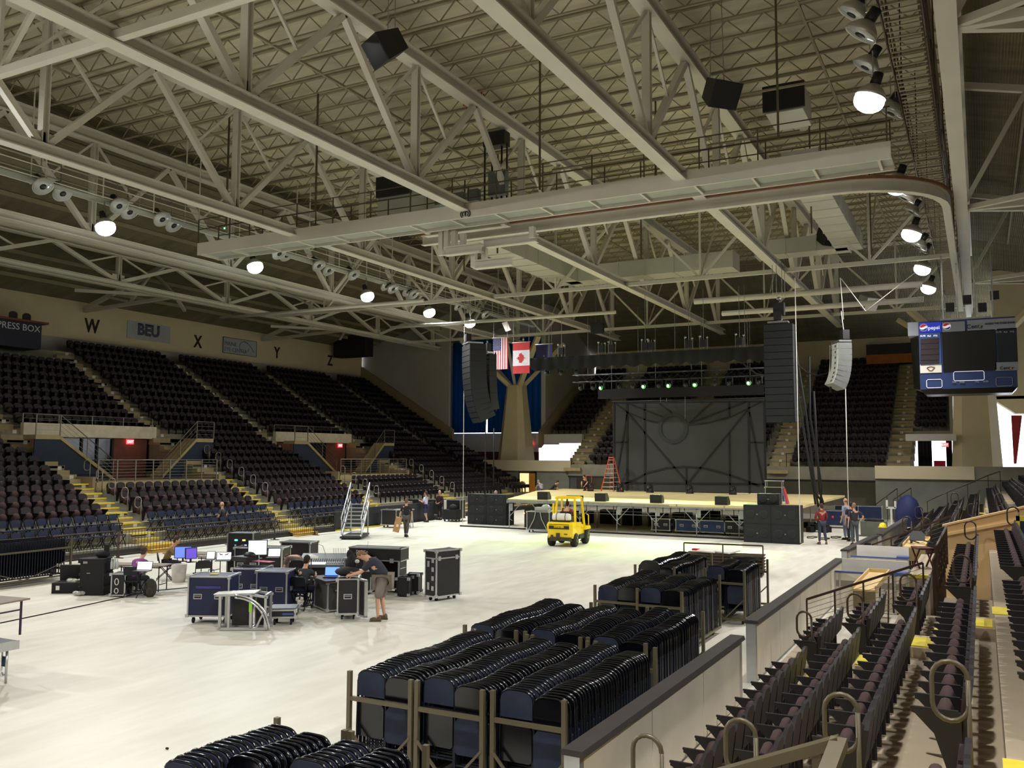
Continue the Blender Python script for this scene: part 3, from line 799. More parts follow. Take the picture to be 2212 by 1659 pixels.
# ================================================================ rink boards, penalty boxes, racks of chairs
m_board = mat('board panel plastic', S(222, 215, 198), .45, 0, .08, 1.5)
m_cap = mat('black board cap', S(48, 42, 40), .6, 0, .15, 6)
m_blue = mat('blue trim plastic', S(66, 84, 150), .45, 0, .05, 5)
def board_run(label, x0, y0, x1, y1, h=1.1, torn=False, name='dasher_board'):
    root = thing(name, label, 'board', (x0, y0, 0)); d = Vector((x1-x0, y1-y0, 0)); L_ = d.length
    root.rotation_euler = (0, 0, math.atan2(d.y, d.x))
    # local x runs along the board, -y faces the stands
    n = max(1, round(L_/2.2)); s = L_/n
    for k in range(n):
        N(m_board).bx(k*s+.012, (k+1)*s-.012, -.075, -.045, .06, h-.06).build('panel', root)
    N(m_board).bx(0, L_, .045, .075, .0, h-.06).build('rink_side_panel', root)
    f = N(m_galv)
    for k in range(n+1):
        x = min(L_-.04, max(.04, k*s)); f.bx(x-.04, x+.04, -.045, .045, 0, h-.06)
    f.bx(0, L_, -.05, .05, 0, .06); f.build('frame', root)
    N(m_cap).add([(-.02, -.14, h-.06), (L_+.02, -.14, h-.06), (L_+.02, .12, h-.06), (-.02, .12, h-.06), (-.02, -.12, h), (L_+.02, -.12, h), (L_+.02, .1, h), (-.02, .1, h)],
        [(3, 2, 1, 0), (4, 5, 6, 7), (0, 1, 5, 4), (1, 2, 6, 5), (2, 3, 7, 6), (3, 0, 4, 7)], False).build('cap', root)
    N(m_alu).bx(L_-.1, L_+.005, -.085, .085, 0, h-.06).build('end_post', root)
    N(m_alu).bx(-.005, .1, -.085, .085, 0, h-.06).build('end_post', root)
    return root
board_run('rink board run closest to the camera with black cap, beside the front rack of chairs', -3.68, 8.3, -3.62, 14.75)
board_run('long rink board run with black cap, between the gate gap and the penalty boxes', -3.72, 16.2, -3.70, 27.2)
board_run('rink board run past the penalty boxes, under the yellow hard hat', -3.9, 29.8, -3.6, 36.0)
board_run('far rink board run with blue tinted cap, past the yellow hard hat', -3.5, 36.4, -3.3, 46.5)
def pen(Y, x0, x1, label):
    root = thing('penalty_box_partition', label, 'partition', (x0, Y, 0)); w_ = x1-x0
    N(m_board).bx(0, w_, -.03, .0, .05, .78).build('lower_panel', root)
    N(mat('grey band plastic', S(140, 136, 132), .5)).bx(0, w_, -.036, -.03, .62, .78).build('grey_band', root)
    N(m_blue).bx(0, w_, -.05, .02, .98, 1.02).build('trim_strip', root)
    N(m_board).bx(0, w_, -.03, 0, .78, .98).build('upper_panel', root)
    N(m_white).bx(.15, w_, .25, .29, .0, 1.32).build('rear_white_panel', root)
    N(m_blue).bx(w_-.32, w_+.02, -.05, .3, 1.02, 1.06).build('blue_cap', root)
    f = N(m_alu)
    for x in (0, .12, w_-.3, w_-.02): f.bx(x-.02, x+.02, -.045, .02, 0, 1.0)
    f.build('frame', root); return root
pen(24.9, -3.5, -1.75, 'white and blue penalty box partition nearer the camera, behind the plywood counter')
pen(28.9, -3.6, -2.0, 'white and blue penalty box partition farther from the camera')
# plywood scorer counter
def counter(label, x0, x1, y0, y1, z, mt=m_wood):
    root = thing('plywood_counter', label, 'counter', ((x0+x1)/2, (y0+y1)/2, 0)); a, c = (x1-x0)/2, (y1-y0)/2
    N(mt).bx(-a, a, -c, c, z-.04, z).build('top', root)
    b = N(mt); b.bx(-a, -a+.03, -c, c, z, z+.09); b.bx(a-.03, a, -c, c, z, z+.09); b.bx(-a, a, c-.03, c, z, z+.09); b.build('rim', root)
    N(mat('slatted olive panel', S(132, 120, 84), .7, 0, .1, 5)).bx(-a+.02, a-.02, -c, -c+.04, z-.42, z-.04).build('front_panel', root)
    b = N(m_galv)
    for i in range(7): b.bx(-a+.03+i*(2*a-.08)/6, -a+.05+i*(2*a-.08)/6, -c+.0, -c+.02, .05, z-.42)
    b.bx(-a, a, -c, -c+.03, 0, .05); b.build('grille', root)
    b = N(m_rail)
    for sy in (.2, .85): b.bar((-a, -c+2*c*sy-.3, 0), (-a+.02, -c+2*c*sy+.35, z-.05), .035); b.bar((-a, -c+2*c*sy+.35, 0), (-a+.02, -c+2*c*sy-.3, z-.05), .035); b.bar((a, -c+2*c*sy-.3, 0), (a-.02, -c+2*c*sy+.35, z-.05), .035)
    b.build('trestle', root); return root
counter('long pale plywood counter on a trestle inside the rink box beside the long boards', -2.62, -2.12, 21.1, 24.4, 1.1)
counter('small pale plywood box counter with a black chair back on it', -2.2, -1.55, 29.6, 32.6, 1.3)
b = thing('tipped_chair', 'black folding chair lying tipped on the small plywood counter', 'chair', (-1.85, 30.6, 1.39))
N(m_black).prism([(-.22, 0), (.22, 0), (.22, .2), (.12, .32), (-.12, .32), (-.22, .2)], .04, (0, 0, .02), (1, 0, 0), (0, .5, .85)).build('backrest', b)
q = N(m_blk2); q.bar((.2, 0, .03), (.5, -.9, .03), .03); q.bar((-.2, .0, .03), (.1, -.9, .03), .03); q.build('leg_frame', b)
# cable rail stepping up beside the rink box
def slope_rail(label, x0, z0, x1, z1, y, h=.98):
    root = thing('slope_railing', label, 'railing', (x0, y, z0)); dx, dz = x1-x0, z1-z0
    N(m_rail).bar((0, 0, h), (dx, 0, dz+h), .05, .05).build('top_rail', root)
    n = 4
    for i in range(n+1):
        t = i/n; N(m_rail).bar((dx*t, 0, dz*t), (dx*t, 0, dz*t+h), .035).build('post', root)
    q = N(m_cable)
    for k in range(1, 8): q.bar((0, 0, h*k/8), (dx, 0, dz+h*k/8), .01)
    q.build('cable', root); return root
slope_rail('sloping cable railing rising from the long rink boards beside the plywood counter', -3.5, .02, -1.15, .95, 20.6, .85)
slope_rail('sloping cable railing rising past the small plywood counter', -3.2, .2, -.9, 1.2, 30.9)
railing('dark barred railing along the edge above the rink box', [(-.88, 20.5, 1.19), (-.88, 26.3, 1.19)], .98, 1.05, 3, .06, m_rail)
q = N(m_rail)
for i in range(28): q.bar((-.95, 20.5+i*.21, .02), (-.95, 20.5+i*.21, 1.9), .045)
tag(q.build('barred_screen'), 'dark vertical bars closing the side of the rink box under the railing', 'screen')
ld = thing('concrete_ledge', 'pale concrete ledge with a yellow edge, carrying a maroon folding stool', 'ledge', (-1.25, 21.5, 0))
N(m_walk).bx(-.2, .2, -.6, 4.0, .0, 1.5).build('block', ld)
N(m_yel).bx(-.21, .21, -.62, -.53, 1.44, 1.515).build('yellow_edge', ld)
st = thing('folding_stool', 'small maroon folding stool with crossed legs on the pale ledge', 'stool', (-1.25, 22.4, 1.5), .4)
N(mat('maroon canvas', S(92, 34, 40), .7)).bx(-.17, .17, -.25, .25, .42, .46).build('seat', st)
for s in (-1, 1): N(mat('maroon canvas', (0, 0, 0))).bar((s*.15, -.22, 0), (s*.15, .22, .42), .03).build('leg', st); N(mat('maroon canvas', (0, 0, 0))).bar((s*.15, .22, 0), (s*.15, -.22, .42), .03).build('leg', st)
# steel steps behind the pen boxes
q = thing('metal_steps', 'small shiny metal steps between the pens and the pale ledge', 'steps', (-1.75, 25.4, 0))
for k in range(5): N(m_galv).bx(-.22, .22, k*.18, k*.18+.16, .2*k+.16, .2*k+.2).build('tread', q)
for s in (-1, 1): N(m_galv).bar((s*.23, -.05, .0), (s*.23, .9, 1.05), .03, .1).build('stringer', q)

# cream stair wall crossing the right stand
def wallpoly(name, pts, y, t, mt):
    k = len(pts); V = [(x, y, z) for x, z in pts]+[(x, y+t, z) for x, z in pts]
    F = [tuple(range(k)), tuple(range(2*k-1, k-1, -1))]+[(i, k+i, k+(i+1) % k, (i+1) % k) for i in range(k)]
    return N(mt).add(V, F, False).build(name)
m_beige = mat('beige painted stair wall', S(216, 182, 130), .7, 0, .05, 1)
struct(wallpoly('wall_stair', [(-.95, .2), (1.9, .2), (1.9, 2.95), (-.95, 2.12)], 27.0, .16, m_beige))
struct(wallpoly('trim_stair', [(-1.0, 2.12), (1.9, 2.95), (1.9, 3.0), (-1.0, 2.17)], 26.95, .28, m_beige))
struct(wallpoly('trim_stair', [(-1.0, 1.86), (1.2, 2.4), (1.2, 2.47), (-1.0, 1.93)], 26.9, .12, m_beige))
sg = thing('yellow_sign_frame', 'yellow painted frame standing at the right edge beside the beige wall', 'frame', (.95, 25.2, 1.95))
N(m_yel).bx(-.25, -.17, -.03, .03, 0, .62).build('post', sg); N(m_yel).bx(-.25, .45, -.03, .03, .5, .62).build('bar', sg)
N(m_dkblue).bx(-.17, .45, -.02, .0, .0, .5).build('panel', sg)
for i, (p, Y) in enumerate((((2060, 1050), 47.0),)):
    pass
# low plywood cap seen past the scoreboard stairs, barrier rails along the concrete wall
def rail_line(label, pts, name='stair_handrail'):
    P = [at(px, py, Y=Y) for px, py, Y in pts]; root = thing(name, label, 'handrail', P[0]); o = P[0]
    N(m_rail).tube([p-o for p in P], .03, 6).build('top_rail', root)
    for p in P: 
        zb_ = 0 if p.y < 62 and p.x < -2.5 else max(0, RZ(0)+RISE*max(0, int((p.x+3.3)/DL)))
        N(m_rail).bar(p-o, Vector((p.x, p.y, min(zb_, p.z-.3)))-o, .04).build('post', root)
    return root
rail_line('long dark handrail climbing the stained concrete wall to the right', [(2003, 1083, 56), (2046, 1063, 56.5), (2090, 1046, 57), (2134, 1027, 57.5), (2160, 1018, 58)])
rail_line('left one of two short dark stair rails before the concrete wall', [(1891, 1090, 60), (1916, 1071, 60.5), (1938, 1055, 61)])
rail_line('right one of two short dark stair rails before the concrete wall', [(1930, 1079, 60), (1945, 1069, 60.5), (1968, 1054, 61)])
q = thing('near_handrail', 'thick olive handrail with a short post at the lower edge of the photo', 'railing', (-1.34, 5.5, 1.2))
N(m_railp).bar((-.5, 0, .72), (.57, 0, 1.18), .09, .06).build('top_rail', q); N(m_railp).bar((.57, 0, 1.18), (.50, -.5, .95), .09, .06).build('return_rail', q)
N(m_railp).bar((.44, 0, 0), (.44, 0, 1.12), .045).build('post', q); N(m_railp).bar((-.4, 0, -.4), (-.4, 0, .76), .045).build('post', q)
# yellow hard hat on the board end, glove stand
hh = thing('hard_hat', 'yellow hard hat sitting on the end of the rink boards', 'hat', fl(1907, 1139, 1.1))
q = N(mat('hard hat yellow', S(250, 222, 40), .3)); q.lathe([(.15, 0), (.15, .05), (.13, .12), (.09, .17), (.02, .19)], seg=12); q.build('shell', hh)
q = N(mat('hard hat yellow', (1, 1, 0))); q.lathe([(.19, 0), (.19, .012), (.14, .02)], seg=12); q.build('brim', hh)
jk = at(1907, 1165, Y=33.4)
q = N(m_black); q.bx(-.1, .1, -.05, .05, -.5, .1); tag(q.build('hanging_jacket', loc=(-3.55, 33.0, .95)), 'black jacket hanging over the rink boards below the hard hat', 'jacket')

# ---- folded chairs in racks
m_shell = mat('navy black chair shell', S(8, 9, 15), .16, 0, .1, 4, spec=.6)
m_pad = mat('navy chair upholstery', S(23, 33, 54), .8, 0, .18, 12)
m_tube = mat('gunmetal chair tube', S(34, 38, 50), .35, .6, .1, 6)
def arch(w, h0, h1, r, n=5):
    P = [(-w, h0), (w, h0)]
    for i in range(n+1): a = i*PI/2/n; P.append((w-r+r*math.cos(a), h1-r*.8+r*.8*math.sin(a)))
    for i in range(n+1): a = PI/2+i*PI/2/n; P.append((-w+r+r*math.cos(a), h1-r*.8+r*.8*math.sin(a)))
    return P
def folded_chair(label, group, pad):
    t = thing('folded_chair', label, 'chair', (0, 0, 0), 0, group)
    # thin along y; -y is the side turned to the camera
    f, k = (m_pad, m_shell) if pad else (m_shell, m_pad)
    b = N(f).prism(arch(.205, .82, 1.12, .13), .022, (0, -.012, 0), (1, 0, 0), (0, 0, 1)); b.mat(k).prism(arch(.215, .82, 1.135, .14), .02, (0, .011, 0), (1, 0, 0), (0, 0, 1)); P_ = [(x*1.0, -.0, z) for x, z in arch(.213, .82, 1.13, .14)[1:-1]]; b.mat(m_shell).tube([P_[i] for i in range(len(P_))], .014, 5); b.build('backrest', t)
    b = N(m_shell if pad else m_pad).prism([(-.2, .36), (-.17, .33), (.17, .33), (.2, .36), (.2, .70), (.15, .76), (-.15, .76), (-.2, .70)], .035, (0, -.008, 0), (1, 0, 0), (0, 0, 1)); b.build('seat', t)
    b = N(m_tube)
    for s in (-1, 1): b.bar((s*.222, .0, 0), (s*.212, .008, 1.0), .02, .03); b.bar((s*.19, .018, 0), (s*.19, .018, .5), .018, .02)
    b.bar((-.22, 0, .2), (.22, 0, .2), .02); b.bar((-.2, -.012, .775), (.2, -.012, .775), .02, .015); b.build('frame', t); return t
def rack_bm(root, w, L_, h=1.3, bar=.97):
    for x in (0, w):
        for y in (0, L_): N(m_railp).bx(x-.026, x+.026, y-.026, y+.026, .16, h).build('post', root)
    for y in (0, L_): N(m_railp).bx(0, w, y-.022, y+.022, bar-.025, bar+.025).build('cross_bar', root)
    b = N(m_railp)
    for x in (0, w): b.bx(x-.03, x+.03, 0, L_, .12, .17)
    for y in (0, L_/2, L_): b.bx(0, w, y-.03, y+.03, .12, .165)
    for y in (0, L_): b.bar((0, y-.02, .62), (w*.5, y-.02, .14), .028); b.bar((w, y-.02, .62), (w*.5, y-.02, .14), .028)
    b.build('base_frame', root)
    for x in (.1, w-.1):
        for y in (.25, L_-.25): N(m_blk2).lathe([(.06, -.02), (.06, .02)], (x, y, .06), 10, Matrix.Rotation(PI/2, 4, 'Y')).build('caster', root)
protoA = protoB = None; indiv = 0; stuffA = []
def chairs(x, y0, n, pitch, label, group, pad, dz=0., indivn=True, z=.17):
    global protoA, protoB, indiv
    for i in range(n):
        y = y0+i*pitch; wob = random.uniform(-.012, .012); zz = z+dz+.018*math.sin(i*.35+x*3)+random.uniform(-.004, .004)
        if indivn:
            if pad:
                if protoA is None: protoA = folded_chair(label, group, True); o = protoA
                else: o = copy_tree(protoA)
            else:
                if protoB is None: protoB = folded_chair(label, group, False); o = protoB
                else: o = copy_tree(protoB)
            o['label'] = label; o['group'] = group
            o.location = (x+wob, y, zz); indiv += 1
        else: stuffA.append((x+wob, y, zz, pad))
RACKS = [  # x, y, w, L, name, individual chairs
    (-7.09, 9.15, .92, 3.1, 'front left rack', 1), (-6.08, 9.15, .9, 3.1, 'front middle rack', 1), (-5.07, 9.2, .9, 3.1, 'front right rack', 1),
    (-7.38, 12.45, .92, 3.0, 'left rack of the second line', 2), (-6.30, 12.45, .92, 3.0, 'middle rack of the second line', 2), (-5.28, 12.5, .9, 3.0, 'right rack of the second line', 0),
    (-7.25, 17.55, .93, 2.9, 'left rack of the third line', 0), (-6.30, 17.5, .93, 2.9, 'right rack of the third line', 0),
    (-7.72, 21.3, 1.0, 3.4, 'farthest rack', 0), (-6.02, 21.5, .95, 2.6, 'lone rack at the right', 0)]
rk = None
for i, (x, y, w_, L_, nm, ind) in enumerate(RACKS):
    root = thing('chair_rack', 'olive grey wheeled steel chair rack full of folded chairs, %s' % nm, 'rack', (x, y, 0), 0, None)
    rack_bm(root, w_, L_)
    n = int((L_-.25)/.088)
    tall = .02 if i != 6 else .0
    if i == 9: n = 20
    chairs(x+w_*.27, y+.12, n, .088, 'folded chair with navy padded back, %s' % nm, 'navy backed chairs in the '+nm, True, tall, ind >= 1)
    chairs(x+w_*.745, y+.13, n, .088, 'folded chair with dark shell back, %s' % nm, 'dark backed chairs in the '+nm, False, -.03, ind == 1 and True)
# rack cut by the lower picture edge
for j, (x, y) in enumerate(((-6.5, 4.2), (-5.55, 4.2))):
    root = thing('chair_rack', 'olive grey chair rack cut off by the lower picture edge, %s one' % ('left', 'right')[j], 'rack', (x, y, 0)); rack_bm(root, .87, 3.0)
    nm = ('left', 'right')[j]+' rack at the lower picture edge'
    chairs(x+.24, y+1.55 if j == 0 else y+2.1, 15 if j == 0 else 8, .088, 'folded chair with navy padded back, %s' % nm, 'navy backed chairs, '+nm, True, .02)
    chairs(x+.65, y+1.9 if j == 0 else y+2.3, 11 if j == 0 else 6, .088, 'folded chair with dark shell back, %s' % nm, 'dark backed chairs, '+nm, False, 0)
# remaining racked chairs as one mass
bA = folded_chair('x', None, True); bB = folded_chair('x', None, False)
def grab(root):
    V = []; F = []; Mi = []; mats = []
    for ch in root.children:
        me = ch.data; o = len(V); V += [tuple(v.co) for v in me.vertices]
        for p in me.polygons:
            mt = me.materials[p.material_index]
            if mt not in mats: mats.append(mt)
            F.append(tuple(i+o for i in p.vertices)); Mi.append(mats.index(mt))
    return V, F, Mi, mats
gA, gB = grab(bA), grab(bB)
for r_ in (bA, bB):
    for ch in list(r_.children): bpy.data.objects.remove(ch)
    bpy.data.objects.remove(r_)
B = MB(); B.mats = list(dict.fromkeys(gA[3]+gB[3]))
def add_mass(spots):
    for x, y, z, pad in spots:
        g = gA if pad else gB; o = len(B.v)
        B.v += [(x+a, y+c, z+d) for a, c, d in g[0]]; B.f += [tuple(k+o for k in f) for f in g[1]]
        B.m += [B.mats.index(g[3][k]) for k in g[2]]; B.sm += [False]*len(g[1])
add_mass(stuffA)
tag(B.build('folded_chairs'), 'folded navy chairs filling the racks farther back', 'chairs', None, 'stuff')
# rack at the left edge, turned along the stand
B = MB(); B.mats = list(dict.fromkeys(gA[3]+gB[3]))
root = thing('chair_rack', 'wheeled chair rack at the left picture edge before the blue chairs', 'rack', (-26.9, 18.9, 0), -PI/2+.05)
rack_bm(root, 3.2, 1.0, 1.32, 1.0)
la = thing('leftc', 'x', 'x'); bpy.data.objects.remove(la)
c0 = None
for i in range(34):
    for k in range(2):
        if c0 is None:
            V, F, Mi, mats = gA; mb = MB(); mb.v = list(V); mb.f = list(F); mb.m = list(Mi); mb.sm = [False]*len(F); mb.mats = mats
            c0 = mb.build('folded_chair'); o = c0
        else: o = c0.copy(); COL.objects.link(o)
        o.location = (-27.0+(.25+.5*k)*1.0+.05*(k*0), 18.8-i*.09+.0, .17); o.rotation_euler = (0, 0, PI/2*0+.05); 
        tag(o, 'folded navy chair in the rack at the left picture edge', 'chair', 'folded chairs in the left edge rack'); indiv += 1
print('rack chairs', indiv)
# lone black chair standing on the third line and loose pile on the right rack
lc = thing('upright_chair', 'lone black folding chair back sticking up behind the third line of racks', 'chair', (-7.15, 20.75, .17))
N(m_black).prism(arch(.235, .95, 1.32, .16), .04, (0, 0, 0), (1, 0, 0), (0, 0, 1)).build('backrest', lc)
q = N(m_tube)
for s in (-1, 1): q.bar((s*.24, 0, 0), (s*.24, 0, 1.15), .025)
q.build('frame', lc)
for i in range(7):
    o = thing('loose_folded_chair', 'loose folded chair lying flat on top of the lone right rack', 'chair', (-5.55+random.uniform(-.1, .1), 22.6+i*.2, 1.2+i*.018), random.uniform(-.5, .5), 'loose chairs piled on the lone right rack')
    N(m_shell).prism(arch(.21, -.3, .2, .12), .03, (0, 0, 0), (1, 0, 0), (0, 1, .08)).build('seat', o)
    q = N(m_tube); q.bar((-.22, -.4, .02), (-.22, .4, .02), .02); q.bar((.22, -.4, .02), (.22, .4, .02), .02); q.build('frame', o)
# flat cart with folded barriers and boards behind the racks
fc = thing('flat_rail_cart', 'brown rail cart stacked with folded white boards, behind the farthest racks', 'cart', fl(1478, 1240, 0), .12)
w0 = 2.6
for x in (0, w0/2, w0): N(m_rail).bar((x, 0, .1), (x, 0, 1.05), .04).build('post', fc)
N(m_rail).bar((0, 0, 1.05), (w0, 0, 1.05), .05).build('top_rail', fc)
q = N(m_rail)
for k in range(6): q.bx(0, w0, .1, 1.0, .15+k*.1, .18+k*.1)
q.build('stacked_frames', fc)
N(m_blk2).bx(.05, w0-.05, .05, .95, .06, .12).build('deck', fc)
for x in (.2, w0-.2):
    for y in (.15, .85): N(m_blk2).ball((x, y, .06), .06, 8, 6).build('caster', fc)
for k, (xx, rz, lab) in enumerate(((.65, .1, 'white folded board lying flat on the brown rail cart, left one'), (1.3, -.3, 'white folded board lying flat on the brown rail cart, right one'))):
    p = fc.location+Vector((xx, .5+.12*xx, .78)); o = N(m_white).bx(-.3, .3, -.35, .35, -.02, .02).build('white_board'); o.location = p; o.rotation_euler = (.05, .05, rz); tag(o, lab, 'board')
p = fc.location+Vector((.28, .45, .8)); o = N(mat('red cloth', (1, 0, 0))).box((0, 0, 0), (.22, .2, .06)).build('red_bag'); o.location = p; tag(o, 'small red pouch beside the white boards on the brown cart', 'bag')
# ================================================================ stage, speakers, rig
m_deckply = mat('honey stage plywood', S(222, 202, 146), .55, 0, .08, 1.2)
m_spk = mat('black speaker paint', S(17, 19, 19), .6, 0, .15, 8)
m_grille = mat('speaker grille', S(28, 30, 32), .55, .2, .2, 40)
ST_Z = 1.6
stage = thing('concert_stage', 'low concert stage with honey plywood deck on grey scaffold legs', 'stage', (-17, 44, 0))
SP = [(-23.2, 43.6), (-7.8, 43.5), (-7.6, 59), (-26.8, 59), (-26.8, 54.6)]
pl = [(x+17, y-44) for x, y in SP]; k = len(pl)
N(m_deckply).add([(x, y, ST_Z-.12) for x, y in pl]+[(x, y, ST_Z) for x, y in pl],
    [tuple(range(k-1, -1, -1)), tuple(range(k, 2*k))]+[(i, (i+1) % k, k+(i+1) % k, k+i) for i in range(k)], False).build('deck', stage)
N(m_galv).bx(-6.22, 9.2, -.46, -.40, ST_Z-.2, ST_Z-.06).build('front_trim', stage)
q = N(m_galv)
for i in range(7): q.bx(-6.2+i*2.4, -6.15+i*2.4, -.48, -.39, ST_Z-.24, ST_Z-.02)
q.build('trim_joint', stage)
for i in range(8):
    x = -6.1+i*2.1
    for y in (-.35, 2.1, 4.6, 7.2, 10.5):
        N(m_galv).tube([(x, y, 0), (x, y, ST_Z-.12)], .026, 6).build('leg', stage)
q = N(m_galv)
for i in range(7):
    x = -6.1+i*2.1
    q.bar((x, -.35, .62), (x+.75, -.35, ST_Z-.2), .03); q.bar((x+2.1, -.35, .62), (x+1.35, -.35, ST_Z-.2), .03)
    q.bx(x+.02, x+.22, -.37, -.33, .95, 1.35); q.tube([(x+.05, -.36, .95), (x+.05, -.36, .5), (x+.2, -.36, .42)], .015, 5)
for y in (2.1, 4.6): q.bar((-6.1, y, .8), (8.6, y, .8), .03)
q.build('brace', stage)
tag(N(m_blk2).bx(-26, -7.5, 43.2, 43.3, 0, .07).build('cable_ramp'), 'black cable ramp lying along the foot of the stage', 'ramp')

def subw(loc, w, h, d, label, group):
    t = thing('subwoofer', label, 'speaker', loc, 0, group)
    N(m_spk).bx(-w/2, w/2, 0, d, 0, h).build('cabinet', t)
    g = N(m_grille).bx(-w/2+.04, w/2-.04, -.012, 0, .04, h-.04); g.build('grille', t)
    q = N(m_spk)
    for s in (-1, 1): q.lathe([(.21, 0), (.2, .012), (.16, .016), (.05, .02)], (s*w*.24, -.012, h/2), 16, Matrix.Rotation(PI/2, 4, 'X'))
    q.build('driver_ring', t)
    q = N(m_galv)
    q.bx(-.03, .03, -.018, -.01, h*.5-.02, h*.5+.02); q.build('badge', t); return t
for cx, nm in ((-25.35, 'left'), (-8.7, 'right')):
    w_ = 1.27; y = 45.1 if cx < -20 else 42.3
    for i in range(2):
        for j in range(3 if cx < -20 else 2):
            h = .58 if cx < -20 else .87
            subw((cx+(i-.5)*w_*1.0, y, j*h), w_-.01, h-.005, 1.0, 'black subwoofer in the %s floor stack, %s %s' % (nm, ('bottom', 'upper' if cx > -20 else 'middle', 'top')[j], ('left', 'right')[i]), nm+' subwoofer stack')
subw((-8.9, 42.7, 1.745), 1.0, .5, .7, 'small black speaker cabinet on top of the right subwoofer stack', None)
# wedge monitors
def wedge(loc, rz, label, w=.62):
    t = thing('stage_monitor', label, 'speaker', loc, rz, 'wedge monitors along the stage front')
    P = [(0, 0), (.5, 0), (.5, .16), (.28, .42), (0, .42)]
    N(m_spk).prism(P, w, (0, 0, 0), (0, 1, 0), (0, 0, 1)).build('cabinet', t)
    N(m_grille).add([(-w/2+.03, .505, .18), (w/2-.03, .505, .18), (w/2-.03, .295, .42), (-w/2+.03, .295, .42), (-w/2+.03, .52, .19), (w/2-.03, .52, .19), (w/2-.03, .31, .43), (-w/2+.03, .31, .43)],
                    [(0, 1, 2, 3), (7, 6, 5, 4), (0, 4, 5, 1), (2, 6, 7, 3)], False).build('grille', t); return t
for i, px in enumerate((1176, 1300, 1420, 1560)):
    p = at(px, 1080+i*2.5, Y=44.0)
    wedge((p.x, 43.75, ST_Z), random.uniform(-.1, .1), 'black wedge monitor at the stage front, %s' % ('leftmost, left of the forklift roof', 'second from the left, right of the forklift', 'third from the left', 'rightmost, beside the right speaker stack')[i])
# things under the stage
def road_case(name, label, loc, rz, w, d, h, mt=m_black, group=None, wheels=.1, cat='case', handles=True, lid=.0, edge=m_alu):
    """origin at floor centre; -y is the front"""
    t = thing(name, label, cat, loc, rz, group); z0 = wheels
    N(mt).bx(-w/2+.01, w/2-.01, -d/2+.01, d/2-.01, z0+.01, z0+h-.01).build('body', t)
    q = N(edge); e = .035
    for x in (-w/2, w/2-e):
        for y in (-d/2, d/2-e): q.bx(x, x+e, y, y+e, z0, z0+h)
    for z in (z0, z0+h-e)+((z0+h-lid,) if lid else ()):
        for y in (-d/2, d/2-e): q.bx(-w/2, w/2, y, y+e, z, z+e)
        for x in (-w/2, w/2-e): q.bx(x, x+e, -d/2, d/2, z, z+e)
    q.build('metal_edging', t)
    for x in (-w/2, w/2):
        for y in (-d/2, d/2):
            for z in (z0, z0+h): N(m_alu).box((x*.985, y*.985, z-(.03 if z > z0 else -.03)), (.075, .075, .075)).build('corner_bracket', t)
    if handles:
        for sx in ((-.25, .25) if w > .7 else (0,)):
            q = N(m_alu); hz = z0+h*.5; cx_ = sx*w
            q.bx(cx_-.1, cx_+.1, -d/2-.006, -d/2+.012, hz-.06, hz+.06); q.mat(m_black).bx(cx_-.08, cx_+.08, -d/2-.01, -d/2+.0, hz-.04, hz+.04)
            q.mat(m_alu).bx(cx_-.07, cx_+.07, -d/2-.03, -d/2-.015, hz+.005, hz+.02); q.build('handle', t)
        q = N(m_alu); hz = z0+h*.5
        for sx in (-1, 1): q.bx(sx*w/2-.008, sx*w/2+.008, -.09, .09, hz-.06, hz+.06)
        q.build('side_handle', t)
    if wheels > .05:
        for x in (-w/2+.12, w/2-.12):
            for y in (-d/2+.12, d/2-.12):
                q = N(m_alu).bx(x-.04, x+.04, y-.04, y+.04, z0-.025, z0); q.mat(m_blk2).lathe([(wheels*.42, -.02), (wheels*.42, .02)], (x, y, wheels*.42), 10, Matrix.Rotation(PI/2, 4, 'Y')); q.build('caster', t)
    return t
for i, (px, w_, c_, lab) in enumerate(((1432, 1.0, 0, 'black case with metal rim under the stage, left of the blue crates'), (1490, 1.3, 1, 'blue crate under the stage, left one of the pair'), (1542, 1.3, 1, 'blue crate under the stage, right one of the pair'), (1592, 1.1, 0, 'black case with rounded metal frame under the stage beside the right speaker stack'))):
    p = at(px, 1140, Y=45.4)
    t = road_case('under_stage_crate', lab, (p.x, 45.4, 0), 0, w_, .7, .62, mat('faded blue crate', S(44, 66, 112), .6, 0, .12, 4) if c_ else m_black, wheels=.12)
q = thing('lit_equipment_rack', 'dark rack with small blue and red lights under the left end of the stage', 'rack', (-22.1, 44.6, 0))
N(m_black).bx(-.55, .55, 0, .6, 0, 1.15).build('body', q); N(m_galv).bx(-.2, .35, -.02, 0, .25, .5).build('chrome_panel', q)
for k, (x, z, c) in enumerate(((-.3, .62, (.1, .3, 1)), (-.25, .55, (.1, .3, 1)), (-.28, .48, (.1, .3, 1)), (.28, .62, (.25, .2, 1)), (-.55, .78, (1, .1, .05)), (0, .75, (1, .1, .05)), (.45, .75, (1, .1, .05)))):
    N(mat('indicator %d' % (c[0] > .5), c, emit=12)).bx(x-.03, x+.03, -.05, -.02, z-.03, z+.03).build('indicator', q)
for k in range(3): N(mat('paper', S(230, 235, 240), .6)).bx(.1, .5, -.03, -.02, .85+k*.08, .90+k*.08).build('label_strip', q)
# equipment standing in the dark behind the legs
for k in range(9):
    x = -21+k*1.5
    tag(N(m_blk2).bx(-.5, .5, -.3, .3, 0, .7+.12*(k % 3)).build('dark_case', loc=(x, 49.2+.3*(k % 2), 0)), 'dark case standing in the shade under the middle of the stage', 'case', 'dark cases under the stage')

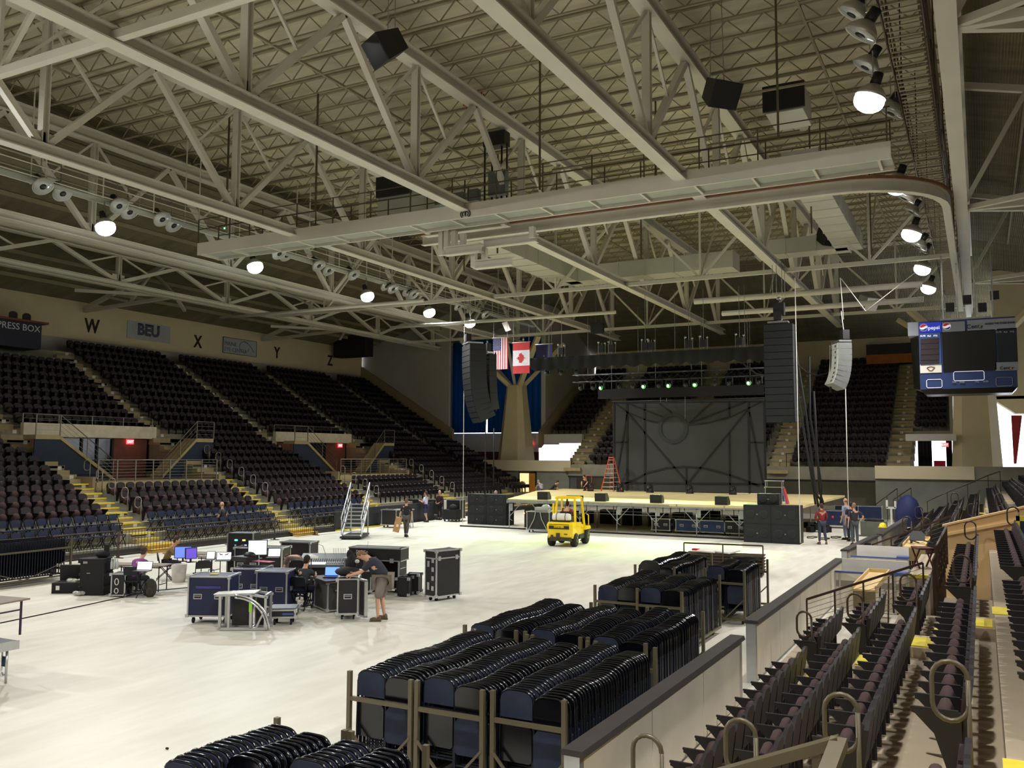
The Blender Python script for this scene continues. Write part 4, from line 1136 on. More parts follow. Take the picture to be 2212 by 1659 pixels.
# backdrop with its painted lines
bd = thing('backdrop', 'tall dark grey stage backdrop with black circle and crossing lines', 'backdrop', (-17.25, 57.5, ST_Z)); bd['kind'] = 'thing'
m_bdg = mat('dark grey backdrop cloth', S(56, 59, 59), .85, 0, .08, 1.0); m_bdb = mat('black backdrop strips', S(22, 23, 26), .8, 0, .1, 4)
N(m_bdg).bx(-5.15, 5.15, 0, .06, .05, 6.05).build('cloth', bd)
def P2(px, py):
    p = at(px, py, Y=57.45); return (p.x+17.25, p.z-ST_Z)
def strip(a, c, w=.13):
    (x0, z0), (x1, z1) = P2(*a), P2(*c); L_ = math.hypot(x1-x0, z1-z0); nx, nz = -(z1-z0)/L_*w/2, (x1-x0)/L_*w/2
    return [(x0+nx, -.03, z0+nz), (x1+nx, -.03, z1+nz), (x1-nx, -.03, z1-nz), (x0-nx, -.03, z0-nz)]
def addstrip(b, a, c, w=.13, d=.03):
    V = strip(a, c, w); V2 = [(x, 0.0, z) for x, y, z in V]; b.add(V+V2, [(3, 2, 1, 0), (4, 5, 6, 7), (0, 1, 5, 4), (2, 3, 7, 6), (1, 2, 6, 5), (3, 0, 4, 7)], False)
lines = [((1326, 870), (1326, 1062), .1), ((1651, 868), (1655, 1068), .1), ((1326, 870), (1651, 867), .08), ((1354, 872), (1354, 1060), .14), ((1392, 872), (1393, 1062), .13), ((1618, 868), (1619, 1066), .12), ((1575, 868), (1576, 900), .1), ((1576, 935), (1577, 1066), .1),
         ((1326, 870), (1356, 891), .1), ((1356, 891), (1395, 907), .1), ((1395, 907), (1424, 914), .1), ((1358, 872), (1432, 901), .1), ((1424, 872), (1452, 893), .1), ((1538, 869), (1488, 914), .1), ((1612, 868), (1490, 914), .1), ((1645, 868), (1580, 900), .1), ((1580, 900), (1530, 913), .1), ((1530, 913), (1488, 918), .1),
         ((1354, 890), (1484, 1042), .13), ((1615, 886), (1487, 1042), .12), ((1354, 895), (1328, 1050), .1), ((1619, 890), (1650, 1052), .1), ((1326, 955), (1354, 955), .08), ((1620, 955), (1651, 956), .08), ((1326, 1043), (1655, 1046), .12), ((1482, 1010), (1483, 1060), .1)]
q = N(m_bdb)
for a, c, w_ in lines: addstrip(q, a, c, w_)
ar = [(1350, 1045), (1370, 1036), (1400, 1021), (1440, 1011), (1480, 1008), (1520, 1011), (1560, 1021), (1600, 1034), (1640, 1050)]
for a, c in zip(ar[:-1], ar[1:]): addstrip(q, a, c, .12)
q.build('line_pattern', bd)
cx_, cz_ = P2(1453, 925); q = N(mat('charcoal ring', S(40, 45, 48), .8)); nn = 40; V = []; F = []
for i in range(nn):
    a = 2*PI*i/nn
    for r_ in (.80, 1.03):
        for y in (-.045, -.0): V.append((cx_+r_*math.cos(a), y, cz_+r_*math.sin(a)))
for i in range(nn):
    a, b_ = i*4, ((i+1) % nn)*4; F += [(a, a+2, b_+2, b_), (a+2, a+3, b_+3, b_+2), (a, b_, b_+1, a+1)]
q.add(V, F, False).build('ring', bd)
N(m_black).tube([(-5.2, 0, 6.1), (5.2, 0, 6.1)], .05, 6).build('top_pipe', bd)
q = N(m_galv)
for px, y0, y1 in ((1480, 830, 905), (1427, 835, 870), (1440, 860, 868)): 
    a, c = at(px, y0, Y=57.2), at(px, y1, Y=57.2); q.bar(a-bd.location, c-bd.location, .03)
q.build('hanging_wire', bd)
tag(N(mat('bright lit strip', S(250, 250, 255), emit=3)).bx(-.85, .85, 0, .03, .02, .2).build('light_strip', loc=(-13.4, 58.6, ST_Z)), 'bright white light strip low behind the right foot of the backdrop', 'light')

# floor fixtures on the back of the stage
def mover(loc, label, group, lit=False, down=False, col=None):
    t = thing('moving_light', label, 'light', loc, random.uniform(-.4, .4), group); s = -1 if down else 1
    N(m_spk).bx(-.2, .2, -.15, .15, min(0, s*.12), max(0, s*.12)).build('base', t)
    q = N(m_spk)
    for k in (-1, 1): q.bx(k*.19-.02, k*.19+.02, -.07, .07, min(s*.1, s*.48), max(s*.1, s*.48))
    q.build('yoke', t)
    N(m_spk).lathe([(.07, -.16), (.12, -.14), (.14, .02), (.13, .16), (.10, .18)], (0, 0, s*.40), 12, Matrix.Rotation(PI/2+.35, 4, 'X')).build('head', t)
    lens = N(mat('lit green lens', (.7, 1, .66), emit=6) if lit else mat('dark lens', S(60, 70, 80), .1)).ball((0, -.17, s*.40-.06), .085 if lit else .07, 10, 6); lens.build('lens', t)
    if lit: N(mat('green lens halo', (.12, .75, .1), emit=.9)).lathe([(.15, 0), (.15, .02), (.08, .03)], (0, -.10, s*.40-.05), 14, Matrix.Rotation(PI/2, 4, 'X')).build('lens_halo', t)  # green halo around the lit lens, made as a glowing ring
    return t
for i, px in enumerate((1276, 1340, 1404, 1490, 1583)):
    p = at(px, 1060, Y=55.8); mover((p.x, 55.8, ST_Z), 'black moving light standing at the back of the stage, %s' % ('below the small ladder', 'beside the orange ladder', 'left of the backdrop middle', 'at the backdrop middle', 'right of the backdrop middle')[i], 'moving lights on the stage floor')
# orange step ladder
def ladder(loc, rz, H, label, w=.5, n=7):
    t = thing('step_ladder', label, 'ladder', loc, rz); mo = mat('orange fibreglass', S(206, 84, 44), .5)
    for s in (-1, 1): N(mo).bar((s*(w/2), -.0, 0), (s*.16, .55, H), .05, .08).build('rail', t); N(mo).bar((s*(w/2), 1.15, 0), (s*.16, .62, H), .045, .06).build('rear_rail', t)
    for k in range(1, n+1):
        u = k/(n+.5); x = w/2+(.16-w/2)*u
        N(m_alu).bx(-x, x, .55*u-.05, .55*u+.07, H*u-.02, H*u+.03).build('step', t)
    q = N(m_alu)
    for k in range(1, n): u = k/(n+.3); x = w/2+(.16-w/2)*u; q.bar((-x, 1.15-.53*u, H*u), (x, 1.15-.53*u, H*u), .03)
    q.build('rear_rungs', t); N(mo).bx(-.18, .18, .48, .68, H-.02, H+.05).build('top_cap', t); return t
p = at(1312, 1058, Y=56.0); ladder((p.x, 56.0, ST_Z), -.15, 2.25, 'tall orange step ladder left of the backdrop', .95)
p = fl(1268, 1056, ST_Z); tl = thing('orange_trolley', 'small orange hand truck frame left of the step ladder', 'trolley', (at(1272, 1050, Y=57).x, 57, ST_Z))
q = N(mat('orange fibreglass', (1, 0, 0))); q.tube([(-.2, 0, 0), (-.2, 0, .95), (-.14, 0, 1.02), (.14, 0, 1.02), (.2, 0, .95), (.2, 0, 0)], .02, 6); q.build('frame', tl)
N(mat('orange fibreglass', (1, 0, 0))).bx(-.22, .22, -.25, 0, 0, .02).build('toe_plate', tl)
# silver rack with clutter at the right of the stage
t = road_case('open_rack_case', 'open silver edged equipment rack standing at the right end of the stage', (at(1668, 1080, Y=46).x, 46.6, ST_Z), .05, .85, .6, .75, wheels=.1)
q = N(m_alu)
for x in (-.4, .4): q.bar((x, -.25, .85), (x, -.25, 1.15), .03); q.bar((x, .25, .85), (x, .25, 1.15), .03)
q.bx(-.45, .45, -.3, .3, 1.13, 1.17); q.build('top_frame', t)
for k, (c_, n_, x) in enumerate(((S(200, 50, 50), 'red', .62), (S(90, 130, 200), 'light blue', .56))):
    o = N(mat(n_+' cable reel', c_, .5)).bx(-.03, .03, -.2, .2, 0, .8).build('folded_sign'); o.location = (t.location.x+x+.05, 46.6, ST_Z); o.rotation_euler = (0, -.25, 0); tag(o, '%s folded sign leaning beside the silver rack on the stage' % n_, 'sign')

# ---- speaker arrays
def array(loc, rz, n, w, h, label, curve, mt=m_spk, gr=m_grille, d=.5, logo=False, cat='speaker'):
    t = thing('line_array', label, cat, loc, rz); ang = 0; p = Vector((0, 0, 0))
    N(m_galv).bx(-w*.35, w*.35, -.06, d-.1, .06, .14).build('fly_frame', t)
    q = N(m_black).box((0, .1, .42), (.36, .3, .42)); q.build('chain_hoist', t); N(m_galv).bar((0, .1, .1), (0, .1, .25), .05).build('hook', t)
    for i in range(n):
        ang += curve*(i/n)**1.3; M_ = Matrix.Rotation(ang, 4, 'X')
        M_ = Matrix.Rotation(ang, 4, 'X')
        c = p+M_@Vector((0, d/2, -h/2))
        q = N(mt).box(c, (w, d, h*.97), 0, M_); q.mat(gr).box(p+M_@Vector((0, -.01, -h/2)), (w*.96, .02, h*.88), 0, M_)
        if logo:
            q.mat(mat('pale speaker back', S(206, 206, 200), .6)).box(p+M_@Vector((0, d+.01, -h/2)), (w*.97, .02, h*.9), 0, M_); q.mat(m_black).box(p+M_@Vector((-.2*w, d+.022, -h/2)), (.12, .01, .1), 0, M_)
        q.build('speaker_cabinet', t); p = p+M_@Vector((0, 0, -h))
    N(m_blk2).tube([(w*.3, d, .1), (w*.32, d+.05, -1.5), (w*.28, d+.1, -n*h)], .05, 6).build('cable_bundle', t)
    return t
a = at(1012, 745, Y=43.5); array((a.x-.15, a.y, a.z), -.75, 14, 1.6, .325, 'large black hanging speaker column at the left, in front of the blue curtains', .085, d=.95)
a = at(1050, 765, Y=45.0); array((a.x, a.y, a.z), -.5, 10, .75, .33, 'narrower black speaker column hanging just right of the large left one', .05)
a = at(1680, 700, Y=43.0); array((a.x, a.y, a.z), .0, 14, 1.35, .335, 'large black hanging speaker column right of the backdrop', .03)
a = at(1848, 742, Y=42.5); array((a.x-.35, a.y, a.z), 2.05, 8, 1.05, .27, 'short pale grey curved speaker column hanging at the right', .16, mat('pale speaker grey', S(112, 114, 112), .7), mat('pale speaker grille', S(90, 92, 92), .8), .6, True)
def wire(label, pts, r=.012, mt=None, name='hanging_chain', cat='chain', group=None):
    P = [Vector(p) for p in pts]; o = N(mt or m_galv).tube([p-P[-1] for p in P], r, 5).build(name); o.location = P[-1]
    return tag(o, label, cat, group)
def vw(label, px, py0, py1, Y, r=.015, mt=None, name='hanging_chain', cat='chain', group=None, dz=0):
    a, b_ = at(px, py0, Y=Y), at(px, py1, Y=Y); return wire(label, [(a.x, Y, a.z), (a.x, Y, max(b_.z, .02))], r, mt, name, cat, group)
a = at(1012, 700, Y=43.5)
wire('hoist chain holding the large left speaker column', [(a.x, 43.5, 13.3), (at(1020, 735, Y=43.5).x, 43.5, at(1020, 735, Y=43.5).z)])
vw('thin pale line hanging left of the stage down to the floor', 1004, 640, 1135, 45.0, .018, m_white, 'hanging_line', 'line')
vw('thin pale line hanging beside the right black speaker column down to the floor', 1717, 600, 1172, 42.0, .022, m_white, 'hanging_line', 'line')
vw('thin pale line hanging below the pale grey speaker column', 1826, 828, 1100, 42.3, .02, m_white, 'hanging_line', 'line')
vw('dark cable hanging left of the tall column below the left speakers', 1049, 915, 1075, 44.2, .03, m_blk2, 'hanging_cable', 'cable')
vw('dark cable hanging down behind the left speaker stack', 1067, 925, 1050, 50, .04, m_blk2, 'hanging_cable', 'cable')
for i, px in enumerate((1668, 1676, 1688, 1694)):
    vw('pair of hoist chains holding the large right speaker column', px, 560, 640, 43.2, .014, None, 'hanging_chain', 'chain', 'hoist chains of the right speaker column')
# chain hoist above the right column
hz = thing('chain_motor', 'black chain hoist with bright hooks above the right speaker column', 'hoist', at(1683, 668, Y=43.2)); 
N(m_black).box((0, 0, 0), (.5, .35, .6)).build('motor', hz); N(m_galv).lathe([(.05, -.1), (.12, 0), (.05, .1)], (0, 0, .5), 8).build('top_hook', hz); N(m_galv).lathe([(.05, -.1), (.11, 0), (.05, .1)], (0.05, 0, -.5), 8).build('bottom_hook', hz)
# slings over the pale array
wire('pale sling rising left from the hook above the pale grey speaker column', [at(1822, 690, Y=42.5), at(1815, 600, Y=42.5)], .02, m_white, 'rigging_sling', 'sling')
wire('pale sling rising right towards the lamp row from the hook above the pale speaker column', [at(1870, 672, Y=42.5), at(1982, 585, Y=42.5)], .018, m_white, 'rigging_sling', 'sling')
wire('pale sling rising left from the second hook beside the pale speaker column', [at(1870, 672, Y=42.5), at(1817, 602, Y=42.5)], .018, m_white, 'rigging_sling', 'sling')
wire('short pale sling above the pale grey speaker column', [at(1826, 742, Y=42.4), at(1817, 672, Y=42.4)], .018, m_white, 'rigging_sling', 'sling')
# drooping black cable looms on the right
for i, (pts) in enumerate([[(1715, 700), (1725, 860), (1748, 1000), (1762, 1090)], [(1720, 760), (1742, 900), (1762, 1060), (1768, 1095)], [(1748, 770), (1750, 900), (1775, 1050), (1772, 1090)], [(1758, 845), (1764, 950), (1770, 1060), (1778, 1085)], [(1742, 900), (1752, 980), (1758, 1060), (1780, 1090)]]):
    P = [at(a_, b_, Y=46.5+i*.3) for a_, b_ in pts]
    wire('heavy black cable loom drooping to the floor at the right of the stage', [tuple(p) for p in P], .055, m_blk2, 'cable_loom', 'cable', 'black cable looms right of the stage')
wire('black cable slung in an arc between the two right speaker columns', [at(x, y, Y=43.6) for x, y in ((1717, 770), (1725, 790), (1745, 806), (1768, 811), (1788, 805), (1802, 792), (1808, 780))], .028, m_blk2, 'slung_cable', 'cable')
wire('black cable slung from the stage truss to the right speaker column', [at(x, y, Y=48) for x, y in ((1598, 775), (1610, 790), (1635, 808), (1655, 812))], .04, m_blk2, 'slung_cable', 'cable')
# stage box truss with drape
def btruss(label, a, c, s=.5, n=None, hang=True):
    a, c = Vector(a), Vector(c); t = thing('lighting_truss', label, 'truss', a); d = c-a; L_ = d.length; n = n or int(L_/.55); q = N(m_black)
    off = [Vector((0, -s/2, -s/2)), Vector((0, s/2, -s/2)), Vector((0, s/2, s/2)), Vector((0, -s/2, s/2))]
    for o in off: q.tube([o, d+o], .03, 6)
    q.build('chord', t); q = N(m_black)
    for i in range(n):
        u, v = d*(i/n), d*((i+1)/n)
        for j in range(4): q.bar(u+off[j], v+off[(j+1) % 4], .02) if i % 2 else q.bar(u+off[(j+1) % 4], v+off[j], .02)
    q.build('lattice', t)
    for u in (.08, .36, .64, .92): N(m_galv).bar(d*u+Vector((0, 0, s/2)), d*u+Vector((0, 0, 13.3-a.z)), .02).build('chain', t)
    return t
t1a, t1b = at(1150, 785, Y=48.0), at(1655, 760, Y=48.0)
t1a.z = t1b.z = (t1a.z+t1b.z)/2
bt = btruss('long black stage lighting truss hung with black border cloth, nearer one', t1a, t1b, .5)
L_ = (t1b-t1a).length; q = N(mat('black drape cloth', (0, 0, 0))); nn = 100; V = []; F = []
for i in range(nn+1):
    x = L_*i/nn; sc = -.35-.18*abs(math.sin(i*.5)); y = -.3+.04*math.sin(i*1.3)
    V += [(x, y, .28), (x, y, sc), (x, y-.02, .28), (x, y-.02, sc)]
for i in range(nn): a_ = i*4; F += [(a_, a_+4, a_+5, a_+1), (a_+2, a_+3, a_+7, a_+6), (a_+1, a_+5, a_+7, a_+3)]
q.add(V, F, True).build('border_cloth', bt)
t2a, t2b = at(1240, 815, Y=52.5), at(1652, 800, Y=52.5); t2a.z = t2b.z = (t2a.z+t2b.z)/2-.1
btruss('second black lighting truss just behind the first, carrying the lit moving lights', t2a, t2b, .45)
t3a, t3b = at(1295, 850, Y=55.5), at(1652, 842, Y=55.5); t3a.z = t3b.z = (t3a.z+t3b.z)/2
bt3 = btruss('low black truss with a long dark border directly above the backdrop', t3a, t3b, .4)
N(mat('black drape cloth', (0, 0, 0))).bx(0, (t3b-t3a).length, -.26, -.22, -.35, .28).build('border_cloth', bt3)
for k, (px, py) in enumerate(((1298, 835), (1389, 822), (1443, 820), (1499, 818), (1617, 826))):
    p = at(px, py, Y=52.2); z = t2a.z-.24
    mover((p.x, 52.4, z+.05), 'lit green white moving light under the second truss, %s' % ('leftmost', 'second from left', 'middle one', 'fourth from left', 'rightmost')[k], 'lit moving lights over the stage', True, True)
    l = bpy.data.lights.new('stage_beam', 'SPOT'); l.energy = 4600; l.color = (.72, 1, .42); l.spot_size = R(44); l.spot_blend = .8; l.shadow_soft_size = .08
    o = bpy.data.objects.new('stage_beam', l); COL.objects.link(o); o.location = (p.x, 52.0, z-.62); o.rotation_euler = Vector((-.2, -8.6, -6.4)).to_track_quat('-Z', 'Y').to_euler()
for k in range(14):
    u = (k+.6)/14; x = t2a.x+(t2b.x-t2a.x)*u
    if min(abs(x-at(px, 825, Y=52.2).x) for px in (1298, 1389, 1443, 1499, 1617)) > .42:
        mover((x, 52.5, t2a.z-.2), 'unlit black moving light hanging under the second truss', 'unlit moving lights on the second truss', False, True)
for k, px in enumerate((1182, 1211, 1243)):
    p = at(px, 800, Y=48); mover((p.x, 48.1, t1a.z-.24), 'dark round moving light hanging under the left end of the nearer truss', 'moving lights under the left truss end', False, True)
# hoists over the trusses
for k, px in enumerate((1213, 1300, 1322, 1394, 1407, 1488, 1520, 1598)):
    p = at(px, 760, Y=48); lab = 'bright chain hoist cluster over the stage truss, %s' % ('above the left end', 'second from the left', 'third from the left', 'fourth from the left', 'fifth from the left', 'sixth from the left', 'seventh from the left', 'above the right end')[k]
    h_ = thing('chain_hoist', lab, 'hoist', (p.x, 48, t1a.z+.45)); N(m_black).box((0, 0, .2), (.3, .22, .4)).build('motor', h_)
    q = N(m_galv)
    for s in (-1, 0, 1): q.bar((s*.22, 0, -.18), (s*.22, 0, .55), .03)
    q.ball((-.2, 0, .58), .07, 8, 5); q.ball((.22, -.05, .5), .06, 8, 5); q.build('clamp_rods', h_)
    if k in (0, 3, 5, 6, 7): N(m_galv).bar((0, 0, .4), (0, 0, 13.2-t1a.z-.45), .022).build('chain', h_)
# flags
def quad(b, mt, x0, x1, z0, z1, y=0, t=.012): b.mat(mt).bx(x0, x1, y-t/2, y+t/2, z0, z1)
f_red, f_white, f_navy = mat('flag red', S(176, 40, 44), .8), mat('flag white', S(206, 200, 206), .8), mat('flag navy', S(42, 42, 88), .8)
def flag(p0, p1, Y, label):
    a, c = at(*p0, Y=Y), at(*p1, Y=Y); t = thing('hanging_flag', label, 'flag', (a.x, Y, a.z)); 
    q = N(m_galv)
    for x in (.05, c.x-a.x-.05): q.bar((x, 0, 0), (x, 0, ZB-a.z), .015)
    q.build('hanging_wire', t); return t, c.x-a.x, a.z-c.z
t, w_, h_ = flag((1065, 731), (1097, 797), 51.5, 'striped red and white flag with a blue corner hanging from the roof')
b = MB()
for i in range(13): quad(b, f_red if i % 2 == 0 else f_white, w_*(1-(i+1)/13), w_*(1-i/13), -h_, 0)
b.build('cloth', t); b = MB(); quad(b, f_navy, -.0, w_*.54, -h_*.4, 0, -.012); 
for r_ in range(9):
    for c_ in range(5 if r_ % 2 else 6): b.mat(f_white).ball((w_*.54*(c_+.5+(.5 if r_ % 2 else 0))/6.2, -.022, -h_*.4*(r_+.7)/9.6), (.022, .006, .022), 5, 4)
b.build('star_field', t); N(m_white).tube([(-.05, 0, .02), (w_+.05, 0, .02)], .02, 6).build('top_bar', t)
t, w_, h_ = flag((1108, 741), (1144, 806), 51.0, 'red and white flag with a red maple leaf hanging from the roof')
b = MB(); quad(b, f_red, 0, w_, -h_*.25, 0); quad(b, f_white, 0, w_, -h_*.75, -h_*.25); quad(b, f_red, 0, w_, -h_, -h_*.75); b.build('cloth', t)
leaf = [(0, 1), (.12, .62), (.3, .72), (.24, .3), (.5, .52), (.56, .38), (.86, .42), (.76, .14), (.92, .02), (.42, -.34), (.46, -.5), (.05, -.42), (.03, -.85)]
poly = leaf+[(-x, y) for x, y in leaf[::-1][:-1]]; s_ = w_*.30
V = [(w_/2-y*s_, -.02, -h_/2+x*s_) for x, y in poly]+[(w_/2-y*s_, -.006, -h_/2+x*s_) for x, y in poly]; k = len(poly)
N(f_red).add(V, [tuple(range(k)), tuple(range(2*k-1, k-1, -1))]+[(i, k+i, k+(i+1) % k, (i+1) % k) for i in range(k)], False).build('maple_leaf', t)
N(m_white).tube([(-.05, 0, .02), (w_+.05, 0, .02)], .02, 6).build('top_bar', t)
t, w_, h_ = flag((1158, 745), (1193, 800), 51.5, 'dark blue state flag with a pale crest hanging from the roof')
b = MB(); quad(b, f_navy, 0, w_, -h_, 0); b.build('cloth', t); b = N(mat('flag crest', S(150, 150, 176), .8))
b.prism([(-.12, 0), (-.12, -.16), (0, -.27), (.12, -.16), (.12, 0)], .012, (w_/2, -.015, -h_*.52), (1, 0, 0), (0, 0, 1)); b.ball((w_/2, -.02, -h_*.44), (.05, .008, .05), 6, 4)
for s in (-1, 1): b.bar((w_/2+s*.2, -.015, -h_*.55), (w_/2+s*.17, -.015, -h_*.75), .05, .012)
b.bx(w_/2-.26, w_/2+.26, -.02, -.008, -h_*.82, -h_*.78); b.build('crest', t)
N(m_white).tube([(-.05, 0, .02), (w_+.05, 0, .02)], .02, 6).build('top_bar', t)
# ================================================================ things under the roof
m_reflect = mat('lamp reflector', S(190, 188, 180), .3, .5, .03)
m_ring = mat('unlit lamp glass', S(186, 190, 190), .15, .1, .04)
m_glow = {0: mat('warm lit lamp', (1, .96, .9), emit=14), 1: mat('cool lit lamp', (.86, .95, 1), emit=14)}
def bay_lamp(x, y, z, lit, label, group, tilt, cool=0):
    t = thing('arena_lamp', label, 'lamp', (x, y, z), 0, group); M_ = Matrix.Rotation(tilt, 4, 'Y')
    N(m_black).lathe([(.0, .42), (.13, .4), (.14, .12), (.09, .1)], (0, 0, 0), 12, M_).build('ballast_housing', t)
    N(m_reflect).lathe([(.09, .12), (.2, .05), (.34, -.1), (.40, -.24), (.385, -.24), (.32, -.1), (.18, .03), (.05, .08)], (0, 0, 0), 18, M_).build('reflector', t)
    g = N(m_glow[cool] if lit else m_ring)
    if lit: g.ball(M_@Vector((0, 0, -.34)), (.39, .39, .30), 16, 10, M_)
    else: g.lathe([(.37, -.22), (.37, -.235), (.05, -.25)], (0, 0, 0), 18, M_)
    g.build('lens', t)
    if not lit: N(m_black).lathe([(.12, -.245), (.13, -.265), (.03, -.27)], (0, 0, 0), 10, M_).build('bulb', t)
    N(m_galv).bar((0, 0, .3), (0, 0, 1.0), .03).build('hanger', t)
    return t
nmL = ['largest and leftmost', 'second from the left, bluish', 'third from the left', 'fourth from the left', 'fifth, just above the left speaker column']
for i, (x, y) in enumerate(LAMP_L): bay_lamp(x, y, LAMP_Z+.1, True, 'lit arena lamp in the left row, '+nmL[i], 'lit lamps of the left row', -.35, 1 if i == 1 else 0)
nmR = ['topmost, hanging on a thin rod', 'second from the top', 'third from the top', 'fourth from the top', 'lowest of the row']
for i, (x, y) in enumerate(LAMP_R): bay_lamp(x, y, LAMP_Z+.1, True, 'lit arena lamp in the right row, '+nmR[i], 'lit lamps of the right row', .35)
for i, (x, y) in enumerate(LAMP_FILL): bay_lamp(x, y, LAMP_Z+.1, True, 'added fill lamp over the right stand, %s of that row' % ('nearest', 'middle one', 'farthest')[i], None, .2)  # housings for the added fill lamps
for i, (x, y) in enumerate(LAMP_NEAR): bay_lamp(x, y, LAMP_Z+.1, True, 'lit arena lamp behind or beside the viewer, %s' % ('left row nearest one', 'left row second one', 'right row nearest one', 'left row last one', 'right row last one', 'middle of the hall')[i], None, 0)
for i, (px, py) in enumerate(((87, 403), (130, 418), (252, 445), (275, 458), (345, 474), (370, 487), (598, 548), (614, 552), (684, 574), (706, 584), (760, 594), (830, 618), (845, 624), (876, 630), (890, 636), (987, 662), (1046, 680))):
    p = at(px, py, X=-31.9 if i % 2 else -31.2); bay_lamp(p.x, p.y, p.z+.15, False, 'unlit round arena lamp hanging in the left lamp row', 'unlit lamps of the left row', -.75)
for i, (px, py) in enumerate(((1852, 25), (1872, 68), (1880, 140), (1935, 240), (1925, 232), (1962, 425), (1975, 455), (1990, 530), (2000, 545))):
    p = at(px, py, X=-2.0 if i % 2 else -2.4); bay_lamp(p.x, p.y, p.z+.15, False, 'unlit arena lamp hanging in the right lamp row', 'unlit lamps of the right row', .6)

# ---- catwalks
m_grate = mat('pale catwalk plate', S(170, 176, 166), .6, .1, .06, 2)
m_wood2 = mat('brown plank', S(146, 104, 76), .7, 0, .2, 2, vscale=(1, 6, 6))
cw = thing('cross_catwalk', 'pale cross catwalk with pipe railings spanning the hall under the trusses', 'catwalk', (-31, 29, ZB-.3))
N(m_grate).bx(0, 28.9, -.55, .55, .0, .05).build('floor_plate', cw)
for s in (-1, 1): N(m_steel).bx(0, 28.9, s*.6-.04, s*.6+.04, -.12, .42).build('edge_beam', cw)
for i in range(16): N(m_steel).bx(i*1.9, i*1.9+.08, -.56, .56, -.1, 0).build('cross_rib', cw)
for s in (-1, 1):
    q = N(m_railp)
    for h in (.75, 1.2): q.tube([(0, s*.6, h+.3), (28.9, s*.6, h+.3)], .022, 5)
    for i in range(16): q.bar((i*1.92, s*.6, .4), (i*1.92, s*.6, 1.5), .04)
    q.build('handrail', cw)
# curved monorail beam with brown plank on top
mr = thing('monorail_beam', 'long cream I beam rail that curves at the right corner, brown plank on top', 'beam', (0, 0, 0))
pts = [(-20.6, 31.0), (-4.2, 31.0)]
for i in range(1, 9): a = PI/2*i/8; pts.append((-4.2+3.4*math.sin(a), 31.0+3.4*(1-math.cos(a))))
pts.append((-.8, 60))
zr = ZB-.55
def sweep(b, prof, path, z):
    n = len(path); V = []; k = len(prof)
    for i, (x, y) in enumerate(path):
        a, c = path[max(i-1, 0)], path[min(i+1, n-1)]; d = Vector((c[0]-a[0], c[1]-a[1], 0)).normalized(); nr = Vector((-d.y, d.x, 0))
        V += [(x+nr.x*u, y+nr.y*u, z+v) for u, v in prof]
    F = [(i*k+j, i*k+(j+1) % k, (i+1)*k+(j+1) % k, (i+1)*k+j) for i in range(n-1) for j in range(k)]+[tuple(range(k-1, -1, -1)), tuple((n-1)*k+j for j in range(k))]
    b.add(V, F, False)
I_ = [(-.13, 0), (.13, 0), (.13, .03), (.02, .05), (.02, .36), (.13, .38), (.13, .41), (-.13, .41), (-.13, .38), (-.02, .36), (-.02, .05), (-.13, .03)]
b = N(m_steel); sweep(b, I_, pts, zr); b.build('rail', mr)
b = N(m_wood2); sweep(b, [(-.2, .41), (.2, .41), (.2, .50), (-.2, .50)], pts[:-1], zr); b.build('plank', mr)
q = N(m_steel)
for x in (-19, -14.5, -10, -5.5): q.bx(x-.06, x+.06, 30.9, 31.05, zr+.4, ZB)
q.build('hanger', mr)
# cluster of short I beams below the catwalk
def stub(p0, p1, Y, label, h=.34):
    a, c = at(*p0, Y=Y), at(*p1, Y=Y); z = (a.z+c.z)/2; t = thing('short_beam', label, 'beam', (a.x, Y, z)); N(m_steel).ibeam((0, 0, 0), (c.x-a.x, 0, 0), .3, h, .04).build('web', t); return t
stub((920, 503), (1100, 480), 30.4, 'cream I beam stub below the catwalk, longest of the hanging cluster')
stub((1045, 528), (1160, 513), 30.2, 'cream I beam stub, right one of the hanging cluster')
stub((962, 545), (1040, 534), 29.6, 'short cream I beam stub, left one of the hanging cluster')
stub((1026, 574), (1107, 563), 29.6, 'lowest cream I beam stub of the hanging cluster')
for i, (px, y0, y1, w_) in enumerate(((924, 478, 505, 12), (954, 500, 552, 14), (966, 498, 540, 10), (982, 498, 536, 10), (1001, 505, 532, 8), (1088, 456, 486, 12), (1150, 490, 514, 10), (1024, 540, 578, 14), (1047, 536, 565, 12))):
    a, c = at(px, y0, Y=30.0), at(px, y1, Y=30.0)
    tag(N(m_steel).bar((0, 0, a.z-c.z), (0, 0, 0), .2, .2).build('beam_post', loc=(a.x, 30.0, c.z)), 'short cream post joining the beam stubs under the catwalk', 'post', 'posts between the beam stubs')
a = at(1005, 462, Y=28.34)
lg = thing('beam_emblem', 'small black round emblem painted on the catwalk edge beam', 'emblem', (a.x, 28.34, a.z)); q = N(m_black)
for s in (-1, 1):
    for r_ in (.10, .16):
        for i in range(10):
            a1, a2 = s*PI/2*0+PI/2+s*(i-1)*.3-s*0, 0
            t0 = PI/2-s*(.25+i*.22); t1 = PI/2-s*(.25+(i+1)*.22)
            q.bar((r_*1.3*math.cos(t0), 0, r_*math.sin(t0)), (r_*1.3*math.cos(t1), 0, r_*math.sin(t1)), .02, .035)
q.ball((0, 0, .02), (.04, .012, .12), 8, 6); q.build('mark', lg)
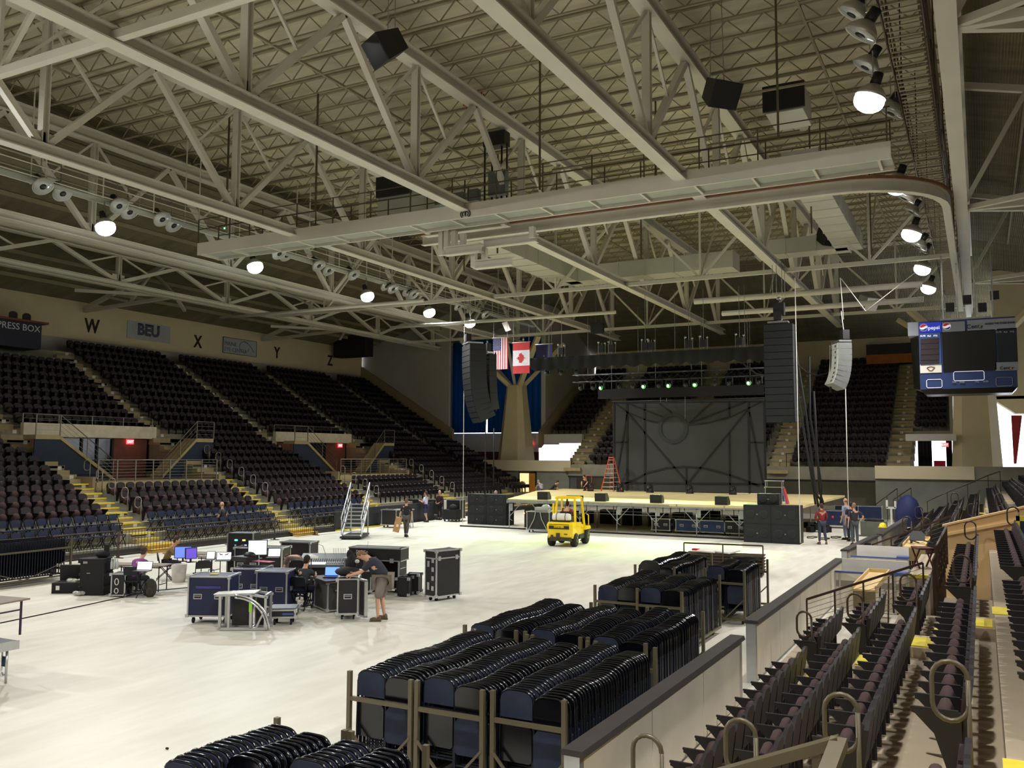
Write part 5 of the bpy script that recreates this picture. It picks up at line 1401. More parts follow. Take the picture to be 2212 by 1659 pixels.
# long catwalks along the lamp rows
for x, lab in ((-31.55, 'long pipe railed catwalk along the left row of lamps'), (-1.3, 'long dark catwalk along the right row of lamps')):
    c = thing('lamp_catwalk', lab, 'catwalk', (x, 6, ZB+.05)); mtl = m_railp if x < -20 else m_rail
    if x < -20: N(m_grate).bx(-.28, .28, 0, 58, .9, .95).build('floor_plate', c)
    else:
        q = N(m_joist)
        for i in range(190): q.bx(-.4, .4, i*.3, i*.3+.05, .9, .93)
        q.build('grating', c)
    for s in (-1, 1):
        q = N(m_steel if x < -20 else m_rail)
        for h in (.95, 1.4, 1.95): q.tube([(s*.45, 0, h), (s*.45, 58, h)], .03, 5)
        for i in range(24): q.bar((s*.45, i*2.5, .9), (s*.45, i*2.5, 1.95 if i % 3 else 5.2), .04)
        q.build('handrail', c)
if True:
    q = N(mat('wire mesh guard', S(120, 108, 88), .6, .3)); 
    for i in range(150): q.bar((.0, 6+i*.34, ZB+1.0), (.0, 6+i*.34, ZB+4.9), .018)
    for k in range(12): q.bar((0, 6, ZB+1+k*.35), (0, 57, ZB+1+k*.35), .02)
    o = q.build('wire_mesh_guard'); o.location.x = -.95; tag(o, 'tall wire mesh guard beside the right row of lamps', 'mesh')
# rods and service pipes
def pipe(label, a, c, r, mt=m_steel, name='service_pipe', cat='pipe'):
    a, c = Vector(a), Vector(c); o = N(mt).tube([(0, 0, 0), c-a], r, 8).build(name); o.location = a; return tag(o, label, cat)
pipe('thick pale pipe crossing behind the right truss above the right speaker column', (at(1500, 668, Y=50).x, 50, 12.9), (-2.4, 50, 12.9), .17)
pipe('second thick pale pipe just below the first, over the right speaker columns', (at(1560, 690, Y=51).x, 51, 12.25), (-2.4, 51, 12.25), .15)
pipe('long pale pipe running behind the flags under the roof', (-34, 47.5, 12.3), (at(1330, 705, Y=47.5).x, 47.5, 12.2), .1)
pipe('long pale pipe under the dark left roof, above the wall banners', (-41.5, 40.0, 12.4), (-26.5, 40.0, 12.35), .1)
pipe('dark cable tray line crossing high under the middle joists', (-15.5, 33, 15.9), (-5.5, 33, 15.9), .05, m_joist)
pipe('dark double cable line crossing high at the right under the joists', (-8, 29.5, 16.2), (-1.5, 29.5, 16.2), .05, m_joist)
for i, (x, y) in enumerate(((-27.2, 26.36), (-22.5, 26.36), (-13.5, 27.7), (-5.0, 26.36), (-11.0, 33.06), (-19.6, 35.74), (-23.0, 38.42), (-14.0, 39.76), (-6.0, 38.42), (-4.2, 43.78))):
    tag(N(m_railp).bar((0, 0, 0), (0, 0, ZD-.64-ZB), .06).build('hanger_rod', loc=(x, y, ZB-.0)), 'thin vertical hanger rod between the joists and the truss level', 'rod', 'vertical hanger rods')
# ducts
m_duct = mat('white painted duct', S(196, 196, 186), .5, .1, .05, 1)
def duct(label, segs, w, h):
    t = thing('air_duct', label, 'duct', segs[0]); o = Vector(segs[0])
    for a, c in zip(segs[:-1], segs[1:]):
        N(m_duct).bar(Vector(a)-o, Vector(c)-o, w, h).build('duct_run', t)
        n = int((Vector(c)-Vector(a)).length/1.4)
        for i in range(n+1): p = Vector(a).lerp(Vector(c), i/max(1, n))-o; d = (Vector(c)-Vector(a)).normalized()*.03; N(m_duct).bar(p-d, p+d, w+.07, h+.07).build('flange', t)
    return t
d1 = duct('white air duct running away behind the hanging beam cluster', [(-21.3, 33.0, 14.6), (-21.3, 48.0, 14.6), (-11.5, 48.0, 14.6)], 1.5, .9)
N(m_black).bx(-.9, .9, -.1, 0, .0, .9).build('intake_grille', d1, loc=(-.6, -2.3, .45))
N(m_duct).bx(-1.5, .9, -2.25, 0, -.45, .95).build('plenum', d1)
d2 = duct('white air duct running away at the right below the joists', [(-5.6, 33.5, 14.9), (-5.6, 47.5, 14.9), (-10.2, 47.5, 14.9)], 1.25, .8)
N(m_duct).bx(-.62, .62, -2.9, -1.1, .9, 1.9).build('plenum', d2); N(m_black).bx(-.7, .7, -3.0, -2.9, .95, 1.85).build('intake_grille', d2)
# hung loudspeakers
m_hs = mat('grey horn face', S(150, 146, 150), .5, 0, .05)
def horn(px, py, Z, s, rx, rz, label, white=False):
    p = at(px, py, Z=Z); t = thing('hung_loudspeaker', label, 'speaker', p, rz); M_ = Euler((rx, 0, 0)).to_matrix().to_4x4()
    b = N(m_hs if white else m_black); P = [(-.5, -.5, -.42), (.5, -.5, -.42), (.5, -.5, .42), (-.5, -.5, .42), (-.32, .42, -.32), (.32, .42, -.32), (.32, .42, .32), (-.32, .42, .32)]
    b.add([M_@(Vector(v)*s) for v in P], [(4, 5, 6, 7), (0, 4, 7, 3), (1, 2, 6, 5), (3, 7, 6, 2), (0, 1, 5, 4)], False); b.build('cabinet', t)
    N(m_grille if not white else m_white).add([M_@(Vector(v)*s) for v in ((-.5, -.5, -.42), (.5, -.5, -.42), (.5, -.5, .42), (-.5, -.5, .42), (-.47, -.53, -.4), (.47, -.53, -.4), (.47, -.53, .4), (-.47, -.53, .4))],
        [(4, 5, 6, 7), (0, 1, 5, 4), (1, 2, 6, 5), (2, 3, 7, 6), (3, 0, 4, 7)], False).build('front_grille', t)
    q = N(m_galv); q.bar((-.25*s, .1, .4*s), (-.2*s, .1, roof_z(p.x)-p.z-.0), .02); q.bar((.25*s, .1, .4*s), (.2*s, .1, roof_z(p.x)-p.z-.0), .02); q.build('hanger', t); return t
horn(838, 100, 15.6, .95, .6, -.5, 'black hung loudspeaker at the top, on the second long truss')
horn(1553, 198, 15.6, 1.0, .6, .8, 'black hung loudspeaker with a pale side, top right under the joists')
horn(1785, 510, 15.2, .95, .5, .9, 'small black hung loudspeaker with a pale side, by the right duct')
horn(1497, 576, 15.0, .8, .4, .3, 'small black hung loudspeaker in the trusses above the backdrop')
horn(1872, 652, 13.2, .95, .5, .9, 'grey hung loudspeaker between the right rigging slings', True)
horn(1104, 700, 13.0, .8, .5, -.6, 'white diamond shaped hung loudspeaker above the flags', True)
horn(1293, 708, 12.7, .9, .2, .1, 'black box loudspeaker under the roof to the right of the flags')
# distribution gear beside the middle catwalk
sk = thing('hoist_gear', 'dark stack of hoist gear and grey cabinets on the middle catwalk', 'equipment', (at(1057, 345, Y=31).x, 31.6, ZB+.1))
N(m_black).box((0, 0, 3.6), (1.0, .5, .6)).build('motor_block', sk)
q = N(m_black)
for x in (-.55, -.2, .25, .5): q.bar((x, 0, 0), (x, 0, 3.4), .06)
q.build('mast', sk)
mgc = mat('grey cabinet', S(112, 118, 120), .5)
for x, z, w_, h_ in ((.15, 1.7, .8, 1.0), (-1.0, 1.35, .5, .5), (-1.75, 1.3, .6, .5), (-2.55, 1.4, .6, .5), (-1.4, .7, .5, .5)): N(mgc).box((x, -.1, z), (w_, .3, h_)).build('cabinet', sk)
N(mgc).bar((-3.2, 0, .15), (1.2, 0, .15), .08).build('shelf', sk)
# orange and red clamps on the trusses
for i, (px, py, X, c_) in enumerate(((1066, 250, -17.0, S(150, 60, 40)), (1040, 215, -17.0, S(170, 80, 50)), (1010, 232, -17.3, S(170, 80, 50)), (1648, 510, -8.6, S(220, 50, 40)), (1495, 115, -8.6, S(110, 50, 40)), (1520, 150, -8.6, S(110, 50, 40)))):
    p = at(px, py, X=X-.3); q = N(mat('red clamp %d' % i, c_, .6)); q.bar((0, -.3, 0), (0, .3, 0), .06); q.bar((0, 0, -.35), (0, 0, .35), .06); q.bar((0, .18, -.2), (0, .18, .3), .04)
    o = q.build('beam_clamp', loc=p); tag(o, 'rust red beam clamp on a truss, %s' % ('above the hoist gear', 'left of the one above the hoist gear', 'lower left of the hoist gear clamps', 'bright red, on the right truss member', 'upper one behind the top right loudspeaker', 'lower one behind the top right loudspeaker')[i], 'clamp')
tag(N(mat('green indicator', (.1, 1, .3), emit=8)).ball((0, 0, 0), .04, 6, 4).build('indicator_lamp', loc=at(485, 493, X=-30.2)), 'tiny green indicator light between the two left lamps', 'light')

# ---- wall letters, banners, press box
m_letter = mat('dark brown lettering', S(48, 32, 28), .8, 0, 0)
RXZ = (PI/2, 0, PI/2)
def wall_text(s, size, Y, z, label, sx=.8, X=WL+.05):
    o = text(s, size, m_letter, (X, Y, z), RXZ, None, 'wall_letter', .015, 'CENTER', sx, .03); return tag(o, label, 'sign')
for s, Y, z in (('W', 37.8, 12.15), ('X', 46.6, 12.15), ('Y', 54.9, 12.2), ('Z', 61.6, 12.2)):
    wall_text(s, 1.25, Y, z, 'dark letter %s painted on the cream wall above the left stand' % s)
tag(text('D', 1.5, m_letter, (at(1638, 787, Y=WE-.05).x, WE-.04, 12.0), (PI/2, 0, 0), None, 'wall_letter', .015, 'CENTER', .8, .03), 'dark letter D on the cream end wall, partly behind the right speaker column', 'sign')
def wbanner(label, Y0, Y1, z0, z1, mt, name='wall_banner'):
    t = thing(name, label, 'banner', (WL+.06, Y0, z0)); N(mt).bx(-.01, .03, 0, Y1-Y0, 0, z1-z0).build('cloth', t); return t
m_ban = mat('pale grey banner vinyl', S(176, 182, 190), .6, 0, .03)
Y0, Y1 = at(273, 715, X=WL).y, at(366, 725, X=WL).y
t = wbanner('pale banner with the striped letters BEU on the cream wall', Y0, Y1, 11.75, 12.95, m_ban)
w_ = Y1-Y0; tx = text('BEU', 1.05, mat('navy print', S(48, 50, 74), .7, 0, 0), (.05, w_*.48, .66), RXZ, t, 'lettering', .005, 'CENTER', 1.0, .05)
q = N(m_ban)
for k in range(8): q.bx(.05, .062, w_*.1, w_*.86, .34+k*.09, .355+k*.09)
q.build('stripe', t)
text('BANGOR EDUCATION UNION', .13, mat('navy print', (0, 0, 0)), (.05, w_*.5, .14), RXZ, t, 'lettering', .003) if False else None
Y0, Y1 = at(480, 745, X=WL).y, at(552, 755, X=WL).y; w_ = Y1-Y0
t = wbanner('pale banner reading Maine Eye Center with a curved line, on the cream wall', Y0, Y1, 11.65, 12.85, m_ban)
tm = mat('banner slate print', S(96, 108, 140), .7, 0, 0)
text('MAINE', .42, tm, (.05, .12, .72), RXZ, t, 'lettering', .004, 'LEFT'); text('EYE CENTER', .42, tm, (.05, .12, .28), RXZ, t, 'lettering', .004, 'LEFT')
q = N(tm); P = [(.05, w_*.62+.5*math.cos(a), .62+.42*math.sin(a)) for a in [i*.2 for i in range(4, 32)]]; q.tube(P, .018, 5)
P = [(.05, w_*.60+i*.14, 1.08-.012*i*i) for i in range(9)]; q.tube(P, .02, 5); q.build('eye_outline', t)
q = N(m_bluecase)
for a_, b_ in (((0, 0), (w_, 0)), ((w_, 0), (w_, 1.2)), ((w_, 1.2), (0, 1.2)), ((0, 1.2), (0, 0))): q.bar((.03, a_[0], a_[1]), (.03, b_[0], b_[1]), .03)
q.build('border', t)
pb = thing('press_box', 'dark blue press box at the top left with white lettering, ending in PRESS BOX', 'booth', (-47.4, 20.0, 0))
p_ = mat('press box blue', S(40, 44, 62), .7, 0, .05)
N(p_).bx(-3.08, 0, 0, 12.2, 9.9, 11.35).build('body', pb); N(m_brick).bx(-3.1, .2, -.2, 12.5, 11.35, 11.47).build('ledge', pb)
text('L PRESS BOX', .52, mat('white lettering', S(210, 210, 216), .6, 0, 0, emit=0), (.03, 12.1, 11.02), RXZ, pb, 'lettering', .01, 'RIGHT')
for i in range(2):
    ch = thing('press_chair', 'round backed chair at the right end of the press box counter', 'chair', (-47.6, 30.6+i*.8, 11.47), 0, 'chairs on the press box'); N(m_seat).prism(arch(.24, 0, .42, .2), .06, (0, 0, 0), (0, 1, 0), (0, 0, 1)).build('backrest', ch)
t = thing('wall_speaker_box', 'dark box hanging below the roof at the right end of the lettered wall', 'box', at(763, 748, Y=62)); N(mat('dark plum box', S(32, 26, 36), .8)).bx(-1.7, 1.7, -.6, .6, -.95, .95).build('body', t)
q = N(m_galv)
for s in (-1, 1): q.bar((s*1.2, 0, .95), (s*1.2, 0, 2.6), .04)
q.build('hanger', t)
ob = thing('orange_press_box', 'orange fronted box near the roof on the end wall beside the scoreboard', 'booth', (at(1925, 757, Y=77).x, 77.3, 11.5))
N(mat('orange panel', S(176, 104, 40), .7)).bx(-1.9, 1.9, -.1, 0, 0, .75).build('front_panel', ob); N(m_black).bx(-1.9, 1.9, 0, 1.2, 0, 1.6).build('body', ob)
# exit signs
def exit_sign(loc, rot, label):
    t = thing('exit_sign', label, 'sign', loc, rot); N(mat('red exit glow', (1, .06, .08), emit=2.2)).bx(-.22, .22, 0, .06, -.13, .13).build('panel', t)
    text('EXIT', .2, mat('exit letters', (1, .75, .7), emit=2.5), (0, -.008, 0), (PI/2, 0, 0), t, 'lettering', .004); return t
exit_sign((VOMX+.12, at(281, 956, X=VOMX+.1).y, 4.62), PI/2, 'red exit sign over the left doorway of the left stand')
exit_sign((VOMX+.12, at(735, 960, X=VOMX+.1).y, 4.62), PI/2, 'red exit sign over the right doorway of the left stand')
p = at(1143, 958, Y=71.6); exit_sign((p.x, 71.8, p.z), 0, 'red exit sign on the white wall beside the tall cream branching column')
p = at(1658, 905, Y=70); exit_sign((p.x, 70, p.z), 0, 'red exit sign just right of the backdrop')
p = at(2041, 961, Y=66.2); exit_sign((p.x, 66.2, p.z), 0, 'red exit sign in the small doorway under the end stand seats')

# ---- scoreboard
SBY = 44.0
def sb(cx, cy): p = at(1940+cx/6.91, 660+cy/6.91, Y=SBY); return p.x, p.z
x0, z1 = sb(300, 245); x1, z0 = sb(1790, 1255); z0 = sb(300, 1255)[1]
m_sb = mat('scoreboard navy', S(46, 66, 116), .5, 0, .05); m_sbd = mat('scoreboard black screen', S(20, 20, 18), .3, 0, .05)
m_sil = mat('scoreboard silver', S(150, 156, 166), .5, .1, .03)
t = thing('scoreboard', 'navy hanging scoreboard with cola adverts, dark video screen and empty score windows', 'scoreboard', (x0, SBY, z0)); W_, H_ = x1-x0, z1-z0
def sbl(cx, cy): x, z = sb(cx, cy); return x-x0, z-z0
N(m_sb).bx(0, W_, 0, 2.2, .0, H_).build('body', t)
N(m_sbd).add([(0, 0, 0), (-.32, 1.0, .1), (-.42, 1.0, H_-.1), (0, 0, H_), (0, 2.2, 0), (0, 2.2, H_)], [(0, 1, 2, 3), (1, 4, 5, 2), (0, 4, 1), (3, 2, 5)], False).build('side_panel', t)
N(m_sil).bx(-.44, -.0, -.02, .9, H_-.62, H_+.0).build('corner_panel', t)
N(m_sbd).add([(.2, .25, -.22), (W_-.2, .25, -.22), (W_-.2, 1.9, -.22), (.2, 1.9, -.22), (0, 0, 0), (W_, 0, 0), (W_, 2.2, 0), (0, 2.2, 0)], [(3, 2, 1, 0), (0, 1, 5, 4), (1, 2, 6, 5), (2, 3, 7, 6), (3, 0, 4, 7)], False).build('underside', t)
def panel(n, a, c, mt, y=-.02, d=.03):
    xa, za = sbl(*a); xb, zb = sbl(*c); return N(mt).bx(xa, xb, y-d, y, min(za, zb), max(za, zb)).build(n, t)
panel('video_screen', (655, 400), (1470, 960), m_sbd)
panel('right_stats_screen', (1475, 350), (1790, 840), mat('dark teal panel', S(22, 32, 46), .5))
panel('cola_panel', (325, 262), (648, 398), mat('cola blue', S(40, 60, 200), .4, emit=.35))
panel('cola_panel', (655, 255), (1000, 385), m_sil)
panel('center_advert', (1030, 225), (1758, 350), m_sil)
panel('center_advert', (1450, 850), (1795, 965), m_sil)
panel('stats_panel', (325, 405), (648, 890), mat('stats blue', S(60, 92, 160), .5, emit=.05))
panel('pretzel_panel', (328, 885), (652, 1000), mat('advert cream', S(226, 220, 208), .5, emit=.25))
for k in range(5): panel('stats_row', (335, 500+k*83), (615, 560+k*83 if k < 4 else 875), mat('dark brown readout', S(52, 38, 38), .5), -.05)
def sbt(s, cx, cy, size, mt, al='CENTER', sx=1): x, z = sbl(cx, cy); return text(s, size, mt, (x, -.075, z), (PI/2, 0, 0), t, 'lettering', .004, al, sx, .004)
mw = mat('bright white lettering', S(240, 240, 246), .5, 0, 0, emit=.5); mg_ = mat('dim white lettering', S(150, 156, 166), .5, 0, 0); mn = mat('navy print', (0, 0, 0))
sbt('pepsi', 535, 335, .23, mw); sbt('PLYR', 372, 458, .1, mw); sbt('FLS', 465, 458, .1, mw); sbt('PTS', 558, 455, .1, mw)
sbt('PLYR', 1500, 400, .1, mg_); sbt('FLS', 1602, 400, .1, mg_); sbt('PTS', 1700, 395, .1, mg_)
sbt('Cent', 1120, 318, .26, mn); sbt('r', 1250, 318, .26, mn); sbt('WHERE THE STARS SHINE', 1515, 268, .11, mn, sx=.9)
sbt('Cent', 1595, 935, .2, mn); sbt('r', 1715, 935, .2, mn)
for cx, cy, r_ in ((1208, 318, .055), (1680, 935, .045)): 
    x, z = sbl(cx, cy); N(mat('gold star', S(224, 170, 50), .5)).ball((x, -.07, z), (r_, .01, r_), 8, 5).build('star', t)
for cx, cy, hot in ((383, 332, 1), (727, 312, 0)):
    x, z = sbl(cx, cy); r_ = .165
    N(mw).ball((x, -.06, z), (r_, .012, r_), 20, 8).build('cola_disc', t)
    wv = [(-1, .1), (-.6, .0), (-.2, .08), (.2, .3), (.6, .42), (.9, .4)]
    top = [(math.cos(a), math.sin(a)) for a in [.42+i*(PI-.52)/8 for i in range(9)]]
    P = [(x+a*r_*.93, z+c*r_*.93) for a, c in top]+[(x+a*r_*.93, z+c*r_*.93) for a, c in wv]
    k = len(P); N(mat('cola red', S(206, 40, 60), .5, emit=.15)).add([(a, -.082, c) for a, c in P]+[(a, -.07, c) for a, c in P], [tuple(range(k-1, -1, -1))]+[(i, (i+1) % k, k+(i+1) % k, k+i) for i in range(k)], False).build('cola_wave', t)
    bot = [(math.cos(a), math.sin(a)) for a in [PI+.25+i*(PI-.5)/8 for i in range(9)]]; P = [(x+a*r_*.93, z+c*r_*.93) for a, c in bot]+[(x+.93*r_*a, z+.93*r_*(c-.42)) for a, c in [(.9, .3), (.4, .1), (0, -.12), (-.5, -.22)]]
    k = len(P); N(mat('cola wave blue', S(36, 56, 150), .5, emit=.1)).add([(a, -.082, c) for a, c in P]+[(a, -.07, c) for a, c in P], [tuple(range(k-1, -1, -1))]+[(i, (i+1) % k, k+(i+1) % k, k+i) for i in range(k)], False).build('cola_wave', t)
x, z = sbl(490, 945); q = N(mat('pretzel brown', S(140, 100, 84), .6))
q.tube([(x+.13*math.cos(a)*(1+.3*math.sin(3*a)), -.07, z+.09*math.sin(a)) for a in [i*.35 for i in range(18)]], .022, 5, closed=True); q.build('pretzel', t)
def frame(a, c, mt):
    (xa, za), (xb, zb) = sbl(*a), sbl(*c); r_ = .05; q = N(mt); P = [(xa+r_, za), (xb-r_, za), (xb, za-r_), (xb, zb+r_), (xb-r_, zb), (xa+r_, zb), (xa, zb+r_), (xa, za-r_)]
    q.tube([(u, -.03, v) for u, v in P], .014, 5, closed=True); q.build('score_window_frame', t)
frame((425, 1108), (658, 1225), mw); frame((828, 990), (1288, 1112), mw); frame((1462, 1075), (1712, 1198), mg_)
for s, cx, cy, m_ in (('GOAL', 840, 1145, mg_), ('GUEST', 955, 1145, mg_), ('GOAL', 1180, 1140, mg_), ('TOTAL', 1308, 1135, mg_)): sbt('TOL' if s == 'GOAL' else 'POSS', cx, cy, .09, m_)
N(m_galv).bx(.9, W_-.9, .6, .9, H_, H_+.16).build('hanging_beam', t)
for x in (1.0, 1.6, 2.3, 3.0): N(m_galv).bar((x, .75, H_+.15), (x, .75, 13.2-z0), .07).build('hanger', t)
q = N(m_black)
for x, z in ((1.3, .7), (2.0, 1.0), (2.6, .6), (3.1, 1.1)): q.box((x, .9, H_+z), (.35, .3, .4))
q.build('winch', t)
# ================================================================ crew area on the floor
B28 = R(28)
def desk(label, loc, rz, w, d, h=.74, name='folding_table', top=None, cat='table'):
    t = thing(name, label, cat, loc, rz)
    N(top or mat('grey brown table top', S(126, 112, 98), .6, 0, .1, 3)).bx(-w/2, w/2, -d/2, d/2, h-.03, h).build('top', t)
    q = N(m_tube)
    for y in (-d/2+.03, d/2-.03): q.bar((-w/2+.05, y, h-.06), (w/2-.05, y, h-.06), .03)
    q.build('apron', t)
    for x in (-w/2+.15, w/2-.15):
        for y in (-d/2+.08, d/2-.08): N(m_tube).tube([(x, y, 0), (x, y, h-.03)], .015, 6).build('leg', t)
    q = N(m_tube)
    for x in (-w/2+.15, w/2-.15): q.bar((x, -d/2+.08, .2), (x, d/2-.08, .2), .02)
    q.build('brace', t); return t
def fchair(label, loc, rz, mt=None, fm=None):
    """open folding chair; sitter faces +y"""
    t = thing('folding_chair', label, 'chair', loc, rz); mt = mt or m_black; fm = fm or m_tube
    N(mt).box((0, .02, .45), (.4, .4, .035)).build('seat', t)
    N(mt).prism([(-.21, 0), (.21, 0), (.21, .18), (.15, .24), (-.15, .24), (-.21, .18)], .03, (0, -.22, .62), (1, 0, 0), (0, -.12, 1)).build('backrest', t)
    for s in (-1, 1):
        N(fm).tube([(s*.215, -.25, .85), (s*.215, -.16, .45), (s*.215, .2, 0)], .013, 6).build('leg', t); N(fm).tube([(s*.19, .2, .43), (s*.19, -.26, 0)], .013, 6).build('leg', t)
    q = N(fm); q.bar((-.2, .13, .08), (.2, .13, .08), .02); q.bar((-.2, -.2, .1), (.2, -.2, .1), .02); q.build('stretcher', t); return t
def laptop(label, loc, rz, w=.36, col=None, e=1.0, name='laptop', tilt=.25, closed_col=None):
    t = thing(name, label, 'laptop', loc, rz)   # screen faces -y
    sh = closed_col or mat('laptop shell', S(60, 62, 66), .4, .3, .03)
    N(sh).bx(-w/2, w/2, -.24, 0, 0, .02).build('keyboard', t)
    M_ = Matrix.Rotation(-tilt, 4, 'X')
    q = N(sh).box((0, .03, .135), (w, .012, .24), 0, M_); q.build('lid', t)
    nm = 'screen glow %.2f %.2f %.2f' % col; N(mat(nm, col, .4, emit=e)).box((0, .021, .135), (w-.03, .004, .21), 0, M_).build('screen', t); return t
def monitor(label, loc, rz, w, h, col, e, stand=.12):
    t = thing('monitor', label, 'screen', loc, rz); nm = 'screen glow %.2f %.2f %.2f' % col
    N(m_black).bx(-.12, .12, -.08, .1, 0, .02).build('foot', t); N(m_black).bx(-.025, .025, .0, .04, .02, stand+.1).build('neck', t)
    N(m_black).bx(-w/2, w/2, -.02, .03, stand, stand+h).build('bezel', t); N(mat(nm, col, .4, emit=e)).bx(-w/2+.02, w/2-.02, -.026, -.02, stand+.02, stand+h-.02).build('screen', t); return t
BL = (.10, .16, .9); WH = (.9, .96, 1.0); CY = (.75, .95, 1.0); PU = (.14, .08, .55)

# blue cases
p = fl(452, 1349); c = road_case('flight_case', 'big blue wheeled flight case with metal edges, nearest on the left of the crew area', (p.x-.25, p.y+.35, 0), R(26), 1.0, .72, .95, m_bluecase, wheels=.16)
text('STAGECO', .14, mat('faded violet print', S(70, 64, 130), .6, 0, 0), (0, -.375, .85), (PI/2, 0, 0), c, 'lettering', .002) if False else None
q = N(mat('violet smudge', S(62, 58, 130), .6, 0, .2, 9)).bx(-.3, .3, -.372, -.368, .82, .88); q.build('faded_print', c)
N(m_yel).box((.0, .0, 1.115), (.2, .16, .006)).build('sticker', c)
p = fl(525, 1318); road_case('flight_case', 'dark blue flight case behind the silver curved frame, left one of two', (p.x-.3, p.y+.6, 0), R(22), .82, .7, .92, m_bluecase, wheels=.1)
p = fl(572, 1322); road_case('flight_case', 'dark blue flight case behind the silver curved frame, right one of two', (p.x-.02, p.y+.42, 0), R(22), .82, .7, .92, m_bluecase, wheels=.1)
# drawer cases and racks behind
p = fl(525, 1262); t = road_case('rack_case', 'black rack case with silver edges standing behind the dark blue cases', (p.x, p.y+.3, 0), R(24), .8, .7, 1.05, m_black, wheels=.08, handles=True)
p = fl(575, 1262); t = road_case('drawer_case', 'black drawer case with small handles, right of the black rack case', (p.x, p.y+.25, 0), R(20), .9, .7, 1.05, mat('plum black laminate', S(34, 22, 26), .5), wheels=.08, handles=False)
for k in range(3):
    q = N(m_black).bx(-.4, .4, -.362, -.352, .25+k*.3, .52+k*.3); q.mat(m_alu).bx(-.06, .06, -.372, -.362, .40+k*.3, .42+k*.3); q.build('drawer', t)
p2 = Vector((p.x, p.y, 0))
p = fl(612, 1240); t2 = road_case('drawer_case', 'second black drawer case farther back carrying a white laptop', (p.x+.2, p.y+.55, 0), R(12), 1.1, .6, .98, mat('plum black laminate', (0, 0, 0)), wheels=.08, handles=False)
p = fl(503, 1258); t = thing('equipment_rack', 'tall black equipment rack with small blue, cyan and orange lit displays', 'rack', (p.x-.1, p.y+.55, 0), R(20))
N(m_black).bx(-.42, .42, -.3, .3, .05, 1.5).build('body', t)
for k, (x, z, c_, w_) in enumerate(((-.14, 1.28, (.1, .8, .8), .09), (.12, 1.28, (1, .5, .1), .09), (.18, 1.12, (.15, .3, 1), .07), (-.16, 1.12, (.1, .3, .35), .05), (.12, .98, (.1, .15, 1), .12), (-.12, .96, (.2, .6, .5), .03))):
    N(mat('rack display %d' % k, c_, emit=4 if w_ > .05 else 1)).bx(x-w_/2, x+w_/2, -.315, -.3, z-.02, z+.025).build('display', t)
for s in (-1, 1): N(m_galv).bx(s*.42-.02, s*.42+.02, -.31, -.28, .05, 1.5).build('rack_rail', t)
# screens on the drawer cases and tables
top = 1.15
def onp(px, py, z): v = at(px, py, Z=z); return v
v = onp(556, 1205, 1.16); monitor('large bright monitor on the black drawer case', (v.x, v.y, 1.13), R(38), .52, .42, CY, 1.0, .1)
v = onp(592, 1204, 1.08); laptop('white lit laptop on the second drawer case, right of the large bright monitor', (v.x, v.y, 1.08), R(30), .36, WH, 1.0)
v = onp(545, 1210, 1.13); q = N(m_black); q.box((0, 0, .06), (.5, .4, .12)); q.ball((.1, .1, .14), (.2, .12, .1), 8, 5); tag(q.build('equipment_pile', loc=(v.x-.1, v.y-.2, 1.13)), 'black clutter piled on the drawer case in front of the large monitor', 'equipment')
v = onp(575, 1212, 1.13); tag(N(mat('pink paper', S(220, 120, 140), .7)).bx(-.3, .3, -.12, .12, 0, .01).build('paper_sheet', loc=(v.x, v.y-.1, 1.13)), 'pink paper lying on the black drawer case', 'paper')
# tables
tb3 = desk('folding table with two lit white laptops, left of the tall black rack', (fl(462, 1258).x-.0, fl(462, 1258).y+.35, 0), R(10), 1.5, .7, .78)
v = onp(478, 1210, .8); laptop('white laptop whose screen shows two dark wing shapes, left of the tall black rack', (v.x, v.y+.1, .78), R(34), .44, WH, 1.0)
lp_ = [o for o in SC.objects if o.name.startswith('laptop') and o.parent is None][-1]
q = N(m_black)
for s in (-1, 1): q.tube([(s*.14, .0, .22), (s*.1, .0, .18), (s*.04, .0, .175), (s*.05, 0, .15)], [.008, .016, .014, .004], 6)
q.build('screen_mark', lp_)
v = onp(452, 1208, .8); laptop('small white tablet like laptop standing left of the winged laptop', (v.x, v.y+.05, .78), R(30), .26, (.95, .97, 1), .9)
tb2 = desk('folding table with a blue lit monitor beside the person in the tan top', (fl(395, 1246).x, fl(395, 1246).y+.45, 0), R(15), 1.9, .7, .74)
v = onp(392, 1212, .76); monitor('blue lit monitor on the middle folding table', (v.x, v.y+.05, .74), R(44), .5, .36, BL, 1.6, .1)
v = onp(407, 1213, .76); monitor('narrow dark purple monitor turned sideways right of the blue one', (v.x+.1, v.y, .74), R(70), .36, .34, PU, .8, .1)
wb = thing('waste_bin', 'tall pale waste bin standing under the middle folding table', 'bin', fl(386, 1257), R(30)); N(mat('pale bin plastic', S(206, 200, 194), .6)).lathe([(.19, 0), (.24, .55), (.23, .55), (.18, .02)], seg=14).build('body', wb)
tb1 = desk('small folding table with a bright laptop in front of the person in purple', (fl(284, 1279).x-.1, fl(284, 1279).y+.35, 0), R(20), 1.75, .62, .76)
v = onp(305, 1232, .78); laptop('glowing white laptop on the small table before the person in purple', (v.x, v.y+.1, .76), R(24), .44, (1, .98, 1), 1.6)
for k, (px, lab) in enumerate(((241, 'clear bottle on the small folding table, left one'), (247, 'clear bottle with a loop handle on the small folding table, middle one'), (253, 'clear bottle on the small folding table, right one'))):
    v = onp(px, 1229, .76); t = thing('bottle', lab, 'bottle', (v.x, v.y, .76)); N(mat('clear plastic', S(190, 196, 196), .15)).lathe([(.035, 0), (.035, .18 if k != 1 else .26), (.015, .24 if k != 1 else .32), (.015, .27 if k != 1 else .34)], seg=10).build('body', t)
    N(m_white).lathe([(.018, 0), (.018, .025)], (0, 0, .27 if k != 1 else .34), 8).build('cap', t)
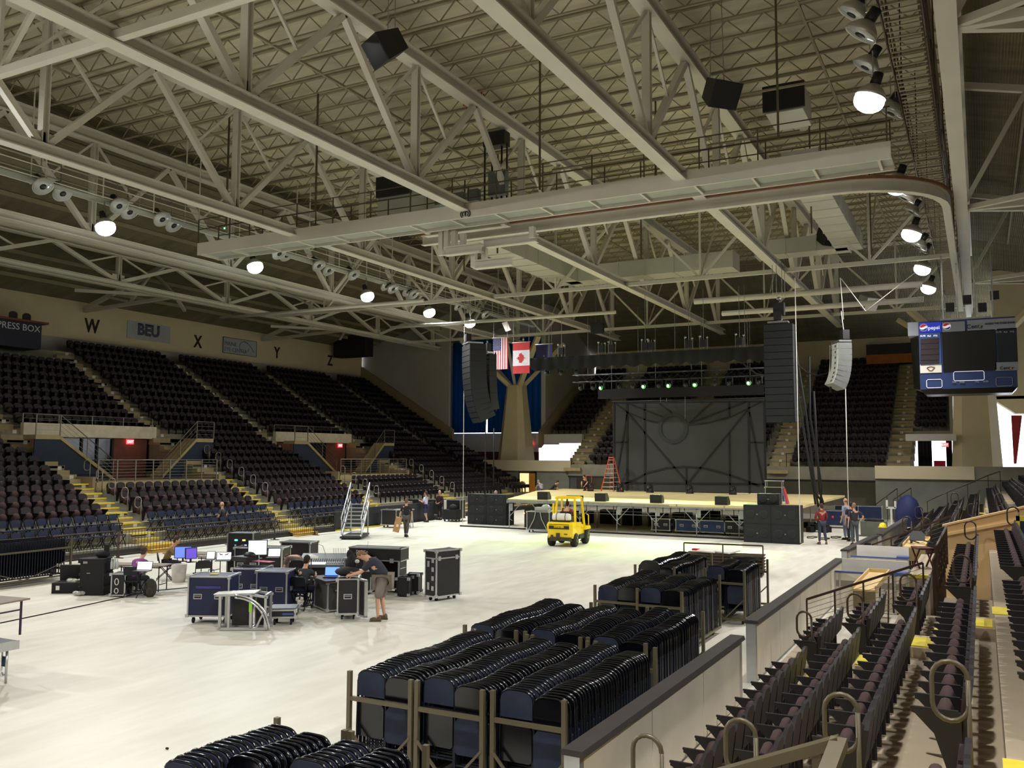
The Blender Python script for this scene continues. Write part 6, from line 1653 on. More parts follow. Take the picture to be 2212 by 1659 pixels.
v = fl(252, 1288); c = road_case('stencilled_case', 'black case with white stencilled marks under the small folding table', (v.x+.05, v.y+.12, 0), R(24), .42, .45, .62, wheels=.03, handles=False)
q = N(m_white); P = [(-.04+.055*math.cos(a), -.228, .42+.09*math.sin(a)) for a in [i*PI/5 for i in range(10)]]; q.tube(P, .014, 5, closed=True)
P = [(-.04+.055*math.cos(a), -.228, .17+.07*math.sin(a)) for a in [i*PI/5 for i in range(10)]]; q.tube(P, .014, 5, closed=True); q.build('stencil_mark', c)
v = fl(275, 1284); c = road_case('stencilled_case', 'silver edged case with pale stencils right beside the black stencilled case', (v.x-.0, v.y+.2, 0), R(24), .5, .4, .6, mat('grey laminate', S(90, 88, 84), .5), wheels=.03, handles=False)
q = N(m_white); q.ball((.1, -.205, .18), (.06, .01, .06), 8, 5); q.bx(-.1, .12, -.21, -.2, .35, .48); q.build('stencil_mark', c)
yb_ = thing('yellow_bag', 'crumpled yellow plastic bag beside the small folding table', 'bag', fl(229, 1273)); q = N(m_yel); q.lathe([(.02, 0), (.12, .02), (.14, .12), (.09, .24), (.03, .32), (.07, .38)], seg=9); q.build('sack', yb_)
# cases at far left
v = fl(148, 1280); c = thing('open_hard_case', 'open black hard case with crumpled clear plastic inside', 'case', (v.x, v.y+.1, 0), R(32)); N(m_blk2).bx(-.45, .45, -.28, .28, 0, .3).build('tray', c)
q = N(m_blk2).box((-.15, .3, .5), (.62, .07, .5), 0, Matrix.Rotation(.15, 4, 'X')); q.build('lid', c); q = N(mat('crumpled plastic', S(176, 178, 168), .3, 0, .2, 20)); random.seed(3)
for k in range(7): q.ball((random.uniform(-.1, .3), random.uniform(-.15, .15), .32), (.11, .1, .07), 7, 5)
q.build('plastic_wrap', c); N(m_white).box((-.28, -.285, .16), (.1, .01, .12)).build('sticker', c)
v = fl(196, 1285); c = thing('upright_gear_case', 'tall black upright gear case with bulky straps and a bundle on top', 'case', (v.x, v.y+.15, 0), R(28)); N(m_blk2).bx(-.34, .34, -.26, .26, 0, 1.02).build('body', c)
q = N(m_blk2); q.box((.38, 0, .82), (.14, .3, .28)); q.box((-.36, 0, .95), (.2, .3, .12)); q.ball((.12, .1, 1.12), (.22, .16, .12), 8, 5); q.box((.22, .12, 1.22), (.12, .1, .34)); q.build('strap_bundle', c)
q = N(m_blk2)
for z in (.2, .55, .9):
    for s in (-1, 1): q.bx(s*.34-.03, s*.34+.03, -.28, .28, z, z+.06)
q.build('rib', c); N(m_galv).box((-.1, -.265, .62), (.1, .01, .02)).build('badge', c); N(mat('grey label', S(150, 150, 150))).box((-.2, -.265, .92), (.12, .01, .06)).build('label', c)
v = fl(172, 1286); q = N(mat('crumpled plastic', (1, 1, 1))); 
for k in range(6): q.ball((random.uniform(-.18, .18), random.uniform(-.08, .08), .07), (.1, .09, .06), 7, 5)
tag(q.build('plastic_bag', loc=(v.x, v.y, 0)), 'crumpled clear plastic bag on the floor before the open hard case', 'bag')
# person chairs
fchair('dark folding chair under the person in purple', fl(290, 1289), R(22), m_navyf)
v = fl(312, 1290); bp = thing('backpack', 'dark olive backpack leaning on the floor beside the purple person', 'bag', (v.x+.08, v.y+.12, 0), R(20)); q = N(mat('olive black nylon', S(56, 52, 42), .9, 0, .2, 9)); q.ball((0, 0, .24), (.19, .16, .27), 10, 7); q.ball((.04, -.14, .16), (.13, .08, .14), 8, 5); q.build('body', bp)
N(m_black).tube([(-.1, -.12, .44), (-.06, -.22, .3), (-.04, -.2, .08)], .014, 6).build('strap', bp)
fchair('dark folding chair under the person in the tan top', fl(356, 1252), R(-42), m_black)
fchair('empty black folding chair with a brown bag beneath it, before the two laptops table', fl(434, 1272), R(60), m_black)
v = fl(455, 1268); bg = thing('brown_bag', 'brown leather bag on the floor under the empty chair', 'bag', (v.x-.1, v.y+.1, 0), .3); q = N(mat('brown leather', S(120, 86, 70), .6, 0, .1, 7)); q.ball((0, 0, .2), (.2, .14, .22), 10, 6); q.build('body', bg); N(mat('brown leather', (0, 0, 0))).tube([(-.12, 0, .34), (-.08, 0, .5), (.08, 0, .5), (.12, 0, .34)], .012, 6).build('strap', bg)
# mixing desk
v = fl(690, 1283); mx = thing('mixing_console', 'grey mixing console with raised meter bridge and small gooseneck lamp', 'console', (v.x-.1, v.y+.5, 0), R(30)); mx.scale = (.82, .9, .95)
m_mix = mat('console grey panel', S(112, 116, 120), .4, .3, .04)
N(m_black).bx(-.95, .95, -.35, .4, .05, .82).build('flight_base', mx)
N(m_mix).add([(-1.0, -.5, .86), (1.0, -.5, .86), (1.0, .45, 1.12), (-1.0, .45, 1.12), (-1.0, -.5, .78), (1.0, -.5, .78), (1.0, .45, .84), (-1.0, .45, .84)], [(0, 1, 2, 3), (7, 6, 5, 4), (0, 4, 5, 1), (1, 5, 6, 2), (2, 6, 7, 3), (3, 7, 4, 0)], False).build('control_surface', mx)
q = N(m_white)
for i in range(24): x = -.9+i*.078; q.box((x, -.33, .92), (.03, .05, .02), 0, Matrix.Rotation(.27, 4, 'X')); q.mat(m_black).box((x, -.12, .975), (.025, .2, .008), 0, Matrix.Rotation(.27, 4, 'X')); q.mat(m_white)
q.build('faders', mx); N(mat('console screen white', S(220, 226, 232), .4, emit=.5)).box((-.4, -.42, .9), (.75, .16, .02), 0, Matrix.Rotation(.27, 4, 'X')).build('lit_strip', mx)
N(m_black).tube([(-.2, .42, 1.12), (-.3, .42, 1.35), (-.5, .38, 1.42), (-.75, .3, 1.38)], .008, 5).build('gooseneck', mx)
q = N(m_black)
for k in range(8): q.tube([(.1+k*.06, .42, 1.1), (.1+k*.06, .42, 1.28)], .006, 4)
q.build('antenna', mx)
v = fl(760, 1262); t = road_case('console_case', 'long black console case with clutter on top, right of the mixing console', (fl(735, 1290).x, fl(735, 1290).y+.95, 0), R(22), .8, .8, .95, wheels=.08, handles=False)
tp = Vector((t.location.x, t.location.y, 1.03))
q = N(m_black); q.box((0, 0, .05), (.6, .4, .1)); q.tube([(.0, .1, .1), (.05, .1, .4)], .008, 5); q.build('x'); bpy.data.objects.remove(bpy.data.objects['x'])
q = thing('wireless_receiver', 'small receiver with antenna on the long black console case', 'equipment', tp+Vector((-.05, .1, 0)), .4); N(m_black).bx(-.22, .22, -.15, .15, 0, .1).build('body', q); N(m_galv).tube([(.1, .1, .1), (.14, .1, .42)], .008, 5).build('antenna', q)
q = thing('cap_lamp', 'white round desk lamp shade in front of the mixing console', 'lamp', onp(672, 1222, .95)+Vector((0, 0, -.95+.0)), 0); q.location.z = 0
N(m_white).lathe([(.22, 1.16), (.19, 1.20), (.06, 1.25), (.02, 1.26)], seg=14).build('shade', q); N(m_black).tube([(0, 0, .02), (0, 0, 1.16)], .015, 6).build('pole', q); N(m_black).lathe([(.15, 0), (.15, .02)], seg=10).build('base', q)
# silver curved frame
v0, v1 = fl(474, 1362), fl(577, 1362); cf = thing('curved_truss_frame', 'silver frame with a quarter round arch and a bright green tape strip', 'frame', (v0.x, v0.y, 0), math.atan2(v1.y-v0.y, v1.x-v0.x)); Lc = (v1-v0).length; dd = .5
q = N(m_alu)
for y in (0, dd):
    q.bar((0, y, .04), (Lc, y, .04), .06); q.bar((0, y, .04), (0, y, .78), .06); q.bar((.2, y, .04), (.2, y, .78), .05); q.bar((.7, y, .04), (.7, y, .8), .06); q.bar((-.1, y, .78), (.78, y, .82), .05); q.bar((.82, y, .05), (Lc-.02, y, .55), .04)
    q.bar((.7, y, .8), (Lc, y, .74), .05); q.bar((Lc-.05, y, .04), (Lc-.05, y, .76), .05)
for x in (0, .2, .7, Lc-.05): q.bar((x, 0, .04), (x, dd, .04), .05); q.bar((x, 0, .78), (x, dd, .78), .05)
q.build('square_frame', cf)
for k, r_ in enumerate((.78, .72)): N(mat('polished aluminium', S(220, 222, 226), .2, .9, 0)).tube([(Lc-.74+r_*1.02*math.sin(a), -.04, .0+r_*math.cos(a)+.02) for a in [i*PI/20 for i in range(11)]], .024, 8).build('arch_tube', cf)
N(m_white).box((.3, dd*.5, .815), (.95, dd*.8, .02), 0, Matrix.Rotation(-.04, 4, 'Y')).build('white_sheet', cf); N(m_black).bx(.22, .68, dd*.4, dd*.5, .08, .72).build('black_panel', cf); N(m_black).bx(.76, Lc-.1, dd*.5, dd*.6, .08, .72).build('black_panel', cf)
N(mat('lime tape', S(150, 226, 40), .6)).bx(.66, .72, -.035, -.028, .42, .72).build('lime_tape', cf)
v = fl(596, 1350); c = road_case('flat_wheeled_case', 'low flat wheeled case with a grey lid and blue strip, right of the curved frame', (v.x+.02, v.y+.25, 0), R(34), .62, .6, .2, wheels=.17, handles=False)
N(m_mix).box((0, 0, .39), (.6, .58, .02)).build('lid', c); N(m_blue).bx(-.0, .26, -.312, -.302, .24, .29).build('blue_strip', c)
# desk of the seated man in dark shirt
v = fl(700, 1318); c = road_case('workstation_case', 'dark grey workstation case with silver front used as a desk by the seated man', (v.x+.1, v.y+.25, 0), R(60), .7, .95, .74, mat('charcoal laminate', S(52, 52, 50), .6), wheels=.03, handles=False)
q = N(mat('plum black laminate', (0, 0, 0))); q.box((0, -.0, .79), (.9, 1.15, .04)); q.build('desk_top', c)
z_ = .82; lp2 = laptop('open laptop with a blue lit screen on the dark workstation case', (c.location.x-.1, c.location.y+.05, z_), R(28), .4, (.12, .24, .85), 1.8)
q = thing('red_coil', 'small red coiled cable on the workstation case', 'cable', (c.location.x+.3, c.location.y+.12, z_)); N(mat('red cable', S(226, 54, 40), .5)).tube([(.13*math.cos(a), .09*math.sin(a), .02+.004*(i%3)) for i, a in enumerate([k*PI/7 for k in range(14)])], .022, 6, closed=True).build('coil', q)
q = N(m_galv).bx(-.15, -.02, -.487, -.477, .52, .56).bx(.02, .14, -.487, -.477, .52, .56); q.build('label_plate', c)
q = thing('camera_stand', 'dark stand with small boxes and bright knobs behind the red coil', 'stand', (c.location.x+.25, c.location.y+.62, 0), .3); N(m_black).tube([(0, 0, 0), (0, 0, 1.25)], .02, 6).build('pole', q); N(m_black).box((0, 0, 1.22), (.4, .14, .1)).build('bar', q); N(m_black).box((.1, 0, 1.05), (.24, .2, .3)).build('housing', q)
q2 = N(m_black)
for k in range(3): a = k*2.1; q2.bar((0, 0, .25), (.28*math.cos(a), .28*math.sin(a), 0), .02)
q2.build('tripod', q)
# office chair behind the seated man
oc = thing('office_chair', 'black rounded office chair behind the seated man in the dark shirt', 'chair', (fl(628, 1300).x, fl(628, 1300).y+.25, 0), R(20)); N(m_black).prism(arch(.24, 0, .55, .18), .07, (0, 0, .55), (1, 0, 0), (0, 0, 1)).build('backrest', oc); N(m_black).box((0, .25, .48), (.48, .46, .08)).build('seat', oc)
N(m_black).tube([(0, .22, .08), (0, .22, .45)], .03, 8).build('column', oc)
for k in range(5): a = k*2*PI/5; N(m_black).bar((0, .22, .1), (.27*math.cos(a), .22+.27*math.sin(a), .05), .04).build('leg', oc)
fchair('dark blue folding chair under the seated man in the dark shirt', fl(650, 1316), R(15), m_navyf)
fchair('empty dark blue folding chair with bottles, left of the seated man', fl(622, 1312), R(-10), m_navyf)
# open case with door leaf, black bag and open lid tray
v = fl(738, 1340); c = road_case('cabinet_case', 'black wheeled case with its silver edged door swung open', (v.x-.08, v.y+.35, 0), R(35), .52, .62, .86, wheels=.13)
dl = N(m_black).bx(-.02, .02, -.02, .5, .12, .98); 
q = MB().mat(m_black).bx(0, .06, -.34, -.0, .1, .98); q.mat(m_alu)
for z in (.1, .95): q.bx(-.01, .07, -.35, 0, z, z+.04)
for y in (-.35, -.04): q.bx(-.01, .07, y, y+.04, .1, .98)
o = q.build('door', c, loc=(.26, -.31, 0)); o.rotation_euler = (0, 0, .5)
q = N(m_alu)
for k in range(4): q.bx(.262, .27, -.26, .3, .2+k*.2, .22+k*.2)
q.build('drawer_edges', c)
bgz = thing('black_gear_bag', 'black soft gear bag slumped on top of the case with the open door', 'bag', (v.x-.12, v.y+.35, 1.0), R(30)); q = N(m_blk2); q.ball((0, 0, .12), (.32, .26, .12), 10, 6); q.ball((.08, .12, .3), (.14, .1, .26), 8, 6); q.ball((.02, .15, .52), (.08, .06, .12), 8, 5); q.build('body', bgz); N(m_white).ball((.22, .05, .36), (.06, .04, .05), 7, 5).build('white_tag', bgz)
ty = thing('open_lid_tray', 'thin black open keyboard tray beside the bending man, resting on the open case', 'tray', (fl(795, 1320).x-.32, fl(795, 1320).y+.35, .98), R(32)); N(m_black).bx(-.42, .38, -.2, .2, -.16, 0).build('tray', ty); q = N(m_alu); q.bx(-.42, .38, -.21, -.2, -.02, .01); q.bx(-.42, .38, .2, .21, -.02, .01); q.build('rim', ty); N(m_white).ball((-.2, -.02, .01), (.14, .1, .02), 10, 4).build('white_disc', ty)
for s in (-1, 1): N(m_tube).bar((s*.3, 0, -.98), (s*.3, 0, -.16), .03).build('leg', ty)
# big open case
v = fl(803, 1279); bc = thing('large_open_case', 'large open black flight case with a maker name on its upper band', 'case', (v.x, v.y+.3, 0), R(12)); W_ = 1.55; Hc = 1.28
q = N(m_black); q.bx(-W_/2, W_/2, .25, .3, .1, Hc); q.bx(-W_/2, -W_/2+.04, -.25, .3, .1, Hc); q.bx(W_/2-.04, W_/2, -.25, .3, .1, Hc); q.bx(-W_/2, W_/2, -.25, .3, .1, .16); q.build('shell', bc)
q = N(m_black).bx(-W_/2-.05, W_/2+.05, -.28, .33, Hc-.38, Hc); q.build('lid', bc)
q = N(m_alu)
for z in (Hc-.38, Hc-.03):
    q.bx(-W_/2-.06, W_/2+.06, -.29, -.25, z, z+.03); q.bx(-W_/2-.06, W_/2+.06, .31, .34, z, z+.03)
    for x in (-W_/2-.06, W_/2+.02): q.bx(x, x+.04, -.29, .34, z, z+.03)
for x in (-W_/2-.0, W_/2-.04): q.bx(x, x+.04, -.27, -.24, .1, Hc); 
q.bx(W_/2+.0, W_/2+.01, -.1, .15, Hc-.28, Hc-.12); q.bx(-W_/2, W_/2, -.27, -.24, .1, .14)
for k in range(3): q.bx(W_/2, W_/2+.01, -.2, .22, .2+k*.24, .22+k*.24)
for x in (-.6, .55): q.bx(x-.06, x+.06, -.3, -.285, Hc-.42, Hc-.3)
q.build('metal_edging', bc); text('DiGiCo', .12, m_white, (-.4, -.285, Hc-.13), (PI/2, 0, 0), bc, 'lettering', .003)
q = N(m_blk2)
for x in (-.65, .65):
    for y in (-.15, .2): q.ball((x, y, .05), .05, 8, 5)
q.build('caster', bc)
v = fl(866, 1288); c = road_case('small_black_case', 'small black case behind the bending man, left of the pair', (v.x+.05, v.y+.1, 0), R(18), .36, .42, .5, wheels=.03, handles=False, edge=m_blk2)
v = fl(890, 1283); c = road_case('small_black_case', 'small black case with a rounded top tray, right of the pair', (v.x+.0, v.y+.1, 0), R(18), .36, .42, .55, wheels=.03, handles=False, edge=m_blk2)
# tall case
v0, v1, v2 = fl(905, 1299), fl(932, 1303), fl(974, 1290)
tc = road_case('tall_flight_case', 'tall narrow black flight case with silver edges standing alone on the pale floor', (fl(938, 1299).x-.0, fl(938, 1299).y+.42, 0), R(-16), .48, .9, 1.27, wheels=.11, handles=False, lid=.24)
q = N(m_alu)
for z in (.35, .62, .86, 1.1): q.box((.1, -.456, z), (.1, .012, .12))
q.box((-.08, -.456, .4), (.09, .012, .2)); q.box((-.08, -.456, 1.0), (.09, .012, .16)); q.build('latch_plate', tc)
for y in (-.34, .3): N(m_alu).box((.245, y, 1.16), (.012, .1, .12)).build('corner_latch', tc)
# folding metal stairs
v0, v1 = fl(736, 1166), fl(779, 1165); mid = (v0+v1)/2
ms = thing('mobile_stairs', 'silver mobile metal stage stairs with tall handrails, standing near the blue chairs', 'stairs', (mid.x, mid.y, 0), R(27))
for k in range(9): N(m_alu).bx(-.44, .44, .12+k*.235, .30+k*.235, .17*k+.16, .17*k+.20).build('tread', ms)
for s in (-1, 1):
    N(m_alu).bar((s*.46, .05, .10), (s*.46, 2.2, 1.62), .05, .14).build('stringer', ms); N(m_alu).tube([(s*.47, .0, .95), (s*.47, .05, 1.0), (s*.47, 2.2, 2.6)], .032, 8).build('handrail', ms)
    N(m_alu).tube([(s*.47, .1, .55), (s*.47, 2.2, 2.1)], .02, 6).build('mid_rail', ms)
    for y, z in ((.1, .15), (.8, .65), (1.5, 1.1), (2.2, 1.6)): N(m_alu).tube([(s*.47, y, z), (s*.47, y, z+.95)], .02, 6).build('post', ms)
    N(m_alu).bar((s*.42, 2.2, 0.1), (s*.42, 2.2, 1.6), .05).build('rear_leg', ms)
N(m_black).bx(-.5, .5, -.1, 2.2, .05, .14).build('base_frame', ms)
for x in (-.4, .4):
    for y in (0, 2.1): N(m_blk2).lathe([(.05, -.02), (.05, .02)], (x, y, .05), 10, Matrix.Rotation(PI/2, 4, 'Y')).build('caster', ms)
# grey platform leg and table at the left picture edge
v = fl(12, 1476); gp = thing('grey_deck_section', 'corner of a grey stage deck section on a post at the left picture edge', 'platform', (v.x, v.y, 0), 0)
N(m_mix).bx(-2.0, .12, -1.2, .12, .62, .72).build('deck', gp); N(m_alu).bx(-2.0, .13, -1.22, -1.2, .58, .73).build('edge_trim', gp); N(m_alu).bx(.12, .14, -1.2, .13, .58, .73).build('edge_trim', gp)
N(m_alu).tube([(0, 0, .0), (0, 0, .6)], .022, 8).build('leg', gp); N(m_alu).tube([(-.0, 0, .6), (-.13, 0, .6), (-.13, 0, .2), (-.08, 0, .13), (0, 0, .15)], .016, 6).build('leg_bracket', gp); N(m_dkblue).bx(-.12, 0, -.01, .01, .28, .45).build('blue_plate', gp)
for x, y in ((-1.9, -1.1), (-1.9, 0), (0.02, -1.1)): N(m_alu).tube([(x, y, 0), (x, y, .62)], .022, 8).build('leg', gp)
v = at(16, 1378, Z=.72); tp_ = thing('table_on_deck', 'table with a grey brown top and purple legs standing on the grey deck section', 'table', (v.x-.5, v.y-.0, .72), R(8)); N(mat('grey brown table top', (0, 0, 0))).bx(-.9, .58, -.5, .3, .62, .65).build('top', tp_)
for x in (-.8, .46): 
    for y in (-.42, .22): N(mat('purple black leg', S(60, 36, 64), .5)).bar((x, y, 0), (x, y, .62), .03).build('leg', tp_)
N(mat('purple black leg', (0, 0, 0))).bar((.46, -.42, .45), (.46, .22, .45), .025).build('brace', tp_)
# cable along the floor, debris
P = [fl(0, 1347), fl(120, 1322), fl(236, 1297), fl(330, 1277), fl(420, 1269), fl(500, 1262)]
tag(N(m_blk2).tube([tuple(p+Vector((0, 0, .012))-P[0]) for p in P], .014, 6).build('floor_cable', loc=P[0]), 'thin black cable running across the pale floor from the left edge', 'cable')
tag(N(m_blk2).ball((0, 0, .015), (.03, .02, .015), 7, 4).build('debris', loc=fl(361, 1619)), 'small dark scrap lying on the pale floor near the lower left', 'scrap')
P = [fl(115, 1228), fl(160, 1232), fl(215, 1243), fl(240, 1250)]
tag(N(m_blk2).tube([tuple(p+Vector((0, 0, .02))-P[0]) for p in P], .025, 6).build('floor_cable', loc=P[0]), 'thick dark cable on the floor between the chair rack and the small table', 'cable')
# cases near the left speaker stack
v = fl(838, 1141); c = road_case('trolley_case', 'black case on a silver trolley frame, left of the man with the brown bag', (v.x-.2, v.y+.6, 0), R(10), .9, .7, .85, wheels=.14, handles=False)
tf = thing('silver_trestle', 'silver A shaped trestle beside the black trolley case', 'trestle', (fl(856, 1140).x+.2, fl(856, 1140).y+.35, 0), R(20)); N(m_alu).bx(-.45, .55, -.35, .35, .95, 1.0).build('top', tf); q = N(m_alu)
for x in (-.4, .5): q.bar((x, -.3, 0), (x, 0, .95), .04); q.bar((x, .3, 0), (x, 0, .95), .04)
q.bar((-.4, 0, .95), (.5, -.3, .05), .04); q.build('legs', tf)
v = fl(895, 1122); c = road_case('workbox', 'long dark workbox behind the two men talking', (v.x+.0, v.y+1.2, 0), R(8), 2.3, .7, 1.1, wheels=.12)
v = fl(972, 1127); c = road_case('upright_road_case', 'upright dark case with a grey back panel left of the left speaker stack', (v.x-.15, v.y+.9, 0), R(5), .95, .7, 1.15, wheels=.14, handles=False)
q = thing('draped_box', 'pile of dark cloth and gear in front of the upright dark case', 'equipment', (v.x, v.y+.2, 0)); b = N(m_blk2); b.box((0, 0, .42), (.95, .5, .6)); b.ball((.1, 0, .8), (.3, .2, .25), 8, 5); b.build('body', q)
for x in (-.4, .4): N(m_blk2).ball((x, -.15, .06), .06, 8, 5).build('caster', q)
v = fl(947, 1118); N_ = thing('pale_bin', 'pale tall bin with a yellow foot beside the far cases', 'bin', (v.x+.1, v.y+.6, 0)); N(m_white).bx(-.3, .3, -.25, .25, .3, 1.05).build('body', N_); N(m_yel).bx(-.3, .3, -.25, .25, 0, .3).build('foot', N_)
v = fl(1160, 1151); c = road_case('cross_braced_case', 'black case with silver cross bracing behind the forklift', (v.x-.05, v.y+.5, 0), R(8), 1.25, .8, .95, wheels=.14, handles=False)
q = N(m_alu)
for s in (-1, 1): q.bar((s*.12, -.43, 1.08), (s*.2, -.43, .7), .05, .03); q.bar((s*.2, -.43, .7), (s*.5, -.43, .15), .05, .03)
q.build('cross_bracing', c); q = N(mat('crumpled plastic', (1, 1, 1))); q.box((.1, 0, 1.2), (.7, .4, .18)); q.ball((.3, 0, 1.3), (.25, .15, .15), 8, 5); q.build('folded_cover', c)
# wall of dark boards behind the far cases
tag(N(mat('dark charcoal board', S(46, 50, 54), .8)).bx(0, 9.5, -.05, .05, 0, 1.1).build('dark_hoarding', loc=(-30.0, 37.2, 0)), 'x', 'board'); o = [x for x in SC.objects if x.name.startswith('dark_hoarding')][0]; o.rotation_euler = (0, 0, R(90)); o['label'] = 'dark hoarding boards along the stand behind the man with the brown bag'
tag(N(m_yel).bx(0, 6.5, -.06, .06, 0, .08).build('yellow_kick_strip', loc=(-29.88, 37.2, 0)), 'yellow strip along the foot of the dark hoarding boards', 'strip'); [x for x in SC.objects if x.name.startswith('yellow_kick')][0].rotation_euler = (0, 0, R(90))
# door in the end wall lit from inside
p0, p1 = at(1123, 1022, Y=63.95), at(1143, 1064, Y=63.95); d = thing('door_3', 'x', 'door', (p0.x, 63.96, 0)); del d['label']; del d['category']; d['kind'] = 'structure'
N(mat('lit doorway', S(255, 224, 160), .6, emit=1.1)).bx(0, p1.x-p0.x, -.03, .02, 0, p0.z).build('lit_opening', d); N(mat('orange door leaf', S(200, 130, 50), .5)).bx(p1.x-p0.x, p1.x-p0.x+.55, -.06, .0, 0, p0.z).build('door_leaf', d)
q = N(m_black); q.bx(-.08, 0, -.05, 0, 0, p0.z+.1); q.bx(-.08, p1.x-p0.x+.65, -.05, 0, p0.z, p0.z+.1); q.bx(p1.x-p0.x+.55, p1.x-p0.x+.65, -.05, 0, 0, p0.z+.1); q.build('frame', d)
# gear right of the stage
v = fl(1800, 1140); c = road_case('blue_bin_case', 'dark blue wheeled tub with a red dot right of the stage', (v.x+.0, v.y+.0, 0), R(5), 1.5, .8, .85, mat('tub blue', S(24, 40, 78), .6), wheels=.14, handles=False); N(mat('red dot', S(220, 50, 50))).lathe([(.07, 0), (.07, .01)], (-.0, -.41, .62), 12, Matrix.Rotation(PI/2, 4, 'X')).build('red_dot', c)
for k, (px, py, lab) in enumerate(((1850, 1100, 'far'), (1900, 1100, 'second far'))):
    v = fl(px, py+14); road_case('dark_tub', '%s dark blue tub near the concrete wall on the right' % lab, (v.x, min(v.y, 60), 0), R(5), 1.4, .8, .8, mat('tub blue', (0, 0, 0)), wheels=.14, handles=False)
q = thing('floor_clutter', 'heap of black gear and yellow straps on the floor right of the subwoofers', 'equipment', (fl(1745, 1152).x, fl(1745, 1152).y+.8, 0)); b = N(m_blk2)
for k in range(9): b.box((random.uniform(-.9, .9), random.uniform(-.3, .6), .15+.1*(k % 3)), (.4, .3, .3), random.uniform(0, 3))
b.build('black_gear', q); b = N(m_yel)
for k in range(3): b.box((random.uniform(-.7, .5), -.3, .75+.05*k), (.35, .1, .05), random.uniform(0, 3))
b.build('yellow_strap', q)
for k in range(4):
    v = fl(1700+k*26, 1163+(k % 2)*3); P = [(.22*math.cos(a)*(1+.2*math.sin(3*a)), .5*math.sin(a), .02+.01*(i % 2)) for i, a in enumerate([j*PI/6 for j in range(12)])]
    tag(N(m_blk2).tube(P, .022, 5, closed=True).build('coiled_cable', loc=(v.x+1.0, v.y+1.0, 0)), 'loop of black cable on the floor beside the man in the red hoodie', 'cable', 'loops of cable right of the stage')
tag(N(m_yel).bx(-.25, .25, -.06, .06, 0, .03).build('yellow_tape', loc=fl(1722, 1174)), 'short yellow tape strip on the floor before the right subwoofers', 'tape')
v = fl(1915, 1165); c = thing('grey_tub', 'grey green tub with lumpy cover behind the rink boards', 'bin', (v.x-.7, v.y+1.5, 0)); N(mat('grey green tub', S(96, 100, 88), .7)).bx(-.6, .6, -.4, .4, 0, .75).build('body', c); b = N(m_blk2); b.ball((0, 0, .78), (.5, .3, .14), 9, 5); b.build('cover', c)
ws = thing('white_forked_stand', 'white forked stand with a pale box behind the yellow hard hat', 'stand', (fl(1912, 1160).x+.15, fl(1912, 1160).y+2.0, 0)); q = N(m_white); q.bar((0, 0, 0), (0, 0, 1.3), .09); q.box((0, 0, 1.35), (.45, .1, .1)); q.bar((-.2, 0, 1.35), (-.2, 0, 1.75), .1); q.bar((.2, 0, 1.35), (.2, 0, 1.7), .1); q.build('frame', ws)
bc2 = thing('blue_cover', 'dark blue draped cover over equipment behind the white forked stand', 'cover', (fl(1930, 1150).x+.4, fl(1930, 1150).y+5, 0)); q = N(mat('royal blue cover', S(28, 40, 90), .7)); q.lathe([(.75, 0), (.7, .9), (.5, 1.5), (.2, 1.75), (.03, 1.8)], seg=12); q.build('cloth', bc2)

# ---- forklift
m_fy = mat('forklift yellow', S(250, 214, 10), .35, 0, .05, 2, coat=.3)
fp = (fl(1187, 1181)+fl(1228, 1183))/2; fk = thing('forklift', 'yellow forklift seen from behind with a white gas tank and black tyres', 'forklift', (fp.x+.0, fp.y+.35, 0), R(7))
# local: +y is forward (away), x right
N(m_fy).add([(-.56, -.25, .38), (.56, -.25, .38), (.60, .9, .38), (-.60, .9, .38), (-.60, -.38, .95), (.60, -.38, .95), (.62, .9, 1.02), (-.62, .9, 1.02), (-.56, -.3, 1.08), (.56, -.3, 1.08)],
    [(3, 2, 1, 0), (0, 1, 5, 4), (4, 5, 9, 8), (8, 9, 6, 7), (1, 2, 6, 9, 5), (3, 0, 4, 8, 7), (2, 3, 7, 6)], False).build('counterweight', fk)
N(mat('forklift dark grille', S(40, 34, 16), .6)).add([(-.5, -.385, .78), (.42, -.385, .78), (.42, -.372, .99), (-.5, -.372, .99), (-.5, -.30, .78), (.42, -.30, .78), (.42, -.30, .99), (-.5, -.30, .99)], [(0, 1, 2, 3), (0, 4, 5, 1), (2, 6, 7, 3), (1, 5, 6, 2), (3, 7, 4, 0)], False).build('rear_grille', fk)
text('HYSTER', .13, m_fy, (-.03, -.392, .88), (PI/2-.06, 0, 0), fk, 'lettering', .004, 'CENTER', 1, .004)
q = N(mat('scuffed metal', S(66, 56, 42), .7, 0, .3, 10)); q.bx(-.5, .5, -.3, .0, .26, .42); q.box((-.1, -.32, .5), (.16, .06, .2)); q.box((.25, -.3, .56), (.14, .05, .04)); q.box((-.38, -.3, .45), (.1, .05, .12)); q.build('rear_step', fk)
N(m_fy).bx(-.6, .6, .9, 2.0, .36, .72).build('chassis', fk); N(m_black).bx(.52, .64, .55, 1.7, .30, .5).build('side_step', fk); N(m_black).bx(-.64, -.52, .55, 1.7, .30, .5).build('side_step', fk)
N(m_fy).add([(.30, .2, .9), (.62, .2, .9), (.62, 1.2, .78), (.30, 1.2, .78), (.30, .2, 1.06), (.62, .2, 1.06), (.62, 1.2, .9), (.30, 1.2, .9)], [(3, 2, 1, 0), (4, 5, 6, 7), (0, 1, 5, 4), (1, 2, 6, 5), (2, 3, 7, 6), (3, 0, 4, 7)], False).build('hood_side', fk)
N(m_white).lathe([(.06, -.42), (.14, -.40), (.17, -.30), (.17, .30), (.14, .40), (.06, .42)], (-.02, -.02, 1.28), 16, Matrix.Rotation(PI/2, 4, 'Y')).build('gas_tank', fk)
q = N(m_black)
